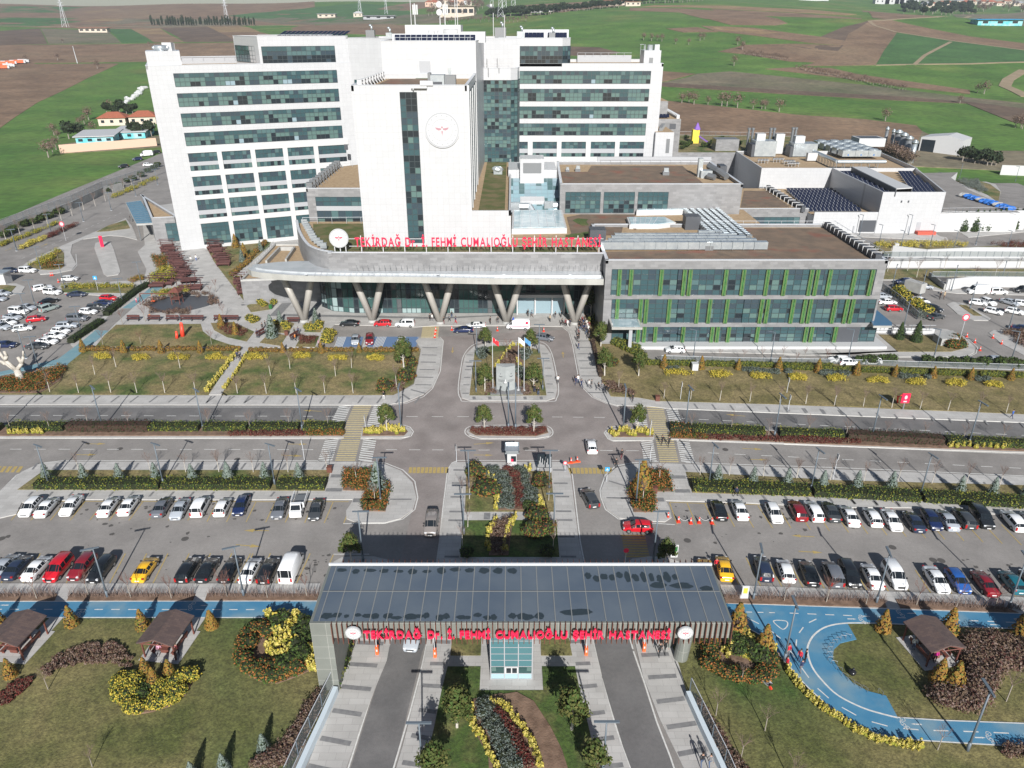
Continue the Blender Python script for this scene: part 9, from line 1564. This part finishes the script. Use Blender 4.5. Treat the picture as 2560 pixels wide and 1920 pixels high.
house('a2',540,180,70,25,8,0,'louvre','louvre','long grey hall behind the core roof',False,3,cat='hall');house('tm',1650,45,45,20,10,0,'cream','rooft','red-roofed farm among trees beyond the fields',True,4);house('tm',1790,48,30,15,8,0,'cream','rusty','small farm building right of the red-roofed farm',False,3);house('a2',350,158,22,14,9,0,'cream','whiteP','small pale house behind the white core',True,2)
random.seed(21)
for i in range(16):house('tm',225+i*20+random.uniform(-8,8),30+random.uniform(-14,26)+(10 if i<4 else 0),random.uniform(14,24),14,random.uniform(9,16),random.uniform(-.4,.4),random.choice(['cream','whiteP','cream','peach']),random.choice(['rooft','rusty','rooft']),f'{nth(i)} house from the left in the distant village',True,2,'houses of the distant village')
for i in range(8):house('tr',1380+i*28,24,26,18,13,0,'whiteP','whiteP',f'{nth(i)} white block from the left on the far ridge',False,2,'white blocks on the far ridge')
for i in range(12):house('tr',1640+i*48+random.uniform(-12,12),34+random.uniform(-8,12),random.uniform(18,30),15,random.uniform(8,12),random.uniform(-.3,.3),'cream',random.choice(['rooft','rusty','louvre']),f'{nth(i)} ridge house from the left at the top right',True,2,'ridge houses at the top right')
house('tr',1000,6,80,20,10,0,'whiteP','whiteP','long white hall on the ridge at the top',False,4,cat='hall');house('tr',2070,152,60,25,8,-.1,'cyan','signblue','bright blue shed on the right hillside',False,3,cat='hall')
b=MB()
for i in range(8):a_,e_=1.3*i,2.
for i,(x,y)in enumerate([(20,610),(60,600),(100,598),(140,590),(180,588),(215,585),(30,640),(80,625)]):
    p=RT('q8',x,y);q=empty('parked_machine',(p[0],p[1],p[2]),f'{nth(i)} orange or white municipal vehicle in the far left yard','truck','municipal vehicles far left',.3);b=MB();b.box(-5,5,-1.5,1.5,1,4.2);b.build('cargo_box',M['orange']if i%2==0 else M['whiteP'],q);b=MB();b.box(5,7,-1.4,1.4,.8,3.6);b.build('cab',M['whiteP'],q);b=MB();[b.tube((xx,s*1.2,.6),(xx,s*1.6,.6),.6,n=8)for xx in(-3,4.5)for s in(-1,1)];b.build('wheels',M['tyre'],q)
# white rubble bags
random.seed(8)
for i in range(26):p=RT('q8',1165+i*7+random.uniform(-16,16),950-i*5.4+random.uniform(-16,16));b=MB();b.ell((p[0],p[1],p[2]+.9),(2.1,1.7,1.3),0,7,5,.2);tag(b.build('white_sack',[M['whiteP']]),f'{nth(i)} white sack of the heap beyond the left wing','sack','white sack heap')
# pylons
def pylon(t,x,y,h_,label):
    p=RT(t,x,y);q=empty('pylon',p,label,'pylon','power pylons');b=MB();w_=h_*.09
    for sx in(-1,1):
        for sy in(-1,1):b.tube((sx*w_,sy*w_,0),(sx*.6,sy*.6,h_),h_*.007,n=3)
    for k in range(6):
        z=h_*k/6;z2=h_*(k+1)/6;f1=w_+(.6-w_)*k/6;f2=w_+(.6-w_)*(k+1)/6;[b.tube((-f1*s,-f1,z),(f2*s,-f2,z2),h_*.004,n=3)for s in(-1,1)]
    b.build('lattice',M['coping'],q);b=MB();[b.tube((-h_*.13*s,0,h_*zz),(h_*.13*s,0,h_*zz),h_*.006,n=3)for zz,s in((.75,1),(.85,.8),(.95,.6))];b.build('crossarms',M['coping'],q)
for i,a in enumerate([('q8',605,250,55),('a1',990,225,50),('a2',370,135,50),('a2',610,130,40),('tm',772,138,62),('tm',705,50,50),('tm',800,70,60),('tm',870,55,55)]):pylon(*a,f'{nth(i)} power pylon from the left in the far fields')
b=MB();p=RT('q8',715,588);e=ray(*T('q8',675,405));b.tube((p[0],p[1],p[2]),(p[0]-1,p[1],p[2]+19),.5,.3,n=6);tag(b.build('concrete_pole',[M['coping']]),'pale leaning concrete pole in the left brown field','pole')
# distant trees: individual crowns
def far_tree(kind,seed):
    random.seed(seed);q=empty({'cyp':'cypress','round':'round_tree','bare':'leafless_tree'}[kind],(0,0,-500));b=MB();b.tube((0,0,0),(0,0,3),.35,.25,n=5);b.build('trunk',M['bark'],q);b=MB()
    if kind=='cyp':b.leaves((0,0,6.5),(1.7,1.7,6),160,1.5,(0,1),.6);b.ell((0,0,6),(1.2,1.2,5),2,6,5)
    elif kind=='round':
        for k in range(4):c=(random.uniform(-1.8,1.8),random.uniform(-1.8,1.8),random.uniform(4.5,7));b.leaves(c,(2.8,2.8,2.4),70,1.5,(0,1),.6);b.ell(c,(2,2,1.8),2,6,4)
    else:b.leaves((0,0,5.5),(3.6,3.6,3.2),240,.8,(0,1),.3)
    b.build('crown',lm(*({'cyp':['lpine','ldk','core'],'round':['ldk','lpine','core'],'bare':['lbr','twig','corebr']}[kind])),q);return q
FT={k:[far_tree(k,40+i)for i in range(3)]for k in('cyp','round','bare')}
def farrow(kind,t,pts,fmt,sc=1.):
    group=gname(fmt)
    for i,(x,y)in enumerate(pts):p=RT(t,x,y);place(random.choice(FT[kind]),p,random.uniform(0,6),fmt.format(nth(i)),'tree',group,sc*random.uniform(.75,1.3))
random.seed(3)
farrow('cyp','a1',[(300+i*24+random.uniform(-8,8),238+random.uniform(-3,3))for i in range(40)],'{} cypress from the left along the far left track',1.35)
farrow('round','tm',[(660+i*16+random.uniform(-5,5),132-i*.6+random.uniform(-4,4))for i in range(32)],'{} dark tree from the left in the far hedge line',1.6);farrow('round','tm',[(1180+i*17+random.uniform(-6,6),98-i*1.4+random.uniform(-4,4))for i in range(30)],'{} dark tree from the left toward the red-roofed farm',1.5);farrow('round','tm',[(1720+i*24+random.uniform(-6,6),40-i*1.2+random.uniform(-6,5))for i in range(26)],'{} dark tree from the left on the far right ridge',1.9)
farrow('round','tr',[(1500+random.uniform(0,420),90-random.uniform(0,50))for i in range(70)],'{} pine of the dark ridge wood at the top right',1.8);farrow('bare','tr',[(1940+random.uniform(0,280),75-random.uniform(0,45))for i in range(24)],'{} grey tree among the ridge houses',1.8);farrow('bare','tm',[(220+random.uniform(0,420),60+random.uniform(-50,75))for i in range(55)],'{} leafless tree around the distant village',1.9)
farrow('bare','tr',[(900+i*17,400+i*3.4+random.uniform(-5,5))for i in range(38)],'{} bush from the left along the diagonal field hedge',.55);farrow('bare','tr',[(600+i*13,318+i*1.6)for i in range(20)],'{} bush from the left along the upper field edge',.6);farrow('bare','tr',[(240,600),(280,602),(310,604),(390,610),(470,612),(500,614),(560,622),(650,630),(700,632),(720,630),(800,650),(1410,705),(1840,603),(2160,735),(2200,745),(1940,540),(1980,545),(20,238),(65,238),(98,238),(125,244),(205,256),(280,260),(345,236),(368,234),(562,262),(588,292),(540,385)],'{} single leafless tree in the right fields',.95)
farrow('bare','q8',[(580,400),(240,568),(535,565),(1375,425),(740,1180),(780,1150),(820,1110),(500,1250),(540,1290),(520,1380),(490,1420),(450,1455),(860,1240),(1010,1010),(900,640)],'{} leafless tree of the left fields',.9);farrow('round','q8',[(990,1060),(1050,1050),(1110,1060),(1170,1060),(1230,1070),(1080,1080),(640,1290),(745,1280),(1230,1260),(1290,1280),(1400,1270)],'{} dark tree around the cyan houses',1.);farrow('bare','a2',[(1100+i*38,205+random.uniform(-10,10))for i in range(22)],'{} leafless tree behind the right roof machinery',1.)
farrow('bare','a8',[(840+i*14,690+i*5+random.uniform(-8,8))for i in range(24)]+[(2130,430),(2180,440)],'{} leafless bush behind the exhaust stacks',.8);farrow('round','a8',[(1640+i*38,760+i*6)for i in range(9)],'{} round tree along the right access road',.7)
series('dark','a7',[(20,230),(60,250),(100,225),(220,250),(260,240),(300,225),(330,250),(60,170),(380,180),(540,240),(500,260),(20,270)],'{} bush of the raised garden behind the annex','shrub',1.6,.2,None,13.2);fence('light fence along the far edge of the raised garden',[(50,390),(140,382)],1.8,13.2,3)
# playground behind the annex and tarp heap
c=g('a7',150,215,13.2);q=empty('playground',(c[0],c[1],13.2),'colourful playground tower far behind the grey rear block','playground');b=MB();b.box(-2,1,0,3,0,6);b.build('yellow_tower',mat('play_yellow',(.7,.55,.05),.6),q);b=MB();b.tube((0,1,6),(0,1,9),1.6,.2,n=8);b.build('purple_roof',mat('play_purple',(.2,.1,.4),.6),q);b=MB();b.obox((1,0),(5,-2),1,3,3.4,z0b=.5,z1b=.9);b.build('slide',mat('play_slide',(.2,.1,.4),.5),q)
c=g('a7',430,285,13.2);b=MB();b.box(c[0]-5,c[0]+5,c[1],c[1]+7,13.2,18);tag(b.build('grey_cabin',[M['grey']]),'grey cabin behind the brown planted roofs','cabin');b=MB();b.prism([(zy('a7',-40,300,332)[0],332),(96.4,332),(140,334),(140,384),(50,392)],0,13.2,0,1);tag(b.build('raised_garden',[M['grey'],M['lawn']]),'raised garden terrace behind a long grey wall','terrace')
random.seed(9)
for i in range(12):c=g('a8',1660+i*38,1075+i*11,6.6);b=MB();b.ell((c[0],c[1],7.1),(2.1,1.3,.9),0,8,5,.2);tag(b.build('covered_heap',[mat('tarp',(.02,.13,.45),.6)if i%4 else M['conc']]),f'{nth(i)} tarpaulin-covered heap from the left in the raised yard','covered heap','tarpaulin heaps')
# haze
b=MB();b.box(-7000,7500,-120,5600,-160,420);hz=b.build('haze',mat('haze_unused',(1,1,1),1));m=bpy.data.materials.new('haze');m.use_nodes=True;n_=m.node_tree;n_.nodes.clear();o_=n_.nodes.new('ShaderNodeOutputMaterial');v_=n_.nodes.new('ShaderNodeVolumePrincipled');v_.inputs['Color'].default_value=(.78,.87,1,1);v_.inputs['Density'].default_value=.0001;v_.inputs['Anisotropy'].default_value=.2;n_.links.new(v_.outputs[0],o_.inputs['Volume']);hz.data.materials.clear();hz.data.materials.append(m);tag(hz,kind='stuff')
for o in[x for x in COL.objects if x.location.z<-400 and x.parent is None and not x.get('label')]:
    for c in list(KIDS.get(o.name,())):[bpy.data.objects.remove(k)for k in KIDS.get(c.name,())];bpy.data.objects.remove(c)
    bpy.data.objects.remove(o)
